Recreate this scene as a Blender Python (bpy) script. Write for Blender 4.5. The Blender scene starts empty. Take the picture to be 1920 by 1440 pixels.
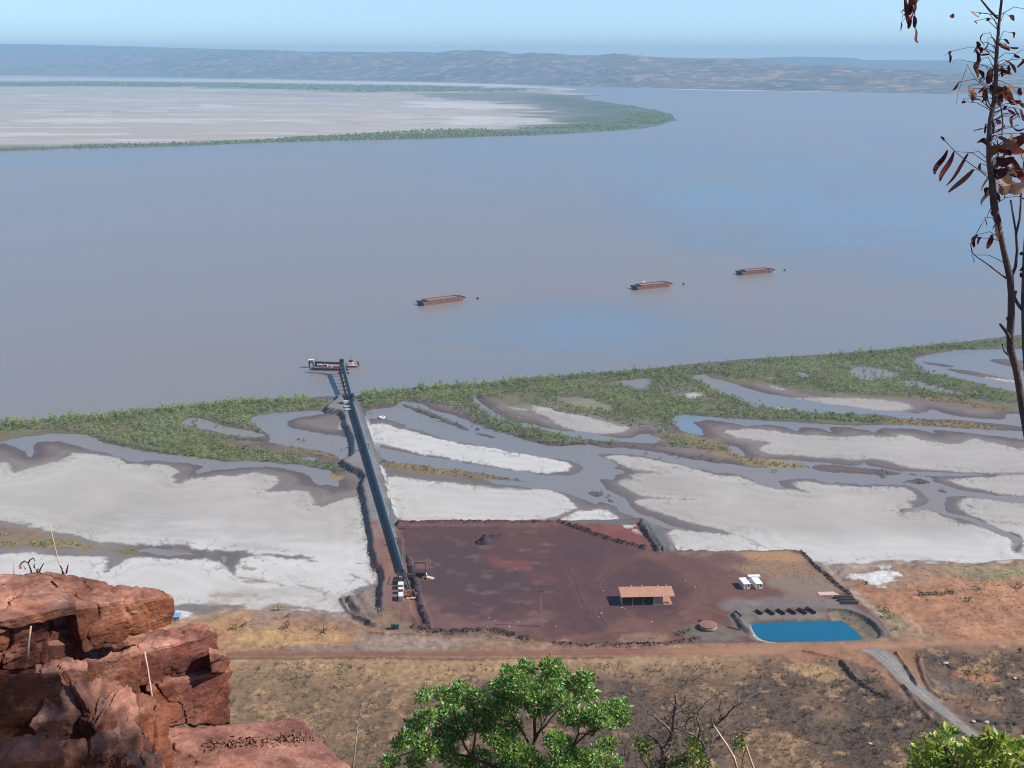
import bpy, math, random
import numpy as np
from mathutils import Vector

# ------------------------------------------------------------------ camera, light, exposure
SC = bpy.context.scene
COL = SC.collection
CAM_Z = 250.0
F = 2240.0                        # focal length in pixels of a 1920 wide picture
PITCH = math.atan(610.0 / F)      # the true horizon lies at row 110
SUN_EL, SUN_ROT = math.radians(42), math.radians(97)

cam = bpy.data.cameras.new('camera')
cam_o = bpy.data.objects.new('camera', cam)
COL.objects.link(cam_o)
cam.sensor_width = 36.0
cam.lens = 36.0 * F / 1920.0
cam.clip_start = 0.1
cam.clip_end = 200000.0
cam_o.location = (0, 0, CAM_Z)
cam_o.rotation_euler = (math.pi / 2 - PITCH, 0, 0)
SC.camera = cam_o

world = bpy.data.worlds.new('World')
SC.world = world
world.use_nodes = True
wn = world.node_tree
bg = wn.nodes.get('Background') or wn.nodes.new('ShaderNodeBackground')
sky = wn.nodes.new('ShaderNodeTexSky')
sky.sky_type = 'NISHITA'
sky.sun_disc = False
sky.sun_elevation = SUN_EL
sky.sun_rotation = SUN_ROT
sky.altitude = 250
sky.air_density = 0.7
sky.dust_density = 0.0
sky.ozone_density = 6.0
wn.links.new(sky.outputs[0], bg.inputs['Color'])
bg.inputs['Strength'].default_value = 0.147

sun = bpy.data.lights.new('sun', 'SUN')
sun.energy = 5.0
sun.angle = math.radians(0.53)
sun.color = (1.0, 0.955, 0.89)
sun_o = bpy.data.objects.new('sun', sun)
COL.objects.link(sun_o)
SUN_DIR = Vector((math.sin(SUN_ROT) * math.cos(SUN_EL), math.cos(SUN_ROT) * math.cos(SUN_EL), math.sin(SUN_EL)))
sun_o.rotation_euler = SUN_DIR.to_track_quat('Z', 'Y').to_euler()
sun_o.location = (50, 0, 400)

SC.view_settings.view_transform = 'Standard'
SC.view_settings.look = 'None'
SC.view_settings.gamma = 1.0
SC.view_settings.use_curve_mapping = False
SC.view_settings.exposure = 0.25
SC.cycles.use_denoising = True
SC.cycles.denoising_prefilter = 'NONE'
SC.cycles.filter_width = 1.1
SC.cycles.max_bounces = 6
SC.cycles.volume_bounces = 0
SC.cycles.volume_step_rate = 1.0

HAZE_DENSITY = 6.6e-5
HAZE_COLOR = (0.52, 0.80, 1.0, 1.0)

rng = np.random.default_rng(7)
random.seed(7)
SP, CP = math.sin(PITCH), math.cos(PITCH)

# ------------------------------------------------------------------ surveying helpers (picture point -> place on the ground)
def ray(px, py):
    x = (np.asarray(px, float) - 960.0) / F
    y = -(np.asarray(py, float) - 720.0) / F
    return x, CP + y * SP, -SP + y * CP

def at(px, py, z=0.0):
    dx, dy, dz = ray(px, py)
    t = (z - CAM_Z) / dz
    return Vector((float(dx * t), float(dy * t), z))

def at_np(px, py, z=0.0):
    dx, dy, dz = ray(px, py)
    t = (z - CAM_Z) / dz
    return dx * t, dy * t

def at_y(px, py, Y):
    dx, dy, dz = ray(px, py)
    t = Y / dy
    return Vector((float(dx * t), float(Y), float(CAM_Z + dz * t)))

TILE = {'A': (0, 720, 4), 'B': (320, 720, 4), 'C': (640, 680, 4), 'D': (1000, 640, 4), 'E': (1440, 600, 4),
        'F': (1120, 820, 4), 'G': (1440, 820, 4), 'H': (320, 960, 4), 'J': (640, 900, 4.8), 'K': (1360, 1080, 6),
        'L': (1480, 1200, 4.3636), 'M': (1040, 950, 4.8), 'T': (0, 0, 1)}

def P(spec, z=0.0, smooth=1, closed=True):
    """survey marks 'A 0,590 40,600 B 640,670' -> N x 2 array of metres"""
    pts, t = [], TILE['T']
    for w in spec.split():
        if ',' in w:
            a, b = w.split(',')
            pts.append((t[0] + float(a) / t[2], t[1] + float(b) / t[2]))
        else:
            t = TILE[w]
    a = np.array(pts)
    X, Y = at_np(a[:, 0], a[:, 1], z)
    q = np.stack([X, Y], 1)
    for _ in range(smooth):
        n = np.roll(q, -1, 0)
        if closed:
            q = np.stack([q * .75 + n * .25, q * .25 + n * .75], 1).reshape(-1, 2)
        else:
            m = np.stack([q[:-1] * .75 + q[1:] * .25, q[:-1] * .25 + q[1:] * .75], 1).reshape(-1, 2)
            q = np.concatenate([q[:1], m, q[-1:]])
    return q

def sdf(poly, X, Y, margin=25.0):
    """signed distance in metres, positive inside; -margin far away"""
    out = np.full(X.shape, -margin)
    x0, y0 = poly.min(0) - margin
    x1, y1 = poly.max(0) + margin
    idx = np.nonzero((X > x0) & (X < x1) & (Y > y0) & (Y < y1))[0]
    if idx.size == 0:
        return out
    for s in range(0, idx.size, 40000):
        ii = idx[s:s + 40000]
        px, py = X[ii], Y[ii]
        d2 = np.full(ii.size, 1e18)
        ins = np.zeros(ii.size, bool)
        for k in range(len(poly)):
            ax, ay = poly[k]
            bx, by = poly[(k + 1) % len(poly)]
            ex, ey = bx - ax, by - ay
            L = ex * ex + ey * ey + 1e-9
            wx, wy = px - ax, py - ay
            t = np.clip((wx * ex + wy * ey) / L, 0, 1)
            d2 = np.minimum(d2, (wx - t * ex) ** 2 + (wy - t * ey) ** 2)
            if ay != by:
                c = (ay > py) != (by > py)
                ins ^= c & (px < ex * (py - ay) / ey + ax)
        d = np.sqrt(d2)
        out[ii] = np.maximum(np.where(ins, d, -d), -margin)
    return out

def ldist(line, X, Y, margin=15.0):
    out = np.full(X.shape, margin)
    x0, y0 = line.min(0) - margin
    x1, y1 = line.max(0) + margin
    ii = np.nonzero((X > x0) & (X < x1) & (Y > y0) & (Y < y1))[0]
    if ii.size == 0:
        return out
    px, py = X[ii], Y[ii]
    d2 = np.full(ii.size, 1e18)
    for k in range(len(line) - 1):
        ax, ay = line[k]
        ex, ey = line[k + 1] - line[k]
        L = ex * ex + ey * ey + 1e-9
        wx, wy = px - ax, py - ay
        t = np.clip((wx * ex + wy * ey) / L, 0, 1)
        d2 = np.minimum(d2, (wx - t * ex) ** 2 + (wy - t * ey) ** 2)
    out[ii] = np.minimum(np.sqrt(d2), margin)
    return out

def sm(a, b, x):
    t = np.clip((x - a) / (b - a), 0, 1)
    return t * t * (3 - 2 * t)

def _h(ix, iy, iz, seed):
    n = (ix.astype(np.int64) * 374761393 + iy.astype(np.int64) * 668265263 + iz.astype(np.int64) * 2147483647 + seed * 974634257) & 0xffffffff
    n = ((n ^ (n >> 13)) * 1274126177) & 0xffffffff
    n = ((n ^ (n >> 16)) * 2246822519) & 0xffffffff
    return ((n ^ (n >> 15)) & 0xffff) / 65535.0

def vn2(x, y, seed=0):
    ix, iy = np.floor(x), np.floor(y)
    fx, fy = x - ix, y - iy
    fx, fy = fx * fx * (3 - 2 * fx), fy * fy * (3 - 2 * fy)
    z = np.zeros_like(ix)
    a, b = _h(ix, iy, z, seed), _h(ix + 1, iy, z, seed)
    c, d = _h(ix, iy + 1, z, seed), _h(ix + 1, iy + 1, z, seed)
    return (a * (1 - fx) + b * fx) * (1 - fy) + (c * (1 - fx) + d * fx) * fy

def fbm(x, y, size, octv=4, seed=0):
    """-1..1, first octave as large as size metres"""
    s, amp, tot = 0.0, 1.0, 0.0
    f = 1.0 / size
    for o in range(octv):
        s = s + amp * (vn2(x * f + 17.3 * o, y * f - 9.1 * o, seed + o) * 2 - 1)
        tot += amp
        amp *= 0.55
        f *= 2.03
    return s / tot * 1.6

def vn3(x, y, z, seed=0):
    ix, iy, iz = np.floor(x), np.floor(y), np.floor(z)
    fx, fy, fz = x - ix, y - iy, z - iz
    fx, fy, fz = [q * q * (3 - 2 * q) for q in (fx, fy, fz)]
    r = 0
    for dx in (0, 1):
        for dy in (0, 1):
            for dz in (0, 1):
                w = (fx if dx else 1 - fx) * (fy if dy else 1 - fy) * (fz if dz else 1 - fz)
                r = r + w * _h(ix + dx, iy + dy, iz + dz, seed)
    return r

def fbm3(x, y, z, size, octv=4, seed=0):
    s, amp, tot, f = 0.0, 1.0, 0.0, 1.0 / size
    for o in range(octv):
        s = s + amp * (vn3(x * f + 7.7 * o, y * f, z * f - 3.1 * o, seed + o) * 2 - 1)
        tot += amp
        amp *= 0.55
        f *= 2.07
    return s / tot * 1.6

def lin(c, k=1.0):
    c = np.asarray(c, float) / 255.0
    return np.where(c <= 0.04045, c / 12.92, ((c + 0.055) / 1.055) ** 2.4) * k

def lin4(c, k=1.0):
    return tuple(float(v) for v in lin(c, k)) + (1.0,)

# ------------------------------------------------------------------ mesh and object helpers
def np_mesh(name, verts, faces, smooth=False):
    me = bpy.data.meshes.new(name)
    verts = np.asarray(verts, np.float32)
    fl = faces if isinstance(faces, list) else [faces]
    fl = [np.asarray(f, np.int32) for f in fl if len(f)]
    nl = sum(f.size for f in fl)
    nf = sum(len(f) for f in fl)
    me.vertices.add(len(verts))
    me.vertices.foreach_set('co', verts.ravel())
    me.loops.add(nl)
    me.loops.foreach_set('vertex_index', np.concatenate([f.ravel() for f in fl]))
    me.polygons.add(nf)
    tot = np.concatenate([np.full(len(f), f.shape[1], np.int32) for f in fl])
    st = np.concatenate([[0], np.cumsum(tot)[:-1]]).astype(np.int32)
    me.polygons.foreach_set('loop_start', st)
    me.polygons.foreach_set('loop_total', tot)
    if smooth:
        me.polygons.foreach_set('use_smooth', np.ones(nf, bool))
    me.update(calc_edges=True)
    return me

def col_attr(me, rgb, name='col'):
    a = me.attributes.new(name, 'FLOAT_COLOR', 'POINT')
    c = np.ones((len(me.vertices), 4), np.float32)
    c[:, :3] = rgb
    a.data.foreach_set('color', c.ravel())

def f_attr(me, v, name):
    a = me.attributes.new(name, 'FLOAT', 'POINT')
    a.data.foreach_set('value', np.asarray(v, np.float32))

def tag(o, label=None, cat=None, group=None, kind=None):
    if label: o['label'] = label
    if cat: o['category'] = cat
    if group: o['group'] = group
    if kind: o['kind'] = kind
    return o

def link(name, me, mat=None, parent=None, loc=None, rz=0.0):
    o = bpy.data.objects.new(name, me)
    COL.objects.link(o)
    if mat is not None and not me.materials:
        me.materials.append(mat)
    if parent is not None:
        o.parent = parent
    if loc is not None:
        o.location = loc
    o.rotation_euler.z = rz
    return o

def empty(name, loc, rz=0.0):
    o = bpy.data.objects.new(name, None)
    COL.objects.link(o)
    o.location = loc
    o.rotation_euler.z = rz
    o.empty_display_size = 0.5
    return o

def copy_tree(o, parent=None):
    c = o.copy()
    COL.objects.link(c)
    if parent is not None:
        c.parent = parent
    for ch in [x for x in bpy.data.objects if x.parent is o]:
        copy_tree(ch, c)
    return c

class MB:
    """collects shapes that become ONE mesh"""
    def __init__(self):
        self.v, self.f = [], []
    def add(self, vs, fs):
        b = len(self.v)
        self.v += [tuple(q) for q in vs]
        self.f += [tuple(i + b for i in f) for f in fs]
        return self
    def hexa(self, q):
        return self.add(q, [(0, 3, 2, 1), (4, 5, 6, 7), (0, 1, 5, 4), (1, 2, 6, 5), (2, 3, 7, 6), (3, 0, 4, 7)])
    def box(self, x0, x1, y0, y1, z0, z1):
        return self.hexa([(x0, y0, z0), (x1, y0, z0), (x1, y1, z0), (x0, y1, z0), (x0, y0, z1), (x1, y0, z1), (x1, y1, z1), (x0, y1, z1)])
    def bar(self, a, b, w, h=None):
        a, b = Vector(a), Vector(b)
        h = h or w
        d = (b - a).normalized()
        s = d.cross(Vector((0, 0, 1)))
        s = s.normalized() if s.length > 1e-4 else Vector((1, 0, 0))
        u = s.cross(d).normalized()
        q = [p + s * i * w / 2 + u * j * h / 2 for p in (a, b) for i, j in ((-1, -1), (1, -1), (1, 1), (-1, 1))]
        return self.hexa(q)
    def tube(self, pts, rad, n=6, cap=True):
        pts = [Vector(p) for p in pts]
        if not hasattr(rad, '__len__'):
            rad = [rad] * len(pts)
        b = len(self.v)
        up = None
        for i, p in enumerate(pts):
            d = (pts[min(i + 1, len(pts) - 1)] - pts[max(i - 1, 0)])
            d = d.normalized() if d.length > 1e-9 else Vector((0, 0, 1))
            if up is None:
                up = Vector((0, 0, 1)) if abs(d.z) < .9 else Vector((1, 0, 0))
            s = d.cross(up).normalized()
            up = s.cross(d).normalized()
            for k in range(n):
                a = 2 * math.pi * k / n
                self.v.append(tuple(p + (s * math.cos(a) + up * math.sin(a)) * rad[i]))
        for i in range(len(pts) - 1):
            for k in range(n):
                k2 = (k + 1) % n
                self.f.append((b + i * n + k, b + i * n + k2, b + (i + 1) * n + k2, b + (i + 1) * n + k))
        if cap:
            self.f.append(tuple(b + k for k in range(n))[::-1])
            self.f.append(tuple(b + (len(pts) - 1) * n + k for k in range(n)))
        return self
    def disc_stack(self, c, prof, n=20):
        """prof: (radius, z) from bottom to top"""
        b = len(self.v)
        for r, z in prof:
            for k in range(n):
                a = 2 * math.pi * k / n
                self.v.append((c[0] + r * math.cos(a), c[1] + r * math.sin(a), c[2] + z))
        for i in range(len(prof) - 1):
            for k in range(n):
                k2 = (k + 1) % n
                self.f.append((b + i * n + k, b + i * n + k2, b + (i + 1) * n + k2, b + (i + 1) * n + k))
        self.f.append(tuple(b + k for k in range(n))[::-1])
        self.f.append(tuple(b + (len(prof) - 1) * n + k for k in range(n)))
        return self
    def mesh(self, name, smooth=False):
        me = bpy.data.meshes.new(name)
        me.from_pydata(self.v, [], self.f)
        if smooth:
            me.polygons.foreach_set('use_smooth', [True] * len(me.polygons))
        me.update()
        return me
    def build(self, name, mat, parent=None, smooth=False, loc=None, rz=0.0):
        return link(name, self.mesh(name, smooth), mat, parent, loc, rz)

def bevel(o, w=0.03, seg=1):
    m = o.modifiers.new('bevel', 'BEVEL')
    m.width = w
    m.segments = seg
    m.limit_method = 'ANGLE'
    return o

# ------------------------------------------------------------------ materials
def nodes(name):
    m = bpy.data.materials.new(name)
    m.use_nodes = True
    nt = m.node_tree
    return m, nt, nt.nodes['Principled BSDF']

def N(nt, t, **kw):
    n = nt.nodes.new(t)
    for k, v in kw.items():
        if k in n.inputs.keys():
            n.inputs[k].default_value = v
        else:
            setattr(n, k, v)
    return n

def mixc(nt, fac, a, b, blend='MIX'):
    m = nt.nodes.new('ShaderNodeMix')
    m.data_type = 'RGBA'
    m.blend_type = blend
    for s, v in ((0, fac), (6, a), (7, b)):
        if hasattr(v, 'links') or isinstance(v, bpy.types.NodeSocket):
            nt.links.new(v, m.inputs[s])
        elif s == 0:
            m.inputs[0].default_value = v
        else:
            m.inputs[s].default_value = v
    return m.outputs[2]

def ramp(nt, fac, stops):
    r = nt.nodes.new('ShaderNodeValToRGB')
    e = r.color_ramp.elements
    while len(e) < len(stops):
        e.new(0.5)
    for i, (p, c) in enumerate(stops):
        e[i].position = p
        e[i].color = c if len(c) == 4 else tuple(c) + (1,)
    nt.links.new(fac, r.inputs[0])
    return r.outputs[0]

def paint(name, c, c2=None, rough=0.7, scale=1.5, metal=0.0, bump=0.0, contrast=(0.35, 0.7)):
    """weathered paint or steel: two tones mixed by noise in the object's own space"""
    m, nt, b = nodes(name)
    tc = N(nt, 'ShaderNodeTexCoord')
    nz = N(nt, 'ShaderNodeTexNoise', Scale=scale, Detail=5.0, Roughness=0.65)
    nt.links.new(tc.outputs['Object'], nz.inputs['Vector'])
    c2 = c2 if c2 is not None else tuple(x * 0.72 for x in c)
    out = ramp(nt, nz.outputs['Fac'], [(contrast[0], lin4(c)), (contrast[1], lin4(c2))])
    nt.links.new(out, b.inputs['Base Color'])
    b.inputs['Roughness'].default_value = rough
    b.inputs['Metallic'].default_value = metal
    if bump:
        bp = N(nt, 'ShaderNodeBump', Strength=bump, Distance=0.05)
        nt.links.new(nz.outputs['Fac'], bp.inputs['Height'])
        nt.links.new(bp.outputs[0], b.inputs['Normal'])
    return m

def attr_mat(name, rough=0.9, scale=0.6, amount=0.25, bump=0.3, dist=0.15, spec=0.2, wet=False):
    """soil: the surveyed soil colour of each place, grained by noise"""
    m, nt, b = nodes(name)
    at_ = N(nt, 'ShaderNodeAttribute', attribute_name='col')
    geo = N(nt, 'ShaderNodeNewGeometry')
    n1 = N(nt, 'ShaderNodeTexNoise', Scale=scale, Detail=6.0, Roughness=0.7)
    nt.links.new(geo.outputs['Position'], n1.inputs['Vector'])
    g = ramp(nt, n1.outputs['Fac'], [(0.25, (1 - amount,) * 3), (0.75, (1 + amount * .7,) * 3)])
    if wet:
        gr = N(nt, 'ShaderNodeAttribute', attribute_name='grain')
        g = mixc(nt, gr.outputs['Fac'], (1, 1, 1, 1), g)
    c = mixc(nt, 1.0, at_.outputs['Color'], g, 'MULTIPLY')
    nt.links.new(c, b.inputs['Base Color'])
    b.inputs['Roughness'].default_value = rough
    b.inputs['Specular IOR Level'].default_value = spec
    if wet:
        w = N(nt, 'ShaderNodeAttribute', attribute_name='wet')
        mr = N(nt, 'ShaderNodeMapRange')
        mr.inputs['To Min'].default_value = 0.95
        mr.inputs['To Max'].default_value = 0.38
        nt.links.new(w.outputs['Fac'], mr.inputs['Value'])
        nt.links.new(mr.outputs[0], b.inputs['Roughness'])
    if bump:
        bp = N(nt, 'ShaderNodeBump', Strength=bump, Distance=dist)
        nt.links.new(n1.outputs['Fac'], bp.inputs['Height'])
        nt.links.new(bp.outputs[0], b.inputs['Normal'])
        if wet:
            mg = N(nt, 'ShaderNodeMath', operation='MULTIPLY')
            nt.links.new(gr.outputs['Fac'], mg.inputs[0])
            mg.inputs[1].default_value = bump
            nt.links.new(mg.outputs[0], bp.inputs['Strength'])
    return m

def leaf_mat(name, rough=0.5, trans=0.25, spec=0.4, back=None):
    m, nt, b = nodes(name)
    a = N(nt, 'ShaderNodeAttribute', attribute_name='col')
    nt.links.new(a.outputs['Color'], b.inputs['Base Color'])
    b.inputs['Roughness'].default_value = rough
    b.inputs['Specular IOR Level'].default_value = spec
    tr = N(nt, 'ShaderNodeBsdfTranslucent')
    nt.links.new(a.outputs['Color'], tr.inputs['Color'])
    mx = N(nt, 'ShaderNodeMixShader')
    mx.inputs[0].default_value = trans
    nt.links.new(b.outputs[0], mx.inputs[1])
    nt.links.new(tr.outputs[0], mx.inputs[2])
    nt.links.new(mx.outputs[0], nt.nodes['Material Output'].inputs['Surface'])
    return m

# ------------------------------------------------------------------ the near shore: soil sheet with its surveyed outlines
LZ = 2.0          # level of the made ground and the scrub land
WATER = [P(s, 0.0) for s in (
    # lagoon along the left mangroves
    'A -200,450 0,440 60,420 160,400 300,385 420,372 560,372 680,385 760,430 900,470 1050,500 1200,525 1400,540 1560,560 1700,585 B 560,580 760,590 900,605 1050,625 1180,645 1240,655 1180,680 1200,710 1245,735 1275,748 1280,772 1235,765 1180,750 1100,758 1080,720 1040,690 980,660 900,640 800,625 700,620 560,625 440,640 340,640 250,662 190,680 200,650 250,630 220,612 100,590 A 1250,580 1100,568 1060,592 1000,580 960,582 900,550 800,520 700,500 600,470 500,437 420,428 330,430 250,450 245,490 262,520 240,552 200,520 130,480 60,450 0,445 -200,470',
    'B 600,260 640,235 760,225 900,215 1030,200 1120,205 1190,215 1060,235 960,250 890,270 862,295 880,315 960,345 1100,370 1200,380 1290,385 1320,400 1330,470 1345,520 1340,550 1270,575 1250,530 1180,520 1080,495 960,475 900,460 820,455 780,445 730,440 760,410 720,370 660,330 620,290',
    'B 70,290 150,250 240,265 340,300 450,330 560,345 650,370 720,385 680,395 560,395 440,385 330,350 220,330 120,310',
    'B 960,560 1040,548 1120,560 1080,575 1000,572',
    # main lagoon and channels right of the causeway
    'C 160,370 250,350 400,338 430,290 560,290 700,360 860,400 960,440 1060,480 1200,525 1330,565 1480,612 1600,632 1750,612 1900,622 D 460,782 520,800 700,800 940,832 1080,870 1220,890 1350,915 1480,920 1600,945 1750,952 1920,942 E 160,1102 320,1112 350,1120 480,1145 640,1155 800,1157 960,1162 1030,1150 1150,1168 1230,1185 1240,1215 1330,1242 1480,1290 1700,1312 1920,1328 2300,1340 2300,1395 1920,1380 1750,1360 1560,1332 1400,1312 1330,1320 1310,1380 1330,1440 G 1420,580 1560,612 1680,662 1780,712 1860,747 1915,770 1885,800 1852,830 1882,860 1925,895 1838,832 1858,780 1760,747 1650,692 1560,642 1450,610 1380,608 1280,562 1190,547 1080,560 980,577 1080,537 1200,500 1200,450 1150,390 1050,365 900,350 780,345 700,352 660,348 560,345 520,330 480,352 400,320 250,310 150,312 95,325 90,355 150,390 215,408 170,400 60,380 0,372 F 1280,377 1220,342 1150,312 1080,282 960,258 880,270 820,240 680,235 600,202 450,167 320,132 160,122 40,125 0,127 D 462,842 520,872 600,900 640,932 590,950 650,966 690,990 610,1005 600,1030 520,1035 498,1050 530,1100 610,1140 700,1180 720,1240 800,1290 920,1332 1060,1382 1200,1432 1050,1412 900,1362 780,1322 680,1282 590,1232 500,1197 450,1217 420,1182 300,1132 200,1097 100,1082 0,1077 C 1300,872 1120,842 950,812 800,792 650,772 480,757 340,742 290,702 265,655 240,600 200,470',
    'C 1080,870 1250,885 1450,905 1650,935 1800,955 1940,965 1940,1065 1850,1042 1740,992 1620,957 1450,937 1280,922 1140,902',
    'E 60,1045 200,1050 420,1070 560,1085 690,1095 715,1060 735,1085 860,1110 1000,1135 1200,1142 1500,1152 1690,1165 1500,1168 1250,1176 1030,1150 900,1130 760,1110 640,1100 500,1085 350,1085 330,1118 310,1092 250,1070 100,1060',
    'D 575,312 700,290 880,275 910,290 870,330 862,372 740,352 620,327',
    'D 1180,260 1280,245 1340,280 1440,300 1540,330 1620,360 1760,395 E 100,570 200,590 400,622 600,657 800,677 1000,687 1100,700 1180,690 1222,668 1290,690 1400,720 1600,742 1800,747 1780,705 1860,703 1930,710 2300,720 2300,840 1920,802 1800,782 1600,767 1400,747 1200,747 1000,737 900,717 780,707 600,702 440,697 400,702 280,692 180,662 60,642 D 1740,497 1620,482 1560,442 1440,402 1330,362 1300,312 1220,292',
    'D 1035,600 1110,545 1250,560 1400,575 1550,585 1700,592 E 0,757 160,767 400,782 700,792 1000,787 1200,797 1440,812 1700,827 1920,832 2300,850 2300,960 1920,895 1700,870 1500,850 1350,830 1220,820 1275,862 1200,830 1100,818 950,812 840,815 790,830 800,852 740,825 600,800 470,800 450,810 490,847 400,815 300,800 240,805 232,838 120,800 0,785 D 1640,625 1600,640 1560,625 1420,600 1300,590 1260,590 1240,605 1180,595 1240,640 1272,680 1282,708 1180,690 1090,662 1110,640 1060,620',
    'C 1440,470 1500,480 1600,500 1720,515 1850,525 1940,540 D 500,710 700,737 760,722 800,697 870,690 920,720 960,732 910,767 800,762 600,752 420,737 240,702 140,682 60,652 C 1500,515',
    'C 1000,240 1030,300 1100,340 1180,390 1260,430 1350,450 1420,468 1460,492 1360,482 1240,432 1150,412 1080,372 1010,322 985,290',
    'E 1090,290 1200,260 1400,225 1600,218 1800,222 1920,216 2300,190 2400,560 1920,545 1860,540 1700,510 1560,470 1400,430 1250,410 1150,380 1120,330',
    'E 570,390 700,345 850,365 980,400 965,432 800,455 640,432', 'E 950,465 1100,452 1200,478 1380,528 1510,562 1380,555 1200,522 1040,492',
    'E 915,332 1000,355 1065,390 980,372', 'E 195,392 300,402 300,432 225,422', 'D 1450,778 1520,790 1582,830 1596,862 1520,845',
    'E 1445,1290 1445,1290 1447,1291', 'H 358,328 415,338 412,395 378,372',
    'A 1000,1248 1200,1232 1380,1262 1500,1285 1300,1282 1150,1272')]
ISLE = [P(s, 0.0) for s in (
    'C 190,415 330,430 420,445 490,465 480,490 560,500 700,545 850,590 1000,610 1200,655 1380,685 1560,710 1700,730 1790,765 1815,800 1780,835 1680,850 1500,840 1300,810 1000,765 700,715 450,670 330,640 250,620 240,580 200,470',
    'C 450,300 560,332 700,382 840,440 970,502 940,514 800,458 640,398 500,348',
    'D 400,1130 460,1115 545,1140 535,1167 480,1167 440,1155', 'D 540,1187 590,1185 605,1203 570,1208',
    'E 350,1088 420,1080 500,1085 640,1098 760,1118 880,1125 965,1150 900,1168 700,1152 560,1147 440,1132 360,1115',
    'E 1045,1212 1120,1182 1200,1203 1218,1222 1120,1232 1060,1224', 'E 1275,1270 1340,1273 1355,1292 1300,1294', 'E 832,1168 872,1168 875,1192 832,1188',
    'E 1130,312 1250,318 1440,350 1350,357 1200,332', 'E 1330,362 1500,378 1700,418 1880,450 1880,478 1700,452 1500,412 1360,382',
    'E 1650,300 1720,288 1920,303 2200,310 2200,400 1920,390 1800,342 1690,322', 'C 270,408 330,404 345,418 300,428', 'C 200,375 250,378 240,386 210,384',
    'B 950,410 975,405 980,422 955,424', 'E 1025,1152 1100,1150 1150,1166 1090,1168', 'C 1000,520 1090,535 1190,572 1120,570 1010,540',
    'C 1000,488 1040,486 1050,506 1010,508')]
SALT = [(P(s, 0.3), b) for s, b in (
    ('A -300,590 0,590 40,600 75,630 100,670 125,672 170,655 260,630 360,600 450,595 500,550 530,515 600,515 700,530 800,545 870,560 920,597 980,600 1060,602 1100,617 1150,600 1250,610 1330,645 1335,670 1270,693 1310,702 1305,730 1345,750 1400,722 1520,712 1600,690 1760,690 1860,670 1920,668 B 740,690 800,715 822,735 760,770 690,800 740,812 900,805 1040,810 1050,840 1038,870 1080,910 1140,927 1220,890 1320,857 1420,835 1440,930 1460,1050 1475,1150 1490,1280 1525,1380 1545,1440 H 1545,540 1450,555 1400,592 1250,632 1300,680 1330,742 1200,748 1160,732 1100,727 1000,692 850,682 650,692 500,687 300,692 100,692 0,702 -1500,720', 0.0),
    ('C 195,460 300,462 380,472 420,488 520,517 640,552 780,582 900,607 1050,627 1250,667 1450,697 1600,727 1690,757 1710,782 1680,812 1580,820 1400,810 1150,772 900,732 700,692 550,667 430,637 330,607 240,572 205,520', 0.9),
    ('C 325,865 450,868 600,885 800,905 1000,925 1160,942 1300,942 1500,957 1600,972 1670,1002 1682,1032 1742,1072 1742,1102 1650,1132 1600,1162 1500,1185 1200,1190 900,1190 600,1190 470,1185 395,1150 395,1090 365,1000 345,930', 0.5),
    ('C 1620,1185 1660,1162 1780,1122 1920,1102 D 450,1265 540,1282 620,1325 630,1360 400,1360', 0.9),
    ('D 170,420 340,428 430,435 480,460 610,500 560,517 480,517 400,492 300,487 220,442', 0.8),
    ('D 1120,395 1200,385 1300,392 1260,420 1180,438', 0.2),
    ('D 0,500 60,512 200,547 400,582 500,592 560,622 640,637 720,652 650,692 500,690 300,670 200,622 100,562 0,532', -0.8),
    ('C 1240,325 1400,312 1500,330 1650,375 1800,400 1920,430 1920,450 1700,400 1500,355 1350,360', 0.0),
    ('E 100,572 250,592 500,582 700,592 900,607 1020,622 1060,662 1000,682 800,677 600,652 400,622 250,597', -1.0),
    ('E -20,480 60,492 150,525 60,520', 0.3), ('E 0,645 100,650 180,672 60,672', 0.4), ('E 1560,425 1700,435 1860,450 1860,468 1700,450', 0.3),
    ('D 1690,790 1815,768 1700,740 1560,720 1440,690 1440,670 1500,660 1640,655 E 0,830 120,850 240,867 400,872 560,882 680,865 780,872 900,882 1060,870 1200,912 1320,932 1460,932 1520,888 1600,902 1760,942 1920,967 2300,1010 2300,1140 1920,1140 1600,1145 1400,1135 1250,1120 1100,1110 950,1080 860,1050 760,1037 640,1047 500,1037 300,1017 100,1002 -40,992', -0.42),
    ('D 540,868 620,850 760,870 900,890 1080,927 1200,962 1320,992 1400,1007 1560,1022 1650,1062 1760,1102 1920,1112 F 1500,408 1580,416 1520,390 1490,350 1530,338 1700,352 1920,377 G 780,367 900,370 1040,387 1090,427 1080,460 1010,490 1080,512 990,542 920,582 1100,562 1180,548 1260,572 1380,622 1440,642 1560,667 1680,717 1800,757 1845,790 1835,830 1880,872 2300,900 2300,950 1920,940 1600,955 1300,945 1100,930 900,920 700,935 500,950 350,935 240,880 0,875 F 900,875 610,860 560,770 530,720 620,685 800,717 1000,737 1090,747 1180,792 1262,830 1180,780 1100,737 1155,723 1060,720 900,690 740,650 560,590 430,550 340,502 300,470 440,470 700,473 740,470 600,462 480,450 330,430 220,390 160,345 180,318 300,315 230,290 330,275 520,270 360,245 230,240 210,210 150,170 60,145', -0.12),
    ('E 1370,1200 1500,1185 1700,1175 1920,1165 2300,1160 2300,1325 1920,1320 1750,1300 1560,1272 1420,1232', -0.3),
    ('G 1420,480 1480,455 1600,455 1920,490 2300,500 2300,890 1930,870 1900,830 1930,770 1860,712 1750,690 1640,625 1560,590 1500,560 1430,520', -0.1))]
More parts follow.
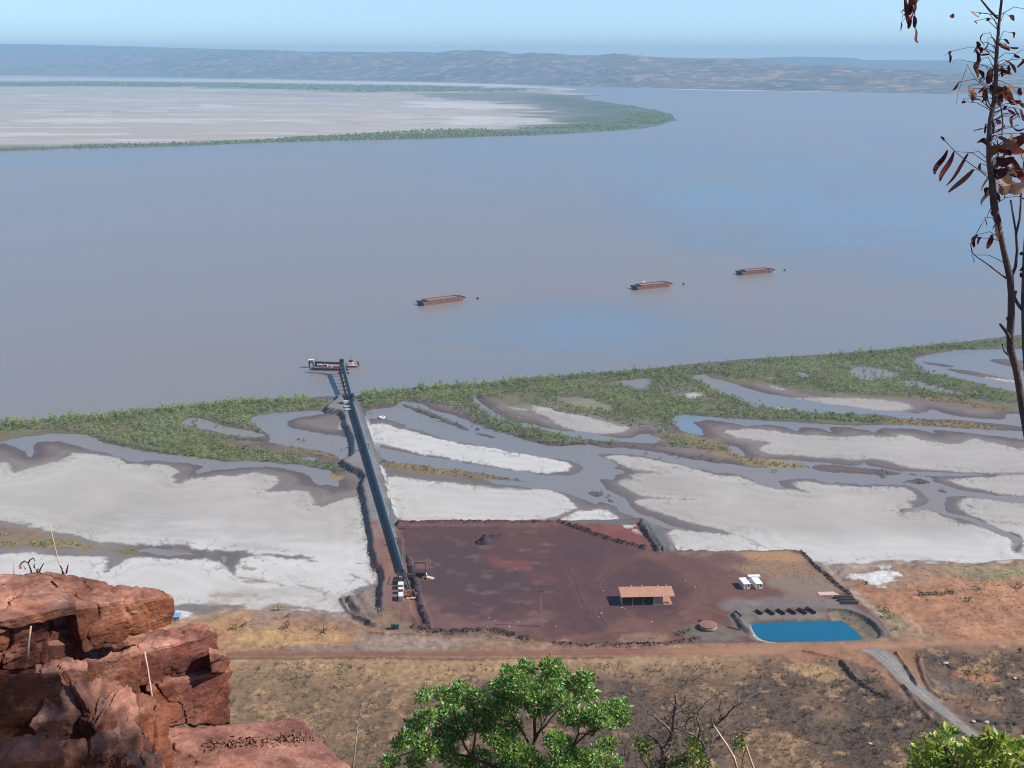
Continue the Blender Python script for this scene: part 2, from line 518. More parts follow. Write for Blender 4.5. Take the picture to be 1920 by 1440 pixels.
MUDCUT = [P(s, 0.3) for s in (
    'A -200,1000 0,1012 100,1030 200,1050 330,1075 380,1100 560,1120 650,1150 730,1180 900,1190 1100,1200 1350,1190 1535,1170 1440,1210 1600,1240 1885,1248 1840,1260 1920,1268 2100,1273 2280,1288 2380,1313 2417,1340 2390,1364 2360,1342 2280,1318 2100,1303 1920,1307 1810,1312 1795,1350 1762,1390 1810,1440 1870,1452 1780,1445 1690,1392 1640,1352 1560,1327 1400,1322 1200,1302 1080,1302 980,1327 880,1372 800,1417 763,1405 800,1360 800,1310 700,1297 400,1287 150,1277 0,1287 -200,1292',
    'H 335,365 400,378 440,430 520,468 640,488 760,528 872,547 850,562 740,542 640,517 550,512 470,482 390,432 355,392',
    'H 925,545 1050,558 1130,588 1167,650 1184,722 1153,742 1150,680 1118,612 1040,577 940,556', 'H 1310,445 1500,535 1520,545 1480,540 1300,455',
    'H 1095,640 1115,650 1120,700 1140,735 1105,715', 'G 1480,500 1520,522 1580,530 1500,535', 'G 1640,622 1760,632 1900,640 1760,645', 'G 1740,688 1920,688 1920,700 1780,702',
    'F 460,640 520,680 620,690 560,712 500,700')]

# the edge of the open water, then a grid of soil from there to the foot of the hill
SHX = np.array([-900, -200, 0, 160, 330, 500, 610, 626, 640, 662, 672, 700, 800, 900, 1000, 1100, 1200, 1300, 1400, 1500, 1600, 1700, 1800, 1900, 2200, 2900], float)
SHY = np.array([850, 808, 792, 779, 761, 747, 744, 742, 741, 744, 742, 736, 724, 718, 707, 700, 693, 682, 673, 667, 660, 651, 641, 629, 595, 520], float)
gx = np.concatenate([np.arange(-560, -20, 10.0), np.arange(-20, 1940, 2.0), np.arange(1940, 2480, 10.0)])
gv = np.linspace(0, 1, 430)
shore = np.interp(gx, SHX, SHY) - 13
GPX = np.repeat(gx[None, :], gv.size, 0)
GPY = shore[None, :] + (1575 - shore[None, :]) * gv[:, None]
gX, gY = at_np(GPX.ravel(), GPY.ravel(), 0.0)
NV, NU = GPX.shape

# outlines are softened by natural irregularity
w1 = fbm(gX, gY, 9, 4, 3)
w2 = fbm(gX, gY, 9, 4, 11)
w3 = fbm(gX, gY, 2.4, 3, 13)
w4 = fbm(gX, gY, 2.4, 3, 17)
wX, wY = gX + w1 * 1.3 + w3 * .55, gY + w2 * 1.6 + w4 * .7
n_big = fbm(gX, gY, 70, 4, 21)
n_mid = fbm(gX, gY, 14, 4, 31)
n_fin = fbm(gX, gY, 2.6, 3, 41)
n_str = fbm(gX * 0.35, gY, 12, 5, 51)
n_d0 = fbm(gX * .45, gY, 5.0, 4, 151)

sw = np.full(gX.shape, -25.0)
for p in WATER:
    sw = np.maximum(sw, sdf(p, wX, wY))
for p in ISLE:
    sw = np.minimum(sw, -sdf(p, wX, wY))
shl = np.stack(at_np(SHX, SHY, 0.0), 1)
sea_poly = np.concatenate([shl, [[shl[-1][0], 9000], [shl[0][0], 9000]]])
ssea = sdf(sea_poly, wX, wY, 25)
ss = np.full(gX.shape, -25.0)
sbright = np.zeros(gX.shape)
for p, bgt in SALT:
    d = sdf(p, wX, wY)
    sbright = np.where(d > np.maximum(ss, -24.9), bgt, sbright)
    ss = np.maximum(ss, d)
for p in MUDCUT:
    ss = np.minimum(ss, -sdf(p, wX, wY))
swa = np.maximum(sw, ssea)

K = 0.80
col = np.empty((gX.size, 3))
def lerp(a, b, t):
    t = np.asarray(t)[:, None]
    return a * (1 - t) + b * t
# wet mud, darker close to the water
col[:] = lerp(lin((122, 108, 102), K)[None], lin((138, 126, 118), K)[None], np.clip(.5 + .5 * n_mid, 0, 1))
col = lerp(col, lin((98, 84, 80), K)[None], sm(-16, -1, swa) * .85)
# drying mud shows the tide lines around each pan
lines = np.sin(ss * .62 + n_big * 3.0) * 0.6 + np.sin(ss * 1.5 + 1.0 + n_mid) * .4
near = sm(-22, -3, ss)
col *= (1 + lines * 0.17 * near * (1 - sm(-2.5, 0, ss)))[:, None]
# salt crust
sc_ = lerp(lin((200, 195, 187), K)[None], lin((174, 168, 161), K)[None], np.clip(.5 + .55 * n_big + .3 * n_str, 0, 1))
sc_ = lerp(sc_, lin((219, 217, 212), K)[None], np.clip(sbright + .15 * n_big, 0, 1) * .8)
sc_ = lerp(sc_, lin((176, 169, 163), K)[None], np.clip(-sbright, 0, 1) * .85)
px_ = GPX.ravel(); py_ = GPY.ravel()
# the crust is whitest near the ramparts and the old shoreline
wh = sm(960, 1060, py_ + n_str * 40 + n_mid * 12) * sm(900, 500, np.abs(px_ - 560))
wh = np.maximum(wh, sm(980, 1030, py_ + n_str * 10) * (px_ > 1180))
sc_ = lerp(sc_, lin((224, 222, 218), K)[None], np.clip(wh, 0, 1) * .6)
sc_ *= (1 + .018 * n_fin + .05 * n_str + .035 * np.sin(ss * .55 + n_big * 6) * sm(60, 0, ss) + .05 * fbm(gX + n_big * 14, gY * 1.2, 34, 3, 131))[:, None] * np.array([.97, .95, .905])
edge = sm(-2.2, .5, ss + n_mid * 1.8 + n_fin * .9)
# fine drainage fingers run into the rims of the pans
fing = np.abs(fbm(gX + w1 * 2, gY + w2 * 2, 12, 4, 161))
fing = sm(.085, .015, fing) * sm(15, 1, ss) * sm(-4, 0, ss)
edge = edge * (1 - .62 * fing)
mid_ = sm(-16, -2, ss)
col = lerp(col, lin((150, 142, 136), K)[None], mid_ * .30)
col = lerp(col, sc_, edge)
# wet film under water and at its edge
col = lerp(col, lin((104, 96, 94), K)[None], sm(-1.5, 1.5, swa) * .6)
wet = sm(-9, 0, swa) * (1 - edge)

gz = np.clip(-swa * 0.05, -0.9, 0.32) + edge * 0.12 + n_fin * 0.02
gz = np.where(swa > 0, np.clip(-swa * 0.09, -0.9, 0), gz)

def brush(spec, rgb, soft=3.0, noise=3.0, z=0.0, amt=1.0, rgb2=None, smooth=1, src=None, mx=30):
    """soil of another colour inside a surveyed outline"""
    global col
    p = P(spec, z, smooth)
    d = sdf(p, wX, wY, mx)
    a = sm(-soft, soft, d + noise * (src if src is not None else n_mid)) * amt * (d > -mx + .1)
    c = lin(rgb, K)[None]
    if rgb2 is not None:
        c = lerp(c, lin(rgb2, K)[None], np.clip(.5 + .6 * n_mid + .35 * n_fin, 0, 1))
    col = lerp(col, c, a)
    return d

def raise_(d, top, slope, noise=0.0):
    global gz
    t = np.clip(d * slope, 0, 1)
    h = t * t * (3 - 2 * t)
    tgt = top + noise
    gz = np.where(d > -24, np.maximum(gz, gz * (1 - h) + tgt * h), gz)

# ground under the mangroves and the low salt plants
for s in ('A -200,330 0,310 240,300 560,215 1300,140 1920,100 1920,250 1500,240 1350,290 1700,390 1920,470 1920,590 1400,535 1000,480 700,400 560,370 300,380 0,420 -200,440',
          'B 640,100 1210,100 1220,190 900,215 600,255 640,320 700,370 500,330 200,250 0,200 0,540 400,590 500,590 900,600 1250,650 1330,640 1250,560 900,540 700,500 300,450 700,400 640,370 300,350 60,290 0,250',
          'C 100,300 140,250 700,180 1920,120 D 1920,160 E 1920,140 2300,110 2300,180 1600,215 1100,250 1090,300 1150,390 1600,480 2000,600 1920,690 1400,640 1100,590 700,580 300,570 0,490 D 1500,330 1300,260 1150,260 900,330 850,380 1300,440 1500,500 E 400,690 1000,740 1920,830 1800,820 1000,785 400,780 0,750 D 1100,540 1000,610 900,640 700,600 300,540 0,460 C 1500,400 1300,330 1000,240 800,320 600,260 200,340'):
    brush(s, (124, 122, 86), 3, 4, 0.2, .8, (100, 98, 74))
brush('B 320,445 700,450 950,470 1200,520 1300,560 1250,600 900,560 600,500 400,470', (108, 86, 80), 2.5, 3, .2, .95, (126, 104, 92))
brush('B 780,455 880,450 1050,485 1200,525 1300,550 1100,545 900,480', (150, 138, 92), 1.5, 3, .3, .8, (110, 96, 80))
brush('B 1165,690 1250,680 1290,700 1230,725', (172, 142, 92), 1.5, 2, .3, .9)
brush('C 255,745 340,735 480,755 650,770 800,790 950,805 1120,835 1300,865 1500,885 1700,915 1815,945 1760,957 1650,940 1450,912 1250,892 1100,882 900,862 700,842 500,815 330,800 280,790', (124, 104, 88), 2, 3, .3, .95, (150, 134, 92))
brush('C 330,800 500,818 700,845 900,865 1100,885 1280,922 1450,940 1300,946 1160,938 1000,918 800,896 600,872 450,855 330,850', (118, 108, 104), 2.5, 2, .3, .8)
brush('A -200,1060 0,1060 160,1090 330,1130 300,1200 150,1190 0,1170 -200,1160', (122, 104, 92), 2, 4, .4, .9, (150, 126, 92))
brush('A 0,1170 150,1185 300,1165 400,1150 550,1190 720,1230 600,1240 300,1220 150,1200 0,1240', (164, 152, 96), 2, 4, .4, .85, (120, 112, 78))
brush('A 900,1240 1000,1235 1060,1255 1000,1275 930,1262', (150, 132, 92), 1.5, 3, .4, .9, (120, 110, 76))
brush('A 740,1190 800,1195 800,1212 750,1210', (160, 150, 100), 1.5, 1, .4, .8)
brush('A 1260,1235 1400,1245 1400,1265 1290,1262', (168, 140, 116), 1.5, 1, .4, .7)
brush('A -200,380 0,375 120,385 220,380 120,405 0,425 -200,440', (140, 110, 84), 2, 4, .2, .8, (120, 112, 80))
brush('D 960,680 1100,680 1250,720 1420,760 1500,840 1700,890 1920,930 1920,950 1600,930 1480,880 1300,840 1100,770 950,740 760,720', (120, 98, 84), 2.5, 4, .2, .9, (150, 132, 90))
brush('E 0,1050 90,1060 250,1075 318,1100 300,1130 200,1140 0,1110', (126, 104, 88), 2, 3, .2, .95, (160, 148, 92))
brush('E 1000,735 1200,745 1440,760 1800,800 1700,835 1440,810 1000,790 850,770', (150, 122, 90), 2.5, 5, .2, .9, (128, 110, 76))
brush('E 1100,560 1300,580 1600,625 1900,680 1700,680 1400,635 1150,600', (150, 116, 84), 3, 5, .2, .8, (124, 110, 72))
brush('D 1220,290 1300,310 1330,370 1430,400 1560,440 1560,490 1400,440 1200,400', (140, 124, 96), 3, 4, .2, .7, (112, 106, 78))
brush('E 350,1095 500,1085 640,1100 780,1125 700,1145 560,1140 430,1128', (118, 96, 86), 2, 2, .2, .9)

# causeway built of grey rock
CW = 'B 1225,95 1310,88 1345,100 1400,110 1425,190 1462,240 1482,300 1532,430 1545,480 1572,540 1592,600 1622,690 1662,840 1702,1010 J 470,400 560,480 700,820 720,1100 800,1330 790,1400 640,1380 400,1340 340,1250 300,1150 320,1000 H 1545,560 1570,500 1545,420 B 1530,1400 1492,1300 1472,1180 1452,1050 1440,930 1410,830 1412,760 1430,690 1352,645 1258,605 1268,578 1332,550 1342,510 1342,440 1312,360 1280,310 1288,260 1258,222 1200,212 1135,200 1175,150 1228,122'
cwp = P(CW, 1.2, 1)
CWZ = 3.4
cw = sdf(cwp, gX + w1 * .7, gY + w2 * .9)
ca = sm(-.6, .9, cw)
c_ = lerp(lin((150, 143, 138), K)[None], lin((132, 125, 122), K)[None], np.clip(.5 + .5 * n_mid + .4 * n_fin, 0, 1))
c_ = lerp(c_, lin((92, 90, 90), K)[None], sm(4.6, 2.4, cw) * .8)
col = lerp(col, c_, ca)
raise_(cw + .3, CWZ, 1 / 3.4, n_fin * .12)
# pale salt crust splashed along the right toe of the causeway
d = ldist(P('B 1470,240 1482,300 1532,430 1560,480', .5, 0, False), gX, gY)
col = lerp(col, lin((214, 210, 206), K)[None], sm(1.6, .3, d + n_fin * 1.2 + .6 * n_mid) * .6)
d = ldist(P('C 310,800 340,920 370,1010 395,1100 420,1160', .5, 0, False), gX, gY)
col = lerp(col, lin((216, 212, 208), K)[None], sm(1.6, .3, d + n_fin * 1.2 + .6 * n_mid) * .6)
brush('B 1275,290 1290,270 1300,320 1280,340', (214, 206, 196), 1, 1.5, .8, .8)

# the dry land along the foot of the hill
LAND = 'H -2500,760 -600,720 0,712 200,742 420,700 620,690 850,682 1000,690 1100,725 1180,745 1330,745 1500,720 1560,730 J 500,1180 640,1290 800,1340 1000,1350 T 1000,1150 1300,1140 1560,1110 1570,1075 G 400,925 560,930 700,935 900,922 1040,935 1200,912 1300,925 1500,945 1600,945 1750,920 1920,918 2600,900 4500,900 T 3600,2400 960,2400 -1800,2400'
landp = P(LAND, 1.0, 1)
ld = sdf(landp, gX + w1 * 2.5, gY + w2 * 3.5, 40)
la = sm(-1.5, 2.5, ld)
lc = lerp(lin((160, 128, 100), K)[None], lin((138, 110, 88), K)[None], np.clip(.5 + .6 * n_mid + .3 * n_fin, 0, 1))
col = lerp(col, lc, la)
gz = np.where(ld > -39, gz * (1 - sm(-2, 9, ld)) + (LZ + .35 * n_mid + .18 * n_fin) * sm(-2, 9, ld), gz)

# loading yard: a level pad
PAD = 'T 742,985 745,977 800,975 900,974.5 1040,974 1130,973 1185,970.5 1203,969 1218,975 1236,992 1252,1006 1273,1031.5 1345,1033 1440,1032 1503,1031.5 1530,1058 1560,1082 1600,1116 1640,1150 1668,1185 1672,1196 1560,1200 1300,1208 1100,1209 1000,1203 950,1186 900,1180 775,1178 T 760,1150 752,1100'
padp = P(PAD, LZ, 0)
pd = sdf(padp, gX + w1 * .35, gY + w2 * .5)
pa = sm(-.5, .8, pd)
pc = lerp(lin((124, 87, 76), K)[None], lin((106, 74, 66), K)[None], np.clip(.5 + .6 * n_mid + .3 * n_fin, 0, 1))
col = lerp(col, pc, pa)
raise_(pd + 1.2, LZ, .45)
inpad = pd > 3
gz = np.where(inpad, LZ + .07 * n_mid + .06 * n_fin, gz)

# causeway surface stays above the yard's left margin
ZB = LZ
brush('J 240,390 330,370 420,560 540,850 640,1060 700,1180 660,1260 520,1260 380,1130 360,980 330,860 300,600', (152, 106, 88), 3, 2, ZB, .9, (136, 98, 86))
brush('J 480,1020 640,1080 690,1180 560,1250 470,1180', (132, 96, 88), 3, 3, ZB, .7)
brush('J 470,400 900,390 1900,380 M 720,160 800,380 1000,600 1180,700 1200,900 1000,1000 700,1000 500,1100 0,1190 J 1800,1400 1200,1310 850,1310 760,1190 700,1000 600,720 560,560 490,470', (100, 70, 68), 7, 8, ZB, .92, (88, 64, 64))
brush('J 620,480 1100,520 1500,620 1800,800 1750,1000 1500,1200 1000,1180 800,1000 700,800 620,640', (82, 65, 68), 8, 8, ZB, .8, (92, 68, 68))
brush('J 1250,680 1400,650 1550,720 1660,760 1560,790 1400,770 1280,740', (134, 78, 68), 4, 6, ZB, .75)
brush('J 1640,840 1800,850 1900,900 1880,930 1740,890', (132, 80, 72), 4, 5, ZB, .6)
brush('J 780,1060 860,1100 850,1240 1200,1280 1600,1250 1900,1180 1900,1330 1500,1320 900,1310 800,1250', (138, 104, 96), 5, 6, ZB, .7)
brush('J 470,385 900,395 1500,400 1500,412 900,412 490,410', (134, 92, 86), 2, 2, ZB, .8)
# paler scuffs where ore has been scraped off
rs = np.random.default_rng(5)
spots = [(J_, K_) for J_, K_ in zip(rs.uniform(700, 1900, 60), rs.uniform(420, 1240, 60))]
for a, b in spots:
    q = at(640 + a / 4.8, 900 + b / 4.8, ZB)
    ra, rb = rs.uniform(1.8, 4.2), rs.uniform(1.4, 3.2)
    e = ((wX - q.x) / ra) ** 2 + ((wY - q.y) / rb) ** 2
    m_ = e < 5
    aa = np.where(m_, sm(1.8, .2, e + 1.0 * n_fin + .5 * n_mid), 0) * rs.uniform(.12, .42)
    col = lerp(col, lin((142, 108, 102), K)[None], aa)
brush('M 90,150 350,158 720,160 770,170 800,260 840,330 700,330 560,320 380,260 180,200', (128, 74, 64), 2, 2, ZB, .95, (142, 88, 76))
for s in ('M 630,165 740,162 700,185 650,185', 'M 710,205 740,215 760,235 790,240 780,252 730,245', 'M 700,318 780,325 850,330 780,338'):
    brush(s, (222, 212, 208), .5, .8, ZB, .9)
brush('M 100,120 400,118 730,112 740,150 400,158 180,158', (112, 110, 110), 1.2, 1, ZB, .95)
# grey rock ramp at the far corner of the yard
rp = brush('F 300,612 365,608 440,640 540,735 605,838 560,855 470,850 400,745 335,660', (112, 112, 108), 1, 1, LZ + .5, 1, (124, 122, 118))
raise_(rp + .5, LZ + 1.6, 1 / 3.0, n_fin * .15)
# grass field and gravel at the right
brush('F 620,858 1535,856 1640,960 1880,1170 1500,1190 1250,1080 1050,1020 900,940 760,900', (160, 128, 100), 4, 7, ZB, .95, (142, 116, 96))
brush('F 1150,865 1530,862 1600,930 1300,940 1100,900', (186, 142, 98), 4, 6, ZB, .8)
brush('F 760,890 950,880 1190,955 1100,975 880,965 780,930', (110, 80, 80), 4, 5, ZB, .8)
brush('F 520,850 700,960 760,1010 720,1020 600,940 490,870', (100, 78, 80), 4, 4, ZB, .6)
brush('F 1120,1040 1600,1040 1760,1100 1900,1170 1500,1130 1250,1075', (140, 126, 114), 4, 6, ZB, .7)
brush('K 0,260 300,250 600,240 1000,220 1300,230 1500,320 1650,430 1800,560 1900,690 1780,690 1770,640 1640,500 1500,420 1300,380 900,370 500,360 100,380 0,360', (140, 128, 120), 3, 4, ZB, .85, (126, 116, 112))
brush('K 100,380 340,400 800,420 1100,400 1160,500 300,530 330,640 360,690 180,640', (146, 140, 128), 2.5, 3, ZB, .85, (126, 118, 108))
brush('K -150,580 60,590 170,680 150,760 -60,760 -240,700 M 1120,1100', (132, 126, 118), 3, 3, ZB, .8) if False else None
brush('M 1120,1100 1300,1060 1480,1080 1600,1130 1650,1190 1560,1215 1300,1195 1150,1180', (134, 126, 112), 2.5, 4, ZB, .85, (116, 106, 92))
brush('M 860,1140 1050,1110 1120,1170 1100,1210 800,1235 560,1240 640,1180', (166, 134, 104), 3, 5, ZB, .8, (142, 112, 92))
brush('M 0,1190 120,1180 180,1220 100,1240 0,1225', (160, 128, 96), 2, 3, ZB, .8)
# vehicle tracks across the yard: paler swept lines
for s in ('M 380,720 450,600 560,500 700,470', 'M 700,1020 950,1000 1200,900 1320,800 1260,640 1140,520 1040,440', 'M 1300,860 1500,780 1700,760 1900,830', 'M 500,1090 900,1060 1200,980 1350,860',
          'M 120,560 200,700 260,900', 'M 600,1100 800,1080 1100,1040 1350,1000 1560,960', 'M 380,900 400,1000 520,1110'):
    ln = P(s, ZB, 2, False)
    dd = ldist(ln, gX + w1 * .8, gY + w2, 8)
    tr = np.maximum(sm(.75, .25, np.abs(dd - 1.0)), sm(.75, .25, np.abs(dd - 2.6)) * .6)
    col = lerp(col, lin((142, 106, 92), K)[None], tr * .2 * (dd < 7.9))

# pond basin
pondp = P('K 300,540 600,525 900,520 1100,512 1285,510 1345,545 1445,620 1540,715 1300,726 1000,736 700,737 520,728 370,692 330,645 302,585', LZ - 1.4, 1)
basin = P('K 160,480 300,460 700,455 1060,430 1160,395 1260,382 1370,385 1520,430 1660,520 1760,640 1755,690 1620,725 1400,735 1000,748 600,750 420,742 330,715 250,650', LZ, 1)
bd = sdf(basin, gX + w1 * .4, gY + w2 * .5)
pod = sdf(pondp, gX + w1 * .25, gY + w2 * .35)
col = lerp(col, lerp(lin((150, 134, 108), K)[None], lin((120, 108, 92), K)[None], np.clip(.5 + .6 * n_fin + .5 * n_mid, 0, 1)), sm(-.5, 1.5, bd) * (gX > at(1560, 1160, 2).x))
col = lerp(col, lin((78, 74, 72), K)[None], sm(-3.2, -.2, pod) * .75 * (n_fin > -.6))
gz = np.where(bd > -1, np.maximum(LZ - np.clip(bd + .4, 0, 9) * .30, LZ - 1.9), gz)
gz = np.where(pod > -.8, np.minimum(gz, LZ - 1.2 - np.clip(pod + .8, 0, 2) * .5), gz)
d = ldist(P('K 312,560 330,640 380,690 520,735', LZ, 1, False), gX, gY)
col = lerp(col, lin((190, 184, 172), K)[None], sm(2.4, .4, d + n_fin * .8) * .75)

# shore land on the right: orange earth and straw
brush('G 560,1085 700,1125 900,1090 1060,1085 1300,1030 1450,1010 1700,1065 1920,1040 2600,1030 2600,1660 1500,1600 1100,1440 800,1280', (190, 138, 100), 4, 7, ZB, .95, (164, 118, 90))
brush('G 720,1130 900,1100 960,1120 800,1160', (146, 96, 78), 3, 4, ZB, .8)
brush('G 1000,945 1300,930 1600,950 1920,920 1920,1040 1450,1060 1330,1010 1200,1060 1000,1040 900,990', (172, 136, 108), 4, 6, ZB, .9, (154, 124, 104))
brush('G 1310,950 1500,945 1920,930 2300,930 2300,1050 1850,1050 1600,1068 1430,1040 1330,1000', (158, 146, 106), 4, 6, ZB, .85, (146, 132, 100))
brush('G 1060,1180 1300,1160 1600,1200 1920,1230 1920,1300 1600,1330 1300,1330 1080,1290 900,1240', (196, 146, 104), 5, 9, ZB, .7, (172, 122, 92))
brush('G 640,1042 780,1010 865,958 905,960 885,1000 1062,1075 940,1092 880,1097 760,1080 690,1062', (226, 222, 216), 1.0, 4.5, ZB, .95, src=n_d0)
brush('G 400,925 560,930 640,950 800,935 900,922 1000,908 1100,912 900,945 780,975 640,1010 580,1035 560,1085 640,1160 720,1232 850,1290 960,1400 880,1400 760,1300 620,1180 480,1030 420,960', (186, 166, 146), 2, 3, ZB, .9, (168, 148, 132))
brush('G 1000,905 1300,915 1500,935 1700,925 1920,905 2300,900 2300,915 1900,925 1600,950 1300,930', (198, 186, 172), 2, 3, ZB - 1, .7)
brush('G 760,1290 900,1280 1000,1320 1100,1420 1000,1480 880,1400', (150, 140, 106), 3, 5, ZB, .8, (128, 122, 92))
# track to the right of the pond
brush('T 1700,1150 1722,1165 1740,1185 1748,1200 1736,1200 1726,1185 1708,1168 1690,1155', (190, 168, 140), 1, 1, ZB, .8)
# left land
brush('H -1500,740 0,720 420,705 850,690 1000,720 900,770 600,800 300,800 200,850 -400,860', (172, 148, 124), 3, 6, ZB, .9, (154, 136, 120))
brush('H 0,730 130,725 200,745 150,800 60,790', (222, 218, 212), 1, 3, 1.0, .9)
brush('H 250,800 500,770 720,780 860,800 1000,810 1300,850 1420,930 1350,1010 900,1000 500,1040 -400,1040 -400,860', (184, 138, 98), 4, 7, ZB, .95, (172, 132, 92))
brush('H 480,950 900,880 1200,900 1300,950 900,980 560,1010', (200, 162, 108), 4, 7, ZB, .8)
brush('H 700,760 860,780 800,860 560,870 480,830', (150, 126, 110), 3, 6, ZB, .7)
brush('H 900,690 1180,745 1330,760 1420,860 1280,800 1000,770 860,790', (152, 130, 118), 3, 5, ZB, .85)
# spoil heap beside the causeway
hp = brush('H 1245,630 1400,590 1460,550 1530,560 1540,640 1580,770 1560,800 1420,790 1330,740 1300,690', (142, 124, 108), 1.5, 1.5, LZ, .95, (120, 104, 94))
raise_(hp, LZ + .7, 1 / 5.0, .35 * np.sin(gX * .9 + gY * .35 + w1 * 2) + n_fin * .15)
brush('H 300,580 650,560 900,530 1100,560 1300,600 1320,740 1100,740 850,700 500,700 300,700', (176, 164, 150), 3, 9, 1.0, .75, (206, 200, 192), src=n_d0)
brush('H 300,625 520,600 660,625 560,645 420,640', (170, 152, 130), 1.5, 4, 1.0, .8, src=n_d0)
brush('H 520,395 580,385 612,430 560,446 525,425', (150, 134, 112), 1, 4, .5, .8, src=n_d0)
brush('H 580,515 700,500 700,525 600,530', (150, 138, 118), 1, 4, .5, .8, src=n_d0)
# roads
road = P('T -700,1232 300,1226 420,1223 700,1222 1000,1219.5 1200,1215 1400,1210 1600,1206 1700,1202.5 1920,1199.5 2600,1190 2600,1199 1920,1205 1760,1209 1700,1216 1600,1222 1400,1227 1200,1229 1000,1231 700,1231.5 420,1233 300,1236 -700,1243', LZ, 0)
rd = sdf(road, gX + w1 * .5, gY + w2 * .6)
laid = brush('T 660,1196 690,1190 720,1188 795,1192 870,1198 895,1206 850,1214 760,1222 670,1224', (168, 146, 126), 2, 2, ZB, .95, (152, 130, 114))
brush('T 560,1216 660,1210 700,1216 660,1224 520,1224', (136, 122, 116), 2, 2, ZB, .7)
ra_ = sm(-1.0, 1.0, rd)
rc = lerp(lin((154, 110, 88), K)[None], lin((140, 96, 78), K)[None], np.clip(.5 + .6 * n_mid, 0, 1))
rc = lerp(rc, lin((184, 138, 106), K)[None], sm(1100, 1500, px_)[...] * .75)
wheel = np.abs(np.mod(rd, 3.0) - 1.5)
rc = rc * (1 + .06 * np.cos(rd * 2.0))[:, None]
col = lerp(col, rc, ra_)
gz = np.where(rd > 0, LZ + .02 * n_fin, gz)
grav = P('T 1606,1219 1640,1213 1668,1222 1692,1248 1736,1292 1790,1341 1840,1382 1900,1424 1990,1470 1960,1520 1880,1450 1846,1404 1806,1374 1756,1336 1700,1293 1656,1248 1630,1226', LZ, 1)
gd = sdf(grav, gX + w1 * .3, gY + w2 * .4)
gc = lerp(lin((144, 136, 126), K)[None], lin((130, 122, 114), K)[None], np.clip(.5 + .6 * n_fin, 0, 1))
gc = lerp(gc, lin((172, 164, 154), K)[None], sm(1.2, .2, np.abs(gd - 3.2)) * .7)
gc = lerp(gc, lin((172, 164, 154), K)[None], sm(.9, .2, np.abs(gd - 1.4)) * .5)

# burnt scrub in front of the road
BURN = 'T -700,1243 420,1234 1000,1232 1200,1230 1400,1228 1600,1223 1700,1217 1760,1210 2600,1199 2700,1700 -900,1700'
bp_ = P(BURN, LZ, 0)
bdn = sdf(bp_, gX, gY + w2 * .6, 40)
ba = sm(-.8, 1.2, bdn)
n_a = fbm(gX, gY * .8, 26, 5, 77)
n_b = fbm(gX, gY, 6.5, 4, 83)
n_c = fbm(gX, gY, 1.7, 3, 85)
bc = lerp(lin((150, 118, 90), K)[None], lin((106, 86, 71), K)[None], np.clip(.5 + .8 * n_b + .3 * n_c, 0, 1))
ash = np.clip(.5 + 1.0 * n_a + .5 * n_b + .35 * n_c - sm(8, 0, bdn) * 1.2 + (px_ - 1000) / 1600.0, 0, 1)
ash *= sm(500, 900, px_)* .75 + .25
bc = lerp(bc, lin((90, 76, 66), K)[None], ash * .8)
bc = lerp(bc, lin((182, 144, 104), K)[None], sm(.15, .8, n_b - .4 * n_a + .25 * n_c) * .6)
straw = sm(30, 3, bdn + n_a * 9) * sm(1500, 1250, px_)
bc = lerp(bc, lin((192, 156, 112), K)[None], straw * .55)
green = sm(800, 450, px_) * sm(1250, 1300, py_) * np.clip(.5 + .7 * n_a, 0, 1)
bc = lerp(bc, lin((142, 128, 88), K)[None], green * .5)
bc *= (1 + .22 * n_c + .16 * n_b)[:, None]
col = lerp(col, bc, ba)
gz = np.where(bdn > 0, LZ + sm(0, 5, bdn) * (.25 * n_b + .16 * n_c + .3 * n_a - .1), gz)
brush('L 100,60 560,70 720,180 900,330 800,330 640,300 500,170 300,150 0,140', (178, 126, 94), 3, 4, ZB, .85, (160, 116, 90))
brush('L 740,180 960,380 1100,560 1000,560 850,400 730,280', (170, 126, 96), 2.5, 3, ZB, .8, (146, 110, 88))
brush('L 860,90 1080,130 1060,200 1100,380 1040,370 960,260', (182, 134, 94), 2, 3, ZB, .85, (160, 118, 86))
brush('L 430,160 560,170 740,340 640,370 520,280', (96, 84, 74), 2, 3, ZB, .85, (120, 100, 84))
brush('L 1280,240 1590,250 1700,330 1500,330 1300,330', (190, 134, 96), 2.5, 4, ZB, .7)
brush('L 1150,310 1440,330 1430,410 1200,400', (112, 108, 104), 2.5, 3, ZB, .75)
brush('L 1480,640 1700,640 1920,560 1920,720 1600,760', (84, 76, 72), 2.5, 4, ZB, .8)
brush('L 0,200 300,230 440,320 300,310 60,260', (192, 156, 112), 2.5, 4, ZB, .7)
col = lerp(col, gc, sm(-.6, .8, gd))
gz = np.where(gd > -1, LZ + .25 - sm(0, -1, gd) * .2, gz)

# windrows of earth and rock
def bund(spec, w, h, rgb, z=LZ, dark=.9, lump=.5, smooth=1):
    global gz, col
    ln = P(spec, z, smooth, False)
    d = ldist(ln, gX + w1 * .5, gY + w2 * .6)
    t = np.clip(1 - d / w, 0, 1)
    gz = gz + h * t * (2 - t) * np.clip(1 + lump * (n_fin + .6 * n_mid), .2, 2) * (d < w)
    col = lerp(col, lerp(lin(rgb, K)[None], lin(tuple(x * .8 for x in rgb), K)[None], np.clip(.5 + .7 * n_fin, 0, 1)), sm(w, w * .6, d + n_fin * .3) * dark)
bund('J 490,383 900,380 1500,376 1900,374', 1.6, 1.1, (96, 74, 78))
bund('M 40,130 110,150 200,190 330,230 460,280 640,325 760,350 815,375', 1.9, 1.6, (96, 70, 68))
bund('J 605,700 620,800 672,900 690,1050 715,1150 765,1240 790,1335', 2.0, 1.5, (82, 70, 72))
bund('J 655,1340 760,1352 920,1352 1330,1352 1500,1382 1690,1440', 1.9, 1.4, (104, 82, 72))
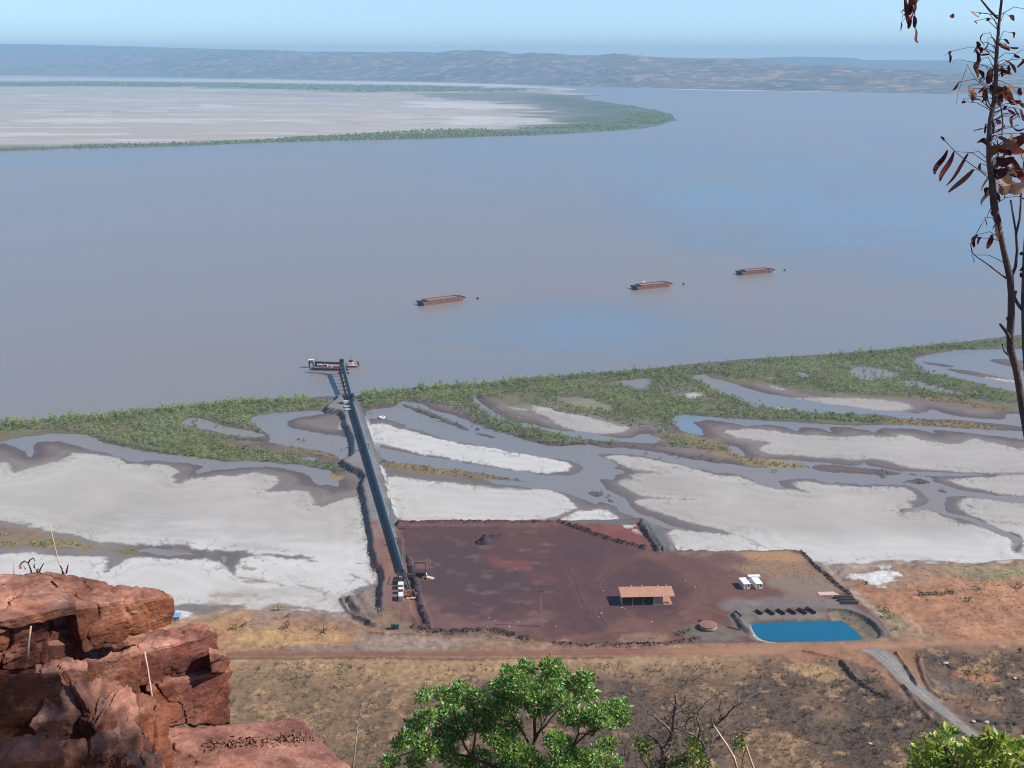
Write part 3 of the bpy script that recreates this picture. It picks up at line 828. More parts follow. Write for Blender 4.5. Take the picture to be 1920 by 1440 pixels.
bund('M 0,1226 100,1238 300,1247 600,1250 850,1243 1100,1222 1240,1196 1320,1188', 1.5, 1.0, (110, 80, 72))
bund('F 325,650 400,760 460,858', 1.6, 1.3, (84, 82, 84))
bund('F 620,850 900,851 1280,851 1532,852', 1.1, .8, (110, 88, 78))
bund('F 1535,852 1640,960 1760,1070 1900,1180', 1.4, 1.0, (100, 84, 74))
bund('K 1180,385 1350,385 1540,440 1680,540 1772,640 1750,690', 1.5, .9, (84, 82, 80))
bund('K 110,450 150,500 200,590 270,640', 1.8, 1.2, (112, 100, 92))
bund('L 425,175 500,280 600,365 700,430 830,480', 1.3, 1.1, (80, 68, 62))
bund('L 930,380 1000,470 1100,600 1250,720', 1.2, .8, (96, 84, 76))
bund('L 880,110 960,240 1040,370', .9, .8, (100, 78, 64))
bund('L 1060,150 1110,380 1240,480', 1.0, .7, (110, 80, 62))
bund('H 1390,800 1460,830 1530,855', 1.8, 1.2, (84, 74, 70))
bund('H 1500,905 1560,915 1700,930 1920,925 2100,940', 1.0, .6, (150, 100, 74))
bund('L 120,95 260,125 400,150', 1.0, .6, (120, 84, 66))
bund('J 0,1050 60,1180 200,1270 300,1310', 1.2, .6, (124, 100, 84))
bund('T 420,1236 700,1235 860,1237 1000,1236 1150,1234', 1.0, .55, (112, 78, 66), dark=.7)
bund('G 1100,925 1300,922 1500,948 1620,945 1760,915 1920,918', 1.2, .5, (120, 96, 80), z=1.0, dark=.6)

# broken texture of dry earth: clods, litter, tufts
brk = np.clip(sm(-1, 3, ld), 0, 1) * (1 - ba * .5) * np.where(pd > 0, .45, 1) * (1 - ra_ * .6)
n_d = fbm(gX, gY, 4.5, 4, 141)
n_e = fbm(gX * .6, gY, 1.6, 3, 143)
col *= (1 + brk * (.20 * n_d + .20 * n_e))[:, None]
gz = gz + brk * .12 * n_e * (pd < 0)
# ---- one sheet of soil, cut into the named pieces of ground
def poly_of(spec, z=LZ):
    return P(spec, z, 0)
zone = np.zeros(gX.shape, np.int8)                       # 0 mudflat
zone[edge > .5] = 1                                      # salt pan
zone[ld > 0] = 2                                         # scrub land
zone[bdn > 0] = 3                                        # burnt ground
zone[pd > 0] = 4                                         # yard
zone[cw > 0] = 5                                         # causeway
zone[bd > 0] = 6                                         # pond bank
zone[rd > 0] = 7                                         # dirt road
zone[(gd > 0) & (rd <= 0)] = 8                           # gravel road
soil = attr_mat('soil', wet=True, scale=0.9, amount=0.16, bump=0.35, dist=0.12)
grain = np.clip(np.maximum(sm(-1, 3, ld), sm(-1, 1, np.maximum(pd, cw))), .18, 1)
ids = np.arange(NV * NU).reshape(NV, NU)
quads = np.stack([ids[:-1, :-1], ids[1:, :-1], ids[1:, 1:], ids[:-1, 1:]], -1).reshape(-1, 4)
qz = zone[quads[:, 3]]
GV = np.stack([gX, gY, gz], 1)
for k, nm in enumerate(('mudflat', 'salt_pan', 'scrub_ground', 'burnt_ground', 'ore_yard_ground', 'causeway', 'pond_bank', 'dirt_road', 'gravel_road')):
    f = quads[qz == k]
    if not len(f):
        continue
    used = np.unique(f)
    rem = np.full(NV * NU, -1)
    rem[used] = np.arange(used.size)
    me = np_mesh(nm, GV[used], rem[f], True)
    col_attr(me, col[used])
    f_attr(me, wet[used], 'wet')
    f_attr(me, grain[used], 'grain')
    tag(link(nm, me, soil), kind='structure')

def ground_z(X, Y):
    """height of the soil sheet near a point"""
    dx, dy = X, Y
    t = Y * CP - (0 - CAM_Z) * SP * -1 if False else None
    # back to the survey grid
    zc = Y * CP + CAM_Z * SP
    yc = Y * SP - CAM_Z * CP
    px = 960 + F * X / zc
    py = 720 - F * yc / zc
    sh_ = np.interp(px, gx, shore)
    v = np.clip((py - sh_) / (1575 - sh_), 0, 1) * (NV - 1)
    u = np.interp(px, gx, np.arange(NU))
    i, j = np.clip(np.round(v).astype(int), 0, NV - 1), np.clip(np.round(u).astype(int), 0, NU - 1)
    return i * NU + j

def gzat(x, y):
    return float(gz[ground_z(np.array([x]), np.array([y]))[0]])

# ------------------------------------------------------------------ water
WXp = np.concatenate([np.arange(-2200, -40, 60.0), np.arange(-40, 1960, 10.0), np.arange(1960, 4200, 60.0)])
WYp = np.concatenate([np.array([138, 141, 144.5, 148, 152, 156, 160, 165, 170, 176]), np.arange(182, 1110, 8.0)])
wx, wy = np.meshgrid(WXp, WYp)
X, Y = at_np(wx.ravel(), wy.ravel(), 0.0)
wxr, wyr = wx.ravel(), wy.ravel()
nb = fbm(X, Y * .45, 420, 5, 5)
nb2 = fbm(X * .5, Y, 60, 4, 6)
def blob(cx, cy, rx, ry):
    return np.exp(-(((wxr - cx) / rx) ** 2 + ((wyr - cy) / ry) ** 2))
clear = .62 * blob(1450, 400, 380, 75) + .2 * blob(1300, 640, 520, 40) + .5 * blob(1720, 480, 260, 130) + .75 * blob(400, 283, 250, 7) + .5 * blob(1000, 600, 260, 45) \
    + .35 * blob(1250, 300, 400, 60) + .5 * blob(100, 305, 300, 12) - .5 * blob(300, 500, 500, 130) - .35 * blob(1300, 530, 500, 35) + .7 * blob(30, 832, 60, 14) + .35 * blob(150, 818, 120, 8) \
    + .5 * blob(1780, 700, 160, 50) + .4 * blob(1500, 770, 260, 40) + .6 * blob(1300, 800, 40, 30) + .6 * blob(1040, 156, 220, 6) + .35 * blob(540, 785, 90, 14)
clear = np.clip(clear * (1 + .5 * nb2) + nb * .30 + nb2 * .12, 0, 1)  # less silt, plus bluish sky reflection painted in as soft patches
nu, nv = len(WXp), len(WYp)
ii = np.arange(nu * nv).reshape(nv, nu)
wq = np.stack([ii[:-1, :-1], ii[1:, :-1], ii[1:, 1:], ii[:-1, 1:]], -1).reshape(-1, 4)
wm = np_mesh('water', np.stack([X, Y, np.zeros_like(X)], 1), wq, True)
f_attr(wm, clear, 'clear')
m, nt, b = nodes('silty_water')
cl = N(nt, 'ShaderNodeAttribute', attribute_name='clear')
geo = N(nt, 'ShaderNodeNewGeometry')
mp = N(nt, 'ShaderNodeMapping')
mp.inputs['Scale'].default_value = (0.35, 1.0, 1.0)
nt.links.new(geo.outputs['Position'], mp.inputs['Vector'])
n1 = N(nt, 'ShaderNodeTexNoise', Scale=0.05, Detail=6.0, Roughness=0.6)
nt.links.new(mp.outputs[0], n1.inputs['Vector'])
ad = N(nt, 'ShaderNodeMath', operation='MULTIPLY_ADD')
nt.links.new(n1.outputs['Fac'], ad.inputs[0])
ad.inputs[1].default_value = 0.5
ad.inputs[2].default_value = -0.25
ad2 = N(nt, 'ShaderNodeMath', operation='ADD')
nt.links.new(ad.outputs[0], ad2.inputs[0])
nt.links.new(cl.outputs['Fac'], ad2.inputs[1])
cc = ramp(nt, ad2.outputs[0], [(0.0, lin4((132, 123, 114))), (0.45, lin4((121, 123, 124))), (1.0, lin4((112, 132, 146)))])  # blue end puts reflected sky into the base colour of the clearer water
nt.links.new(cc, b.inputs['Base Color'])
b.inputs['Roughness'].default_value = 0.28
b.inputs['IOR'].default_value = 1.33
n2 = N(nt, 'ShaderNodeTexNoise', Scale=0.16, Detail=5.0, Roughness=0.65)
mp2 = N(nt, 'ShaderNodeMapping')
mp2.inputs['Scale'].default_value = (0.8, 1.0, 1.0)
nt.links.new(geo.outputs['Position'], mp2.inputs['Vector'])
nt.links.new(mp2.outputs[0], n2.inputs['Vector'])
bpn = N(nt, 'ShaderNodeBump', Strength=0.35, Distance=0.5)
nt.links.new(n2.outputs['Fac'], bpn.inputs['Height'])
nt.links.new(bpn.outputs[0], b.inputs['Normal'])
WATER_MAT = m
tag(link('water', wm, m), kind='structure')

# pond of clear blue water
q = np.concatenate([pondp + (pondp - pondp.mean(0)) * .03])
mb = MB()
mb.add([(a, c, LZ - 1.4) for a, c in q], [tuple(range(len(q)))])
m, nt, b = nodes('blue_pond_water')
b.inputs['Base Color'].default_value = lin4((18, 96, 126))
b.inputs['Roughness'].default_value = 0.12
b.inputs['IOR'].default_value = 1.33
tag(mb.build('pond_water', m), kind='structure')

# ------------------------------------------------------------------ far country: salt plain of the peninsula and the ranges behind
far_mat = attr_mat('far_soil', scale=0.012, amount=0.12, bump=0.0)
pen = P('T -900,305 0,284.5 120,280.5 250,276.5 400,272 520,268 650,264 760,261.5 880,258 1000,254 1080,250.5 1150,246.5 1200,242 1240,235 1262,227 1269,220 1262,213.5 1240,208 1205,202 1180,197.5 1140,192 1110,187.5 1092,184 1098,181 1130,178.5 1080,175 1040,171 1090,167.5 1060,164.5 1000,161 940,158 860,155.5 780,153.5 700,152.5 600,151 500,149 300,146 100,142.5 0,141 -900,135', 0, 0)
fx = np.concatenate([np.arange(-700, 0, 20.0), np.arange(0, 1290, 3.0)])
fy = np.concatenate([np.arange(138.5, 200, .8), np.arange(200, 310, 1.0)])
FX, FY = np.meshgrid(fx, fy)
FXr, FYr = FX.ravel(), FY.ravel()
X, Y = at_np(FXr, FYr, 0.5)
wn1, wn2 = fbm(X, Y, 260, 4, 61), fbm(X, Y, 260, 4, 62)
dpen = sdf(pen, X + wn1 * 25, Y + wn2 * 60, 900)
nst = fbm(X * .16, Y, 330, 5, 63)
nst2 = fbm(X * .3, Y, 90, 4, 64)
fcol = lerp(lin((198, 186, 172), K)[None], lin((184, 172, 160), K)[None], np.clip(.5 + .6 * nst, 0, 1))
fcol = lerp(fcol, lin((226, 214, 206), K)[None], sm(.25, .75, nst2 + .5 * nst) * .7)
def fbrush(spec, rgb, soft, noise, amt=1.0, src=None):
    global fcol
    d = sdf(P(spec, .5, 0), X + wn1 * 40, Y + wn2 * 40, 1200)
    a = sm(-soft, soft, d + noise * (src if src is not None else nst2)) * amt * (d > -1199)
    fcol = lerp(fcol, lin(rgb, K)[None], a)
    return a
fbrush('T -900,146 0,146 300,148 600,151 900,156 1050,160 1000,163 700,158 300,152 0,150 -900,150', (222, 208, 200), 120, 120, .8)
vg1 = fbrush('T -900,150 0,153 200,152.5 400,155 560,157.5 800,161 960,166 1000,170 820,173 640,172 520,167 380,163.5 200,162 0,162 -900,160', (92, 104, 92), 90, 420, .85)
fbrush('T 780,176 900,172 1000,173 1080,182 1160,200 1200,215 1180,235 1060,240 960,235 1000,215 960,195 860,185', (96, 104, 90), 70, 300, .8)
fbrush('T 780,190 960,196 1000,202 900,206 760,200', (226, 218, 212), 40, 160, .7)
fbrush('T 860,215 1000,222 1040,228 960,236 820,232', (222, 212, 204), 40, 120, .7)
fbrush('T 0,222 200,223 400,226 500,229 300,230 0,229', (224, 214, 206), 50, 160, .75)
fbrush('T 350,196 430,197 480,202 380,201', (224, 216, 210), 40, 60, .7)
fbrush('T 300,172 520,174 700,182 560,182 400,176', (160, 146, 146), 80, 200, .55)
belt = sm(240, 60, dpen - sm(300, 1150, FXr) * 260 + nst2 * 120) * (FYr > 178)
fcol = lerp(fcol, lin((90, 102, 78), K)[None], belt * .85)
fz = np.clip(dpen * .02, -3, .6)
nu, nv = len(fx), len(fy)
ii = np.arange(nu * nv).reshape(nv, nu)
fq = np.stack([ii[:-1, :-1], ii[1:, :-1], ii[1:, 1:], ii[:-1, 1:]], -1).reshape(-1, 4)
keep = (dpen[fq] > -60).any(1)
me = np_mesh('salt_plain', np.stack([X, Y, fz], 1), fq[keep], True)
col_attr(me, fcol)
f_attr(me, np.zeros(len(X)), 'wet')
tag(link('salt_plain', me, far_mat), kind='structure')

def range_(name, base, crest, depth, rows, seed, c1, c2, c3, rough, xs=np.arange(-560, 2490, 6.0), crestpos=.62):
    """hill country between its foot line and its skyline, as seen from the lookout"""
    bx = np.interp(xs, base[0], base[1])
    cy = np.interp(xs, crest[0], crest[1])
    X0, Y0 = at_np(xs, bx, 0.0)
    D0 = np.hypot(X0, Y0)
    ux, uy = X0 / D0, Y0 / D0
    t = np.linspace(0, 1, rows)
    D = D0[None] + t[:, None] * depth
    dc = D0 + crestpos * depth
    dx, dy, dz = ray(xs, cy)
    slope = dz / np.hypot(dx, dy)
    H = CAM_Z + slope * dc                                 # height of the crest
    X, Y = ux[None] * D, uy[None] * D
    prof = np.where(t < crestpos, np.clip(t / crestpos, 0, 1) ** 1.05, 1 - .25 * (t - crestpos) / (1 - crestpos))[:, None]
    nn = fbm(X.ravel(), Y.ravel(), 1000, 6, seed).reshape(X.shape)
    n3 = fbm(X.ravel() + nn.ravel() * 100, Y.ravel(), 220, 5, seed + 3).reshape(X.shape)
    rid = 1 - np.abs(fbm(X.ravel(), Y.ravel(), 800, 4, seed + 9)).reshape(X.shape)
    w = np.clip(np.minimum(prof * 2.2, (1 - prof) * 4.5 + .06), 0, 1)
    Z = H[None] * prof + w * rough * H[None] * (nn * .30 + (rid - .6) * .30) + n3 * 7 * np.clip(prof * 6, 0, 1)
    Z = np.maximum(Z, -3)
    Z[0] = -3
    g = np.clip(.5 + .6 * n3 + .35 * nn, 0, 1).ravel()
    steep = np.clip((np.gradient(Z, axis=0) / (depth / rows)) * 3, 0, 1).ravel()
    c = lerp(lin(c1, K)[None], lin(c2, K)[None], g)
    sp = fbm(X.ravel(), Y.ravel(), 90, 3, seed + 5)
    c = lerp(c, lin(c3, K)[None], sm(.1, .7, sp + .5 * n3.ravel()) * .6)
    c = lerp(c, lin(c2, K)[None], sm(.0, .6, fbm(X.ravel(), Y.ravel(), 60, 3, seed + 8)) * .5)
    nv, nu = X.shape
    ii = np.arange(nu * nv).reshape(nv, nu)
    q = np.stack([ii[:-1, :-1], ii[:-1, 1:], ii[1:, 1:], ii[1:, :-1]], -1).reshape(-1, 4)
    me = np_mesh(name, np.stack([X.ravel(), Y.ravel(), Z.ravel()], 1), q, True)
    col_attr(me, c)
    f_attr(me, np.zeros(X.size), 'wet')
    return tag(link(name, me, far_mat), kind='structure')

BASE = ([-700, 0, 250, 500, 760, 900, 1000, 1100, 1200, 1300, 1450, 1600, 1760, 1920, 2600], [139.3, 140.3, 142.5, 147, 152, 155.5, 158.5, 161.5, 164.5, 167, 170, 173, 176, 178, 184])
range_('hills', BASE, ([-700, 0, 60, 200, 380, 470, 520, 545, 600, 640, 700, 760, 820, 860, 900, 935, 955, 975, 1005, 1025, 1060, 1100, 1120, 1150, 1180, 1220, 1250, 1300, 1340, 1385, 1405, 1460, 1500, 1560, 1620, 1700, 1800, 1920, 2600],
                       [103, 103.5, 103, 100, 95.5, 94, 93.5, 95, 98.5, 97.5, 98, 97, 98, 95, 94.5, 95, 98.5, 100.5, 98, 99.5, 102, 103.5, 103, 99.5, 101.5, 107, 109.5, 110, 110, 109.5, 112.5, 119, 123, 122, 127, 131, 136, 141, 150]),
       4500, 70, 101, (128, 112, 100), (70, 78, 74), (222, 178, 146), .38)
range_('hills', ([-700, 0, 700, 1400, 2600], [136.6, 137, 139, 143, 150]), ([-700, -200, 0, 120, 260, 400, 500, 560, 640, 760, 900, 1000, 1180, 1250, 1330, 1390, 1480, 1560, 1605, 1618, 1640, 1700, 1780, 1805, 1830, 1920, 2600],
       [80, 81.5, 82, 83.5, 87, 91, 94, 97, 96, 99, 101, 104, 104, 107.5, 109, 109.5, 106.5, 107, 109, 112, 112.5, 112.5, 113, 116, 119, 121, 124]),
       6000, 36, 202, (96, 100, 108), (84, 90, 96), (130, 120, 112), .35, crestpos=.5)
# far land beneath the ranges
mb = MB()
mb.add([(-38000, 11000, -2.5), (38000, 11000, -2.5), (38000, 36000, -2.5), (-38000, 36000, -2.5)], [(0, 1, 2, 3)])
tag(mb.build('terrain', paint('far_plain', (140, 130, 104), rough=.95, scale=.001)), kind='structure')
# pale beaches along the far shore
mb = MB()
for s in ('T 1225,166.3 1300,167.6 1420,169.6 1560,171.6 1560,172.6 1420,170.8 1300,169.0 1225,167.0', 'T 1655,170.4 1740,172.4 1815,174 1815,176.6 1740,174.6 1680,172.6', 'T 490,147.4 520,148 540,149.4 500,148.8'):
    p = P(s, 1.5, 0)
    mb.add([(a, c, 1.5) for a, c in p], [tuple(range(len(p)))])
tag(mb.build('beach', paint('beach_sand', (226, 214, 204), rough=.95, scale=.004)), kind='structure')

# the hillside of the lookout: falls away under the camera to the plain
hd = np.array([-40, -6, 1.2, 2.5, 5, 9, 14, 20, 28, 40, 60, 90, 130, 180, 250, 300, 340, 362])
hz = np.array([251, 248.6, 248.3, 246.5, 243.6, 240.3, 236.8, 232.8, 227, 217.5, 202, 180, 152, 118, 71, 38, 10, -3])
ts = np.interp(np.linspace(0, 1, 150), np.linspace(0, 1, len(hd)), hd)
xs = np.concatenate([np.linspace(-420, -30, 40), np.linspace(-28, 28, 60), np.linspace(30, 420, 40)])
HX, HY = np.meshgrid(xs, ts)
HZ = np.interp(HY, hd, hz)
nn = fbm(HX.ravel(), HY.ravel(), 22, 5, 301).reshape(HX.shape)
nf_ = fbm(HX.ravel(), HY.ravel(), 3.5, 4, 303).reshape(HX.shape)
HZ = HZ - np.abs(nn) * np.clip(HY * .05, 0, 5) + nf_ * np.clip(HY * .006, .05, .35) - .15
HZ = np.maximum(HZ, -2.8)
nv, nu = HX.shape
ii = np.arange(nu * nv).reshape(nv, nu)
me = np_mesh('hillside', np.stack([HX.ravel(), HY.ravel(), HZ.ravel()], 1), np.stack([ii[:-1, :-1], ii[:-1, 1:], ii[1:, 1:], ii[1:, :-1]], -1).reshape(-1, 4), True)
col_attr(me, lerp(lin((128, 92, 70))[None], lin((92, 74, 58))[None], np.clip(.5 + .6 * nn.ravel() + .4 * nf_.ravel(), 0, 1)))
f_attr(me, np.zeros(nu * nv), 'wet')
f_attr(me, np.ones(nu * nv), 'grain')
tag(link('hillside', me, soil), kind='structure')
def hill_z(x, y):
    return float(np.interp(y, hd, hz)) - .3

# haze of the dry season air
mb = MB().box(-40000, 40000, -1500, 37000, -4, 590)
m = bpy.data.materials.new('haze_air')
m.use_nodes = True
nt = m.node_tree
nt.nodes.remove(nt.nodes['Principled BSDF'])
pv = N(nt, 'ShaderNodeVolumePrincipled')
pv.inputs['Color'].default_value = HAZE_COLOR
pv.inputs['Density'].default_value = HAZE_DENSITY
pv.inputs['Anisotropy'].default_value = 0.0
nt.links.new(pv.outputs[0], nt.nodes['Material Output'].inputs['Volume'])
tag(mb.build('haze', m), kind='stuff')

# ------------------------------------------------------------------ vegetation of the shore and the burnt plain
def quads_cloud(centers, nrm, size, jitter, r):
    """leaf clumps: small bent quads around given points"""
    n = len(centers)
    a = r.normal(size=(n, 3))
    nrm = nrm + a * jitter
    nrm /= np.linalg.norm(nrm, axis=1, keepdims=True) + 1e-9
    t = np.cross(nrm, r.normal(size=(n, 3)))
    t /= np.linalg.norm(t, axis=1, keepdims=True) + 1e-9
    b = np.cross(nrm, t)
    s = size[:, None] if hasattr(size, '__len__') else size
    e = s * r.uniform(.7, 1.3, (n, 1))
    f = s * r.uniform(.5, .9, (n, 1))
    v = np.stack([centers - t * e, centers - b * f, centers + t * e, centers + b * f], 1).reshape(-1, 3)
    q = np.arange(4 * n).reshape(n, 4)
    return v, q

def crown_template(seed, n, rx, rz, leaf, base=.45, lobes=5):
    r = np.random.default_rng(seed)
    lc = r.normal(size=(lobes, 3)) * np.array([rx * .42, rx * .42, rz * .25])
    lc[:, 2] += rz * (base + .45)
    k = r.integers(0, lobes, n)
    d = r.normal(size=(n, 3))
    d /= np.linalg.norm(d, axis=1, keepdims=True)
    d[:, 2] = np.abs(d[:, 2]) * .95 - .15
    p = lc[k] + d * np.array([rx * .58, rx * .58, rz * .5]) * r.uniform(.75, 1.05, (n, 1))
    v, q = quads_cloud(p, d, leaf, .45, r)
    # stem and two limbs as slim prisms
    tv, tq = [], []
    for (x0, y0, z0, x1, y1, z1, w) in [(0, 0, -.3, 0, 0, rz * .8, .10 * rx ** .5)] + [(0, 0, rz * .25, lc[i][0], lc[i][1], lc[i][2], .06 * rx ** .5) for i in range(2)]:
        bb = len(v) + len(tv)
        for (x, y, z, ww) in ((x0, y0, z0, w), (x1, y1, z1, w * .5)):
            tv += [(x + ww, y, z), (x - ww * .5, y + ww * .87, z), (x - ww * .5, y - ww * .87, z)]
        tq += [(bb, bb + 1, bb + 4, bb + 3), (bb + 1, bb + 2, bb + 5, bb + 4), (bb + 2, bb, bb + 3, bb + 5)]
    shade = np.concatenate([np.repeat(r.uniform(.75, 1.25, n), 4), np.full(len(tv), .55)])
    return np.concatenate([v, np.array(tv)]), np.concatenate([q, np.array(tq)]), shade

def scatter(name, temps, pos, scl, rz, rgb, mat, stretch=None, **kw):
    """many plants of one kind joined as a single mass"""
    V, Q, C, off = [], [], [], 0
    kind = np.arange(len(pos)) % len(temps)
    for k, (tv, tq, sh) in enumerate(temps):
        m = np.nonzero(kind == k)[0]
        if not m.size:
            continue
        c, s = np.cos(rz[m])[:, None], np.sin(rz[m])[:, None]
        x = (tv[None, :, 0] * c - tv[None, :, 1] * s) * scl[m, None]
        y = (tv[None, :, 0] * s + tv[None, :, 1] * c) * scl[m, None]
        z = tv[None, :, 2] * (scl[m] if stretch is None else stretch[m])[:, None]
        P3 = np.stack([x + pos[m, 0, None], y + pos[m, 1, None], z + pos[m, 2, None]], -1)
        V.append(P3.reshape(-1, 3))
        Q.append((tq[None] + (np.arange(m.size) * len(tv))[:, None, None]).reshape(-1, tq.shape[1]) + off)
        C.append((rgb[m][:, None, :] * sh[None, :, None]).reshape(-1, 3))
        off += m.size * len(tv)
    me = np_mesh(name, np.concatenate(V), np.concatenate(Q))
    col_attr(me, np.concatenate(C))
    return tag(link(name, me, mat), kind='stuff', **kw)

MANG = leaf_mat('mangrove_leaf', rough=.6, trans=.38, spec=.2)
STRAW = leaf_mat('dry_plant', rough=.85, trans=.15, spec=.1)

def grid_points(polys, step, z, r, jit=.5, keep=1.0):
    out = []
    for p in polys:
        x0, y0 = p.min(0)
        x1, y1 = p.max(0)
        X, Y = np.meshgrid(np.arange(x0, x1, step), np.arange(y0, y1, step))
        X = X.ravel() + r.uniform(-jit, jit, X.size) * step
        Y = Y.ravel() + r.uniform(-jit, jit, Y.size) * step
        ins = sdf(p, X + fbm(X, Y, 8, 2, 71) * 2, Y + fbm(X, Y, 8, 2, 72) * 2.5, 2) > 0
        ins &= r.random(X.size) < keep
        out.append(np.stack([X[ins], Y[ins]], 1))
    return np.concatenate(out)

r = np.random.default_rng(11)
MB1 = P('T -260,838 -200,812 0,795 160,782 330,765 500,751 612,749 622,756 600,768 530,772 475,777 470,786 500,812 470,806 430,800 370,781 343,785 342,800 400,814 440,822 500,822 505,829 420,827 400,830 470,842 560,851 630,868 652,880 640,890 560,875 480,868 400,862 300,850 230,838 180,826 150,812 60,806 0,810', .2)
MB2 = P('T 668,754 672,741 700,738 800,727 900,722 1000,711 1200,697 1400,678 1600,665 1800,646 1920,634 2250,602 2250,640 1920,652 1800,655 1720,664 1712,680 1760,700 1830,720 1900,738 1940,760 1850,752 1750,745 1700,745 1600,741 1500,729 1440,719 1380,711 1330,701 1308,704 1330,725 1390,745 1440,765 1560,775 1640,782 1690,792 1560,791 1440,788 1300,780 1270,783 1220,790 1180,785 1130,765 1080,750 1040,745 1010,740 960,738 950,750 900,745 890,750 940,780 1000,800 1060,822 1110,832 1030,835 960,815 880,782 850,764 790,752 700,768 680,768', .2)
STR = [P(s, .2) for s in (
    'C 450,300 560,335 700,385 840,442 965,502 940,512 800,455 640,395 500,345',
    'C 960,400 1200,470 1400,520 1560,560 1920,590 1960,620 1640,622 1480,612 1300,562 1100,502 940,450',
    'D -100,650 0,650 200,700 400,740 560,755 800,780 950,790 1100,735 1200,732 1400,768 1500,838 1480,862 1350,835 1250,815 1100,800 960,802 700,792 500,782 250,762 100,767 0,742 -100,700',
    'E 0,680 200,690 280,700 440,702 640,715 800,722 880,740 860,775 700,772 500,762 300,752 100,742 0,737',
    'D -100,330 100,360 300,420 500,480 700,560 850,620 900,660 800,650 560,600 420,560 250,545 100,510 -80,470', 'D 900,620 1050,560 1110,590 1090,680 1180,740 1000,760 940,700', 'E 400,700 640,710 900,735 860,775 600,770 420,755')]
thick = grid_points([MB1, MB2], 3.3, .2, r)
strip = grid_points(STR, 3.4, .2, r, keep=.8)
pts = np.concatenate([thick, strip])
gi = ground_z(pts[:, 0], pts[:, 1])
edge_d = swa[gi]
ok = (edge_d < 1.0) & (edge[gi] < .35) & (cw[gi] < -1.2)
# thinner towards the dry side
gate = fbm(pts[:, 0], pts[:, 1], 16, 3, 91)
inl = sm(6, 30, -ssea[gi])
strip_ = np.arange(len(pts)) >= len(thick)
gate2 = fbm(pts[:, 0], pts[:, 1], 7, 3, 93)
ok &= (gate + .6 * gate2) > np.where(strip_, -.75, -1.2 + .42 * inl)
pts, gi, gate = pts[ok], gi[ok], gate[ok]
# distance to the open shore decides the height
dsh = -ssea[gi]
tall = sm(24, 3, dsh)
sc_h = (.62 + .42 * tall) * r.uniform(.5, 1.35, len(pts)) * (1 + .12 * gate)
tone = np.clip(.5 + .45 * fbm(pts[:, 0], pts[:, 1], 30, 3, 92) + r.normal(0, .3, len(pts)), 0, 1)
def greens(t):
    a = lerp(lin((116, 136, 74), 1.0)[None], lin((170, 182, 120), 1.0)[None], t)
    return a
rgbm = greens(tone)
rgbm = lerp(rgbm, lin((104, 132, 70))[None], tall * .4)
yl = r.random(len(pts)) < .05
rgbm[yl] = lin((168, 166, 108))
# sparse trees standing in the flooded places
sp_polys = [P(s, .0) for s in ('E 570,385 700,345 860,370 985,400 965,432 800,455 640,432', 'E 950,465 1100,452 1200,478 1380,528 1510,562 1380,555 1200,522 1040,492',
                               'D 480,780 900,830 1100,850 1250,870 1350,890 1340,905 1200,880 1050,860', 'C 800,400 900,300 930,440 1050,500 1000,520 880,460', 'B 70,290 240,265 440,330 300,345 150,315', 'E 920,335 1060,390 1000,395')]
spp = grid_points(sp_polys, 5.0, 0, r, keep=.5)
sing = [at(x, y, .1) for x, y in ((1211, 853), (1238, 862), (1316, 857), (1335, 864), (1362, 864), (1128, 924), (1141, 933), (1653, 892), (1720, 902), (1733, 906), (1700, 905), (1766, 919), (1346, 733), (1424, 752), (1186, 842),
                                   (894, 808), (561, 825), (570, 828), (1448, 885), (1490, 877), (1455, 886), (651, 842), (641, 845), (714, 875), (720, 880), (636, 877), (646, 884), (1190, 838), (1275, 858), (1410, 862))]
spp = np.concatenate([spp, np.array([(p.x, p.y) for p in sing])])
spi = ground_z(spp[:, 0], spp[:, 1])
allp = np.concatenate([np.concatenate([pts, np.maximum(gz[gi], -.1)[:, None]], 1), np.concatenate([spp, np.maximum(gz[spi], -.15)[:, None]], 1)])
alls = np.concatenate([sc_h, r.uniform(.35, .62, len(spp))])
allc = np.concatenate([rgbm, lerp(lin((104, 112, 66))[None], lin((126, 128, 84))[None], r.random(len(spp)))])
temps = [crown_template(40 + i, 60, 2.4, 3.5, .40, base=.15, lobes=7) for i in range(6)]
# the trees that show largest stand as single trees
pxh = alls / np.hypot(allp[:, 1], CAM_Z)
infr = np.abs(allp[:, 0] / (allp[:, 1] * CP + CAM_Z * SP)) < .43
order = np.argsort(-(pxh * infr))
single, mass = order[:270], order[270:]
big = [crown_template(140 + i, 110, 2.4, 3.5, .34, base=.15, lobes=8) for i in range(6)]
bigme = []
for i, (tv, tq, sh) in enumerate(big):
    row = []
    for t in (0.15, .5, .85):
        nt4 = len(tv) - 18                                    # the last 18 points are stem and limbs
        me = np_mesh('crown', tv[:nt4], tq[tq.max(1) < nt4])
        col_attr(me, greens(np.array([t])) * sh[:nt4, None])
        me.materials.append(MANG)
        mt = np_mesh('trunk', tv[nt4:], tq[tq.max(1) >= nt4] - nt4)
        col_attr(mt, np.repeat(lin((104, 96, 80))[None], 18, 0))
        mt.materials.append(STRAW)
        row.append((me, mt))
    bigme.append(row)
cx_split = at(655, 780).x
lists = {}
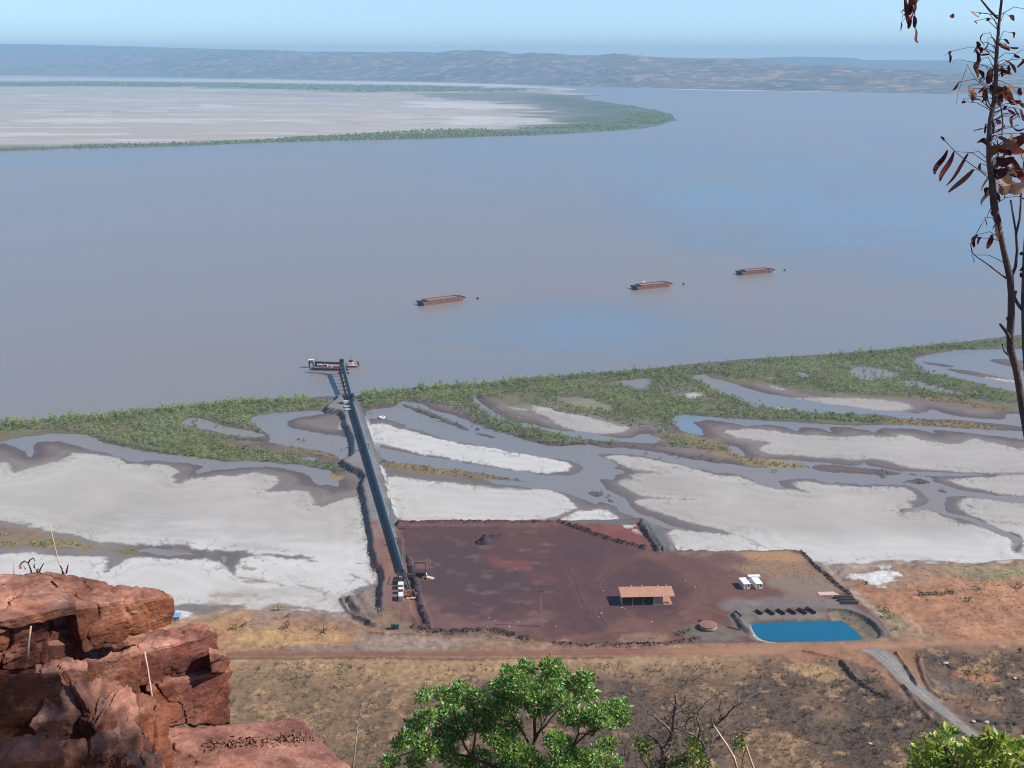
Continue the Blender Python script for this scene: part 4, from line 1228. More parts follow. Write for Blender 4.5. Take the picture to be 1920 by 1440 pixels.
for n_, i in enumerate(single):
    x, y, z = allp[i]
    lum = allc[i].sum()
    me = bigme[n_ % 6][0 if lum < .35 else 1 if lum < .47 else 2]
    o = empty('mangrove_tree', (x, y, z), float(r.uniform(0, 6.28)))
    link('crown', me[0], None, o)
    link('trunk', me[1], None, o)
    o.scale = (alls[i], alls[i], alls[i])
    if i >= len(pts):
        tag(o, 'stunted mangrove bush standing alone in the shallow tidal water', 'tree', 'lone mangroves in the tidal channels')
    elif x < cx_split:
        tag(o, 'round grey-green mangrove in the thicket on the left side of the causeway', 'tree', 'mangroves left of the causeway')
    else:
        tag(o, 'round grey-green mangrove in the thickets on the right side of the causeway', 'tree', 'mangroves right of the causeway')
scatter('mangrove_forest', temps, allp[mass], alls[mass], r.uniform(0, 6.28, mass.size), allc[mass], MANG)

# low salt plants: yellowish tufts along the banks
tuft = [crown_template(60 + i, 9, .8, .8, .34, base=.1, lobes=3) for i in range(4)]
sam = [P(s, .3) for s in (
    'C 255,745 340,735 480,755 650,770 800,790 950,805 1120,835 1300,865 1500,885 1700,915 1815,945 1760,957 1650,940 1450,912 1250,892 1100,882 900,862 700,842 500,815 330,800',
    'A 0,1060 120,1080 60,1140 0,1150', 'A 0,1170 150,1185 300,1165 400,1150 550,1190 720,1230 600,1240 300,1220 150,1200 0,1240', 'A 900,1240 1000,1235 1060,1255 1000,1275 930,1262',
    'A 760,435 1000,480 1200,520 1400,535 1560,575 1700,590 1560,590 1300,540 1000,500', 'B 780,455 880,450 1050,485 1200,525 1300,550 1100,545 900,480', 'B 1165,690 1250,680 1290,700 1230,725',
    'E 880,740 1000,735 1200,745 1440,760 1800,800 1700,835 1440,810 1000,790 850,770', 'E 1100,560 1300,580 1600,625 1900,680 1700,680 1400,635 1150,600', 'E 0,1050 90,1060 250,1075 318,1100 300,1130 200,1140 0,1110',
    'E 800,1120 880,1125 965,1150 900,1165 820,1150', 'E 1050,1210 1120,1185 1200,1205 1215,1220 1120,1230', 'D 1420,760 1500,840 1700,890 1920,930 1920,950 1600,930 1480,880', 'D 400,1130 460,1115 545,1140 535,1167 470,1165',
    'D 1220,290 1300,310 1330,370 1430,400 1560,440 1560,480 1400,440 1240,400', 'D 560,560 700,610 900,650 860,670 640,610', 'B 420,225 520,240 500,275 400,265', 'B 540,320 640,320 740,380 640,355')]
sp_ = grid_points(sam, 1.9, .3, r, keep=.55)
si = ground_z(sp_[:, 0], sp_[:, 1])
ok = swa[si] < .2
sp_, si = sp_[ok], si[ok]
t_ = np.clip(.5 + .5 * fbm(sp_[:, 0], sp_[:, 1], 9, 3, 95) + r.normal(0, .2, len(sp_)), 0, 1)
scatter('salt_bush', tuft, np.concatenate([sp_, gz[si][:, None]], 1), r.uniform(.5, 1.3, len(sp_)), r.uniform(0, 6, len(sp_)), lerp(lin((112, 106, 66))[None], lin((186, 166, 100))[None], t_), STRAW)

# far mangrove fringe of the peninsula
fr = [P(s, .5, 0) for s in (
    'T -500,294 0,283.5 250,275.5 520,267 760,260.5 900,256 1000,253 1150,245.5 1235,234 1266,222 1258,214 1225,207 1180,199 1140,194 1120,191 1120,197 1160,208 1190,218 1150,230 1050,238 960,242 880,243 800,244 700,250 560,258 480,264 380,268 200,272 0,280 -500,289',
    'T 0,154.5 200,154 400,156.5 560,158.5 800,162 960,167 1000,170 820,172 640,171 520,166.5 380,162.5 200,161 0,161')]
fp = np.concatenate([grid_points([fr[0]], 15, .5, r, keep=.9), grid_points([fr[1]], 60, .5, r, keep=.8)])
fs = np.where(fp[:, 1] > 8500, r.uniform(3, 5, len(fp)), r.uniform(.42, .85, len(fp)))
ok = fbm(fp[:, 0] * .3, fp[:, 1], 120, 3, 97) > -.5 + .35 * sm(3500, 5400, fp[:, 1])
fp, fs = fp[ok], fs[ok]
ftemp = [crown_template(80 + i, 12, 7.5, 7, 3.2, base=.1) for i in range(4)]
fstr = np.where(fp[:, 1] > 8500, 1.3, fs)
scatter('mangrove_fringe', ftemp, np.concatenate([fp, np.full((len(fp), 1), .3)], 1), fs, r.uniform(0, 6, len(fp)), greens(np.clip(r.normal(.4, .25, len(fp)), 0, 1)), MANG, stretch=fstr)

# burnt shrubs and grass tufts on the plain in front of the road
def shrub_template(seed, n, h, spread, w):
    q = np.random.default_rng(seed)
    V, Fq = [], []
    for i in range(n):
        a = q.uniform(0, 6.28)
        x0, y0 = q.normal(0, spread * .15, 2)
        sp = spread * q.uniform(.3, 1)
        z1 = h * q.uniform(.5, 1)
        x1, y1 = x0 + math.cos(a) * sp, y0 + math.sin(a) * sp
        b = q.uniform(0, 6.28)
        dx, dy = math.cos(b) * w, math.sin(b) * w
        k = len(V)
        V += [(x0 - dx, y0 - dy, -.15), (x0 + dx, y0 + dy, -.15), (x1 + dx * .4, y1 + dy * .4, z1), (x1 - dx * .4, y1 - dy * .4, z1)]
        Fq.append((k, k + 1, k + 2, k + 3))
    return np.array(V), np.array(Fq), np.repeat(q.uniform(.7, 1.3, n), 4)

def dead_shrub_mesh(seed, h, n, w):
    """bare burnt shrub: stem forks into twigs"""
    q = random.Random(seed)
    m = MB()
    def grow(p, d, L, rad, lev):
        p1 = p + d * L
        m.tube([p, p1], [rad, rad * .65], 3, False)
        if lev == 0:
            return
        for i in range(q.choice((2, 3, 3))):
            nd = (d + Vector((q.uniform(-1, 1), q.uniform(-1, 1), q.uniform(-.15, .6))) * .75).normalized()
            grow(p + d * L * q.uniform(.6, 1), nd, L * q.uniform(.5, .8), rad * .6, lev - 1)
    for i in range(n):
        grow(Vector((q.uniform(-.2, .2), q.uniform(-.2, .2), -.2)), Vector((q.uniform(-.5, .5), q.uniform(-.5, .5), 1)).normalized(), h * .45, w, 2)
    return m.mesh('burnt_shrub')

burnv = [P(s, LZ, 0) for s in ('T -120,1246 420,1240 1000,1240 1300,1236 1600,1232 1640,1250 1700,1310 1850,1420 1950,1500 1950,1560 -120,1560', 'T 1700,1222 1960,1212 1960,1420 1860,1375 1780,1310 1720,1250')]
bp = grid_points(burnv, 1.55, LZ, r, keep=.85)
bi = ground_z(bp[:, 0], bp[:, 1])
na, nb_ = n_a[bi], n_b[bi]
ok = (gd[bi] < -.8) & (nb_ + .6 * na + r.normal(0, .35, len(bp)) > -.35) & (bdn[bi] > 2 + 5 * r.random(len(bp)))
bp, bi = bp[ok], bi[ok]
dark = np.clip(.45 + .8 * n_a[bi] + r.normal(0, .28, len(bp)) + (GPX.ravel()[bi] - 1000) / 2200, 0, 1)
dark *= sm(380, 800, GPX.ravel()[bi]) * .7 + .3
bc_ = lerp(lin((160, 132, 100))[None], lin((86, 74, 66))[None], dark)
gre = (r.random(len(bp)) < .05 + .35 * sm(800, 450, GPX.ravel()[bi]) + .3 * sm(1380, 1440, GPX.ravel()[bi] * 0 + GPY.ravel()[bi]))
bc_[gre] = lin((116, 118, 70))
bs_ = np.where(r.random(len(bp)) < .12, r.uniform(1.2, 2.2, len(bp)), r.uniform(.35, 1.0, len(bp)))
st_ = [shrub_template(20 + i, 12, .95, .85, .05) for i in range(5)]
scatter('burnt_undergrowth', st_, np.concatenate([bp, gz[bi][:, None]], 1), bs_, r.uniform(0, 6, len(bp)), bc_, STRAW, stretch=bs_ * r.uniform(.7, 1.5, len(bp)))
bark = paint('charred_bark', (78, 68, 64), (52, 46, 44), rough=.9, scale=4)
sm_ = [dead_shrub_mesh(i, 2.2, 2 + i % 3, .05) for i in range(6)]
for me in sm_:
    me.materials.append(bark)
cand = grid_points(burnv, 6.5, LZ, r, keep=.75)
ci = ground_z(cand[:, 0], cand[:, 1])
ok = (gd[ci] < -2) & (bdn[ci] > 6) & (n_a[ci] + .3 * r.normal(size=len(cand)) + (GPX.ravel()[ci] - 1000) / 1500 > -.35) & (GPX.ravel()[ci] > 430) & (GPX.ravel()[ci] < 1925) & (GPY.ravel()[ci] < 1445)
cand, ci = cand[ok], ci[ok]
sel = r.permutation(len(cand))[:280]
for j, k in enumerate(sel):
    o = link('burnt_shrub', sm_[j % 6], None, None, (cand[k, 0], cand[k, 1], gz[ci[k]]), float(r.uniform(0, 6.28)))
    s = float(r.uniform(.9, 1.9))
    o.scale = (s, s, s * .9)
    tag(o, 'bare blackened shrub left by a fire on the plain below the road', 'shrub', 'burnt shrubs on the plain')

# straw and shrubs on the orange land either side of the yard
dry = [P(s, LZ, 0) for s in ('H 250,800 500,770 720,780 860,800 1000,810 1300,850 1420,930 1350,1010 900,1030 500,1040 320,1040', 'G 720,1120 1060,1085 1300,1030 1920,1040 1960,1500 1240,1500 1000,1420 800,1280', 'G 1000,945 1300,930 1600,950 1920,920 1920,1040 1330,1030 1060,1070',
                             'F 760,880 1530,858 1640,960 1850,1160 1300,1060 1000,1000', 'M 560,1200 1050,1130 1120,1190 800,1235', 'T 905,1180 1040,1195 1060,1204 950,1208 880,1190', 'K 1180,400 1350,400 1500,440 1640,540 1740,640 1600,700 1400,560 1300,490 1180,480')]
dp = grid_points(dry, 1.9, LZ, r, keep=.6)
di = ground_z(dp[:, 0], dp[:, 1])
ok = (fbm(dp[:, 0], dp[:, 1], 9, 3, 99) + r.normal(0, .3, len(dp)) > -.1) & (rd[di] < -1)
dp, di = dp[ok], di[ok]
dc = col[di] * r.uniform(.62, 1.12, (len(dp), 1))
gs = [shrub_template(220 + i, 7, .6, .7, .12) for i in range(4)]
scatter('dry_grass', gs, np.concatenate([dp, gz[di][:, None]], 1), r.uniform(.5, 1.2, len(dp)), r.uniform(0, 6, len(dp)), dc, STRAW, stretch=r.uniform(.4, 1.0, len(dp)))

bush_t = [crown_template(160 + i, 40, 1.6, 1.7, .3, base=.1, lobes=6) for i in range(4)]
def bush_mesh(i, rgb):
    tv, tq, sh = bush_t[i % 4]
    me = np_mesh('bush', tv, tq)
    col_attr(me, lin(rgb)[None] * sh[:, None])
    me.materials.append(STRAW)
    return me
bl = [('olive bush, tallest of the clump beside the ramp right of the pond', 1660, 1147, 1.6, (128, 124, 76)), ('olive bush in front of the tallest one beside the pond ramp', 1668, 1158, 1.5, (134, 130, 82)),
      ('small straw-coloured bush at the lower end of the pond ramp clump', 1680, 1180, 1.1, (150, 138, 92)), ('low olive bush at the top of the pond ramp clump', 1648, 1140, 1.0, (132, 124, 80)),
      ('rounded grey-green bush alone on the orange ground by the right edge', 1815, 1128, 1.5, (112, 110, 84)), ('dark bush casting a shadow near the right edge of the salt', 1912, 1104, 1.6, (86, 84, 70)),
      ('grey-brown bush on the orange ground below the grassy patch', 1833, 1106, 1.3, (110, 96, 80)), ('greenish bush at the tip of the white salt patch', 1624, 1096, 1.1, (108, 106, 88)),
      ('dull green bush on the tan slope between rock and road', 440, 1178, 1.6, (124, 116, 74)), ('second green bush on the tan slope beside the rock', 456, 1174, 1.2, (128, 120, 78)), ('dark bush with a long shadow on the tan slope', 539, 1178, 1.6, (104, 94, 70)),
      ('red-brown bush on the tan slope near the lay-by', 607, 1186, 1.7, (132, 92, 68)), ('yellow-green bush on the edge of the salt above the tan slope', 523, 1143, 1.6, (142, 130, 70)), ('grey bush above the dark one on the tan slope', 540, 1156, 1.0, (112, 100, 82)),
      ('green bush in the gully left of the gravel road', 1638, 1277, 1.3, (112, 116, 66)), ('yellow-green bush right of the gravel road by dumped boulders', 1815, 1262, 1.7, (132, 130, 80)), ('pale green bush farther right behind the boulders', 1836, 1263, 1.3, (136, 134, 86)),
      ('flat green bush nearest the dumped boulders', 1795, 1252, 1.2, (124, 122, 78)), ('grey-green round bush low on the burnt plain', 1608, 1370, 1.2, (118, 110, 86)), ('bush beside the round tank mound', 1288, 1186, 1.7, (120, 108, 80)), ('bush at the left of the round tank mound', 1276, 1190, 1.3, (112, 98, 78))]
for i, (lb, x, y, s, rgb) in enumerate(bl):
    p = at(x, y, LZ)
    o = link('bush', bush_mesh(i, rgb), None, None, (p.x, p.y, gzat(p.x, p.y) - .1), i * 1.3)
    o.scale = (s, s, s * .85)
    tag(o, lb, 'bush', 'bushes on the dry ground')
# long green hedge-like thicket on the orange ground
tp = [at(1724 + t * 5.2, 1116 + 1.2 * math.sin(t) - t * .12, LZ) for t in range(13)]
tv = np.array([(p.x, p.y, gzat(p.x, p.y)) for p in tp])
o = scatter('thicket', bush_t, tv, r.uniform(.75, 1.1, 13), r.uniform(0, 6, 13), lerp(lin((96, 100, 72))[None], lin((116, 116, 84))[None], r.random(13)), STRAW)
tag(o, 'long grey-green thicket lying across the orange ground', 'thicket', kind='thing')

# ------------------------------------------------------------------ port works
def mpp(p):
    return (p.y * CP + (CAM_Z - p.z) * SP) / F

def on(px, py):
    """the point of the soil sheet seen at a mark"""
    z = LZ
    for _ in range(4):
        p = at(px, py, z)
        z = gzat(p.x, p.y)
    return Vector((p.x, p.y, z))

BLUE = paint('gallery_blue', (18, 40, 58), (10, 24, 36), rough=.7, scale=.35)
TEAL = paint('walkway_teal', (120, 156, 166), (84, 124, 138), rough=.5, scale=.8)
STEEL = paint('dark_steel', (70, 62, 64), (44, 38, 40), rough=.7, scale=1.2)
RUST = paint('rusty_steel', (134, 92, 78), (92, 66, 60), rough=.85, scale=.7)
WHITE = paint('white_steel', (232, 230, 224), (206, 202, 196), rough=.5, scale=.8)
CREAM = paint('cream_steel', (192, 180, 164), (160, 146, 130), rough=.6, scale=.6)
ORANGE = paint('orange_steel', (206, 116, 70), (160, 84, 56), rough=.6, scale=1.5)
GREENP = paint('green_steel', (24, 84, 74), (16, 60, 54), rough=.6, scale=1.5)
DARK = paint('rust_black_steel', (64, 50, 50), (40, 32, 34), rough=.85, scale=1.0)
GREYW = paint('galvanised_steel', (150, 148, 142), (122, 120, 116), rough=.6, scale=1.2)
GLASS = paint('dark_glass', (30, 38, 46), (24, 30, 38), rough=.15, scale=1)
ORE = paint('iron_ore', (74, 56, 60), (48, 38, 44), rough=.95, scale=.8, bump=.6)
TANO = paint('tan_ore', (160, 124, 96), (136, 102, 82), rough=.95, scale=.5, bump=.6)
CONC = paint('concrete', (206, 176, 156), (188, 158, 140), rough=.9, scale=.5)
RUBBER = paint('black_rubber', (34, 32, 34), (24, 22, 24), rough=.9, scale=2)

def sweep(mb, a, b, prof, side, up):
    """extrude an outline of (sideways, upwards) points from a to b"""
    k = len(mb.v)
    for p in (a, b):
        for s, u in prof:
            mb.v.append(tuple(p + side * s + up * u))
    n = len(prof)
    for i in range(n):
        j = (i + 1) % n
        mb.f.append((k + i, k + j, k + n + j, k + n + i))
    mb.f.append(tuple(range(k, k + n))[::-1])
    mb.f.append(tuple(range(k + n, k + 2 * n)))

def gallery(name, A, B, label, gap, w=1.25, h=2.0):
    root = empty(name, A)
    d = B - A
    L = d.length
    dn = d.normalized()
    side = dn.cross(Vector((0, 0, 1))).normalized()          # towards the right when looking seaward
    up = side.cross(dn).normalized()
    O = Vector((0, 0, 0))
    prof = [(-w, 0), (w, 0), (w, h * .45)] + [(w * math.cos(t), h * .45 + h * .55 * math.sin(t)) for t in np.linspace(.25, math.pi - .25, 8)] + [(-w, h * .45)]
    n = max(2, int(L / 24))
    for i in range(n):
        mb = MB()
        sweep(mb, dn * (L * i / n + .04), dn * (L * (i + 1) / n - .04), prof, side, up)
        mb.build('cover', BLUE, root)
    mb = MB()
    sweep(mb, O, dn * L, [(w + .02, .1), (w + .5, .1), (w + .5, .22), (w + .02, .22)], side, up)
    for i in range(int(L / 6) + 1):
        q = dn * (i * 6) + side * (w + .46)
        mb.bar(q + up * .2, q + up * 1.2, .06)
    mb.bar(side * (w + .46) + up * 1.2, dn * L + side * (w + .46) + up * 1.2, .07)
    mb.bar(side * (w + .46) + up * .75, dn * L + side * (w + .46) + up * .75, .05)
    mb.build('walkway', TEAL, root)
    for i in range(int(L / gap) + 1):
        q = A + dn * min(i * gap + 2, L - .5)
        g = gzat(q.x, q.y) - .3
        g = max(g, -3.0)
        mb = MB()
        for s in (-1, 1):
            t = side * s * w * .9
            mb.bar(q - A + t + up * -.01, Vector(((q - A + t * 1.25).x, (q - A + t * 1.25).y, g - A.z)), .3)
        mb.bar(q - A - side * w * 1.25 - up * .16, q - A + side * w * 1.25 - up * .16, .3)
        mb.bar(Vector(((q - A - side * w).x, (q - A - side * w).y, g - A.z + .4)), q - A + side * w * .9 - up * .3, .14)
        mb.build('trestle', STEEL, root)
    tag(root, label, 'conveyor')
    return root, side, dn, up

CA, CB, CC = at(753, 1074, LZ + 1.9), at(658.5, 752, 5.0), at(641, 681.5, 9.5)
gal, gside, gdn, gup = gallery('conveyor_gallery', CA, CB, 'long dark blue covered conveyor running down the causeway to the water', 15.0)
for t in (.12, .635):
    mb = MB()
    q = (CB - CA) * t
    for s in (-1, 1):
        mb.bar(q + gside * s * 2.3 - Vector((0, 0, 2.2)), q + gside * s * 2.3 + gup * 2.9, .28)
    mb.bar(q - gside * 2.4 + gup * 2.8, q + gside * 2.4 + gup * 2.8, .3)
    mb.bar(q - gside * 3.4 + gup * .2, q + gside * 1.2 + gup * .2, .5, .2)
    mb.build('gantry_frame', STEEL, gal)
jet, js, jd, ju = gallery('jetty_conveyor', CB + Vector((0, 1.0, .4)), CC, 'blue covered conveyor climbing over the water from causeway to loader', 400.0, 1.2)
for i in range(9):
    t = .06 + i * .107
    q = (CC - CB) * t
    mb = MB()
    for s in (-2.4, 1.5):
        base = q + js * s
        mb.tube([Vector((base.x, base.y, -3 - CB.z)), Vector((base.x, base.y, q.z - .6))], .38, 7)
    mb.bar(q - js * 3.0 - Vector((0, 0, .5)), q + js * 2.0 - Vector((0, 0, .5)), .6, .7)
    mb.build('pile_bent', STEEL, jet)
tower = empty('transfer_tower', (CB.x, CB.y, gzat(CB.x, CB.y)))
mb = MB()
for a in (-2, 2):
    for b in (-2, 2):
        mb.bar((a, b, -.3), (a, b, 7.6), .3)
for z in (2.4, 4.9, 7.4):
    mb.bar((-2, -2, z), (2, -2, z), .22); mb.bar((-2, 2, z), (2, 2, z), .22); mb.bar((-2, -2, z), (-2, 2, z), .22); mb.bar((2, -2, z), (2, 2, z), .22)
mb.bar((-2, -2, 0), (2, -2, 4.8), .16); mb.bar((-2, 2, 0), (-2, -2, 4.8), .16)
mb.build('frame', STEEL, tower)
MB().box(-1.6, 1.6, -1.6, 1.6, 5.0, 7.2).build('chute', DARK, tower)
tag(tower, 'dark steel transfer tower where the conveyor leaves the causeway', 'tower')

# vehicles parked at the seaward end of the causeway
def ute(px, py, rz, label, scale=1.0, truck=False):
    p = on(px, py)
    root = empty('parked_vehicle', p, rz)
    L, W = (7.0, 2.4) if truck else (5.0, 1.9)
    mb = MB()
    mb.box(-L / 2, L / 2, -W / 2, W / 2, .45, 1.05)
    bevel(mb.build('body', WHITE, root), .12, 2)
    mb = MB()
    c0, c1 = (L * .05, L * .36)
    h = 2.6 if truck else 1.8
    mb.hexa([(c0, -W / 2 + .05, 1.06), (c1 + .5, -W / 2 + .05, 1.06), (c1 + .5, W / 2 - .05, 1.06), (c0, W / 2 - .05, 1.06),
             (c0 + .15, -W / 2 + .2, h), (c1, -W / 2 + .2, h), (c1, W / 2 - .2, h), (c0 + .15, W / 2 - .2, h)])
    bevel(mb.build('cab', WHITE, root), .1, 2)
    mb = MB()
    mb.hexa([(c1 + .2, -W / 2 + .25, 1.2), (c1 + .46, -W / 2 + .25, 1.2), (c1 + .46, W / 2 - .25, 1.2), (c1 + .2, W / 2 - .25, 1.2),
             (c1 - .02, -W / 2 + .3, h - .15), (c1 + .04, -W / 2 + .3, h - .15), (c1 + .04, W / 2 - .3, h - .15), (c1 - .02, W / 2 - .3, h - .15)])
    mb.build('windscreen', GLASS, root)
    mb = MB()
    mb.box(-L / 2 + .05, c0 - .1, -W / 2 - .03, W / 2 + .03, 1.06, 2.7 if truck else 1.35)
    mb.build('tray', WHITE, root)
    for sx in (-.32, .32):
        for sy in (-1, 1):
            wv = MB().tube([(sx * L, sy * (W / 2 - .22), .42), (sx * L, sy * (W / 2 + .02), .42)], .42, 12)
            wv.build('wheel', RUBBER, root)
    tag(root, label, 'vehicle', 'vehicles at the end of the causeway')
ute(653.2, 757, .15, 'white box-backed truck under the conveyor, farthest of three vehicles on the causeway', truck=True)
ute(652.5, 764.5, .1, 'white utility parked between the box truck and the third vehicle on the causeway')
ute(654.5, 770, .2, 'white utility nearest the camera of the three parked on the causeway')

# loading pontoon and loader at the seaward end
def wp(px, py, z=0.0):
    return at(px, py, z)
def hull(mb, L, W, z0, z1, rake=1.5, rake2=None):
    rake2 = rake if rake2 is None else rake2
    mb.hexa([(-L / 2 + rake, -W / 2, z0), (L / 2 - rake2, -W / 2, z0), (L / 2 - rake2, W / 2, z0), (-L / 2 + rake, W / 2, z0), (-L / 2, -W / 2, z1), (L / 2, -W / 2, z1), (L / 2, W / 2, z1), (-L / 2, W / 2, z1)])
p = wp(617, 692)
pon = empty('loading_pontoon', (p.x, p.y, 0), -.06)
mb = MB(); hull(mb, 28, 10, -1.2, 1.9)
bevel(mb.build('hull', DARK, pon), .15)
mb = MB()
for x in np.linspace(-12, 12, 9):
    mb.tube([(x, -5.05, 1.3), (x, -5.35, 1.3)], .55, 10)
mb.build('tyre_fender', RUBBER, pon)['kind'] = 'stuff'
MB().box(-13, 13, -4.6, 4.6, 1.91, 2.02).build('deck', paint('red_deck', (176, 118, 104), (130, 86, 80), rough=.85, scale=.5), pon)
for (x0, x1, y0, y1, h, mm) in ((-10.5, -5.0, -3.6, -1.4, 2.3, CREAM), (-4.2, -.6, -3.8, -.8, 2.9, CREAM), (.4, 2.6, -4, -2.2, 1.8, CREAM), (4.5, 10.5, -3.8, -2.2, 1.2, RUST), (-11, -7, .6, 3.2, 1.8, ORANGE)):
    o = MB().box(x0, x1, y0, y1, 2.03, 2.03 + h).build('deckhouse', mm, pon)
    MB().box(x0 + .4, x1 - .4, y0 - .03, y0 - .005, 2.03 + h * .5, 2.03 + h * .82).build('window_band', GLASS, o)
mb = MB()
for x in np.arange(-13, 13.1, 2.0):
    mb.bar((x, -4.8, 2.0), (x, -4.8, 3.1), .08)
mb.bar((-13, -4.8, 3.1), (13, -4.8, 3.1), .08); mb.bar((-13, -4.8, 2.6), (13, -4.8, 2.6), .06)
mb.build('railing', GREYW, pon)
mb = MB(); mb.tube([(-10.5, 2.5, 2), (-10.5, 2.5, 13.5)], [.22, .08], 6); mb.bar((-11.3, 2.5, 10), (-9.7, 2.5, 10), .1)
mb.build('mast', GREYW, pon)
tag(pon, 'rusty loading pontoon with white deckhouses moored under the loader boom', 'pontoon')

ld_ = empty('ship_loader', (CC.x, CC.y, 2.0))
b0 = CC + Vector((-.5, .5, -.2)); b1 = wp(591, 679.5, 8.5)
rel = lambda v: Vector(v) - Vector((CC.x, CC.y, 2.0))
mb = MB()
d_ = (b1 - b0).normalized(); s_ = d_.cross(Vector((0, 0, 1))).normalized(); u_ = s_.cross(d_)
sweep(mb, rel(b0), rel(b1), [(-.9, -.6), (.9, -.6), (.9, .5)] + [(.9 * math.cos(t), .5 + .55 * math.sin(t)) for t in np.linspace(.4, 2.74, 5)] + [(-.9, .5)], s_, u_)
mb.build('boom', STEEL, ld_)
mb = MB()
for a in (-2.6, 2.6):
    for b in (-2.4, 2.4):
        mb.bar((a, b, -1), (a * .5, b * .5, 8.8), .35)
for z in (2.5, 5.5, 8.6):
    k = 1 - .5 * (z / 9)
    for s in (-1, 1):
        mb.bar((-2.6 * k, s * 2.4 * k, z), (2.6 * k, s * 2.4 * k, z), .2); mb.bar((s * 2.6 * k, -2.4 * k, z), (s * 2.6 * k, 2.4 * k, z), .2)
mb.bar((-2.6, -2.4, 0), (2, -1.9, 5.5), .16); mb.bar((2.6, -2.4, 0), (-2, -1.9, 5.5), .16)
mb.build('tower_frame', STEEL, ld_)
MB().box(-1.7, 1.5, -1.4, 1.4, 8.7, 10.9).build('drive_house', BLUE, ld_)
mb = MB(); mb.tube([(0, 0, 10.9), (0, 0, 12.5)], .12, 5); mb.bar((.2, 0, 12.2), rel(b1) * .75 + Vector((0, 0, .6)), .07); mb.build('stay', STEEL, ld_)
MB().box(rel(b1).x - .3, rel(b1).x + 1.3, rel(b1).y - .8, rel(b1).y + .8, rel(b1).z - 2.6, rel(b1).z - .6).build('chute', DARK, ld_)
tag(ld_, 'dark ship loader boom and tower reaching over the pontoon', 'ship loader')

p = wp(584, 689)
dol = empty('mooring_dolphin', (p.x, p.y, 0))
mb = MB()
for a, b in ((-1.6, -1.2), (1.6, -1.2), (-1.6, 1.2), (1.6, 1.2)):
    mb.tube([(a, b, -3), (a, b, 4.4)], .4, 8)
mb.build('pile', STEEL, dol)
MB().box(-2.2, 2.2, -1.8, 1.8, 4.4, 5.0).build('platform', DARK, dol)
MB().box(-1.9, 1.9, -1.5, 1.5, 5.02, 6.6).build('hut', CREAM, dol)
MB().box(-2.3, 2.3, -1.9, 1.9, 6.62, 6.85).build('roof', WHITE, dol)
tag(dol, 'white roofed hut on four dark piles at the pontoon\'s left end', 'dolphin')

p = wp(658, 688)
wb = empty('workboat', (p.x, p.y, 0), .03)
mb = MB(); hull(mb, 12.5, 4.6, -.8, 1.5, 1.2, 2.2)
bevel(mb.build('hull', paint('red_hull', (178, 74, 58), (128, 54, 46), rough=.6, scale=1), wb), .12)
MB().box(-5.8, 5.6, -2.2, 2.2, 1.52, 1.62).build('deck', paint('boat_deck', (206, 170, 150), (170, 120, 104), rough=.8, scale=.6), wb)
MB().box(-1.8, 2.0, -1.5, 1.5, 1.63, 3.8).build('cabin', WHITE, wb)
MB().box(-1.4, 1.5, -1.2, 1.2, 3.82, 5.6).build('wheelhouse', CREAM, wb)
MB().box(-1.42, 1.52, -1.22, 1.22, 4.5, 5.2).build('wheelhouse_window', GLASS, wb)
MB().box(-1.7, 1.8, -1.4, 1.4, 5.62, 5.8).build('roof', DARK, wb)
mb = MB(); mb.tube([(.1, 0, 5.8), (.1, 0, 11.5)], [.14, .06], 6); mb.bar((-.7, 0, 8.4), (.9, 0, 8.4), .08); mb.build('mast', STEEL, wb)
mb = MB(); mb.bar((-4.2, -1.5, 1.6), (-4.2, -1.5, 4.2), .16); mb.bar((-4.2, 1.5, 1.6), (-4.2, 1.5, 4.2), .16); mb.bar((-4.2, -1.5, 4.2), (-4.2, 1.5, 4.2), .18); mb.build('stern_frame', RUST, wb)
for x in (-3.6, -1.2, 1.2, 3.4):
    MB().tube([(x, -2.32, .8), (x, -2.62, .8)], .5, 10).build('tyre_fender', RUBBER, wb)
tag(wb, 'red hulled workboat with white wheelhouse and mast moored right of loader', 'boat')
p = wp(671, 687)
mb = MB(); mb.tube([(0, 0, -3), (0, 0, 4.6)], .45, 8); mb.tube([(1.1, .6, -3), (.8, .4, 3.4)], .35, 8)
o = mb.build('mooring_pile', STEEL, None, loc=(p.x, p.y, 0)); tag(o, 'pair of dark mooring piles just beyond the workboat\'s bow', 'pile'); o['kind'] = 'thing'
for x, y, lb in ((649, 693, 'dark mooring buoy closest to the workboat\'s stern'), (651.5, 694.5, 'dark mooring buoy just right of the one by the workboat'), (652.5, 700.5, 'lowest dark mooring buoy right of the jetty conveyor'),
                 (636.2, 700.2, 'dark mooring buoy left of the jetty conveyor, the left one of two'), (641, 699.3, 'dark mooring buoy left of the jetty conveyor, touching its piles')):
    p = wp(x, y)
    o = MB().disc_stack((0, 0, 0), [(.5, -.3), (.95, .2), (.95, .8), (.5, 1.2), (.15, 1.35)], 12).build('mooring_buoy', RUBBER, None, True, (p.x, p.y, 0))
    tag(o, lb, 'buoy', 'mooring buoys around the loader')

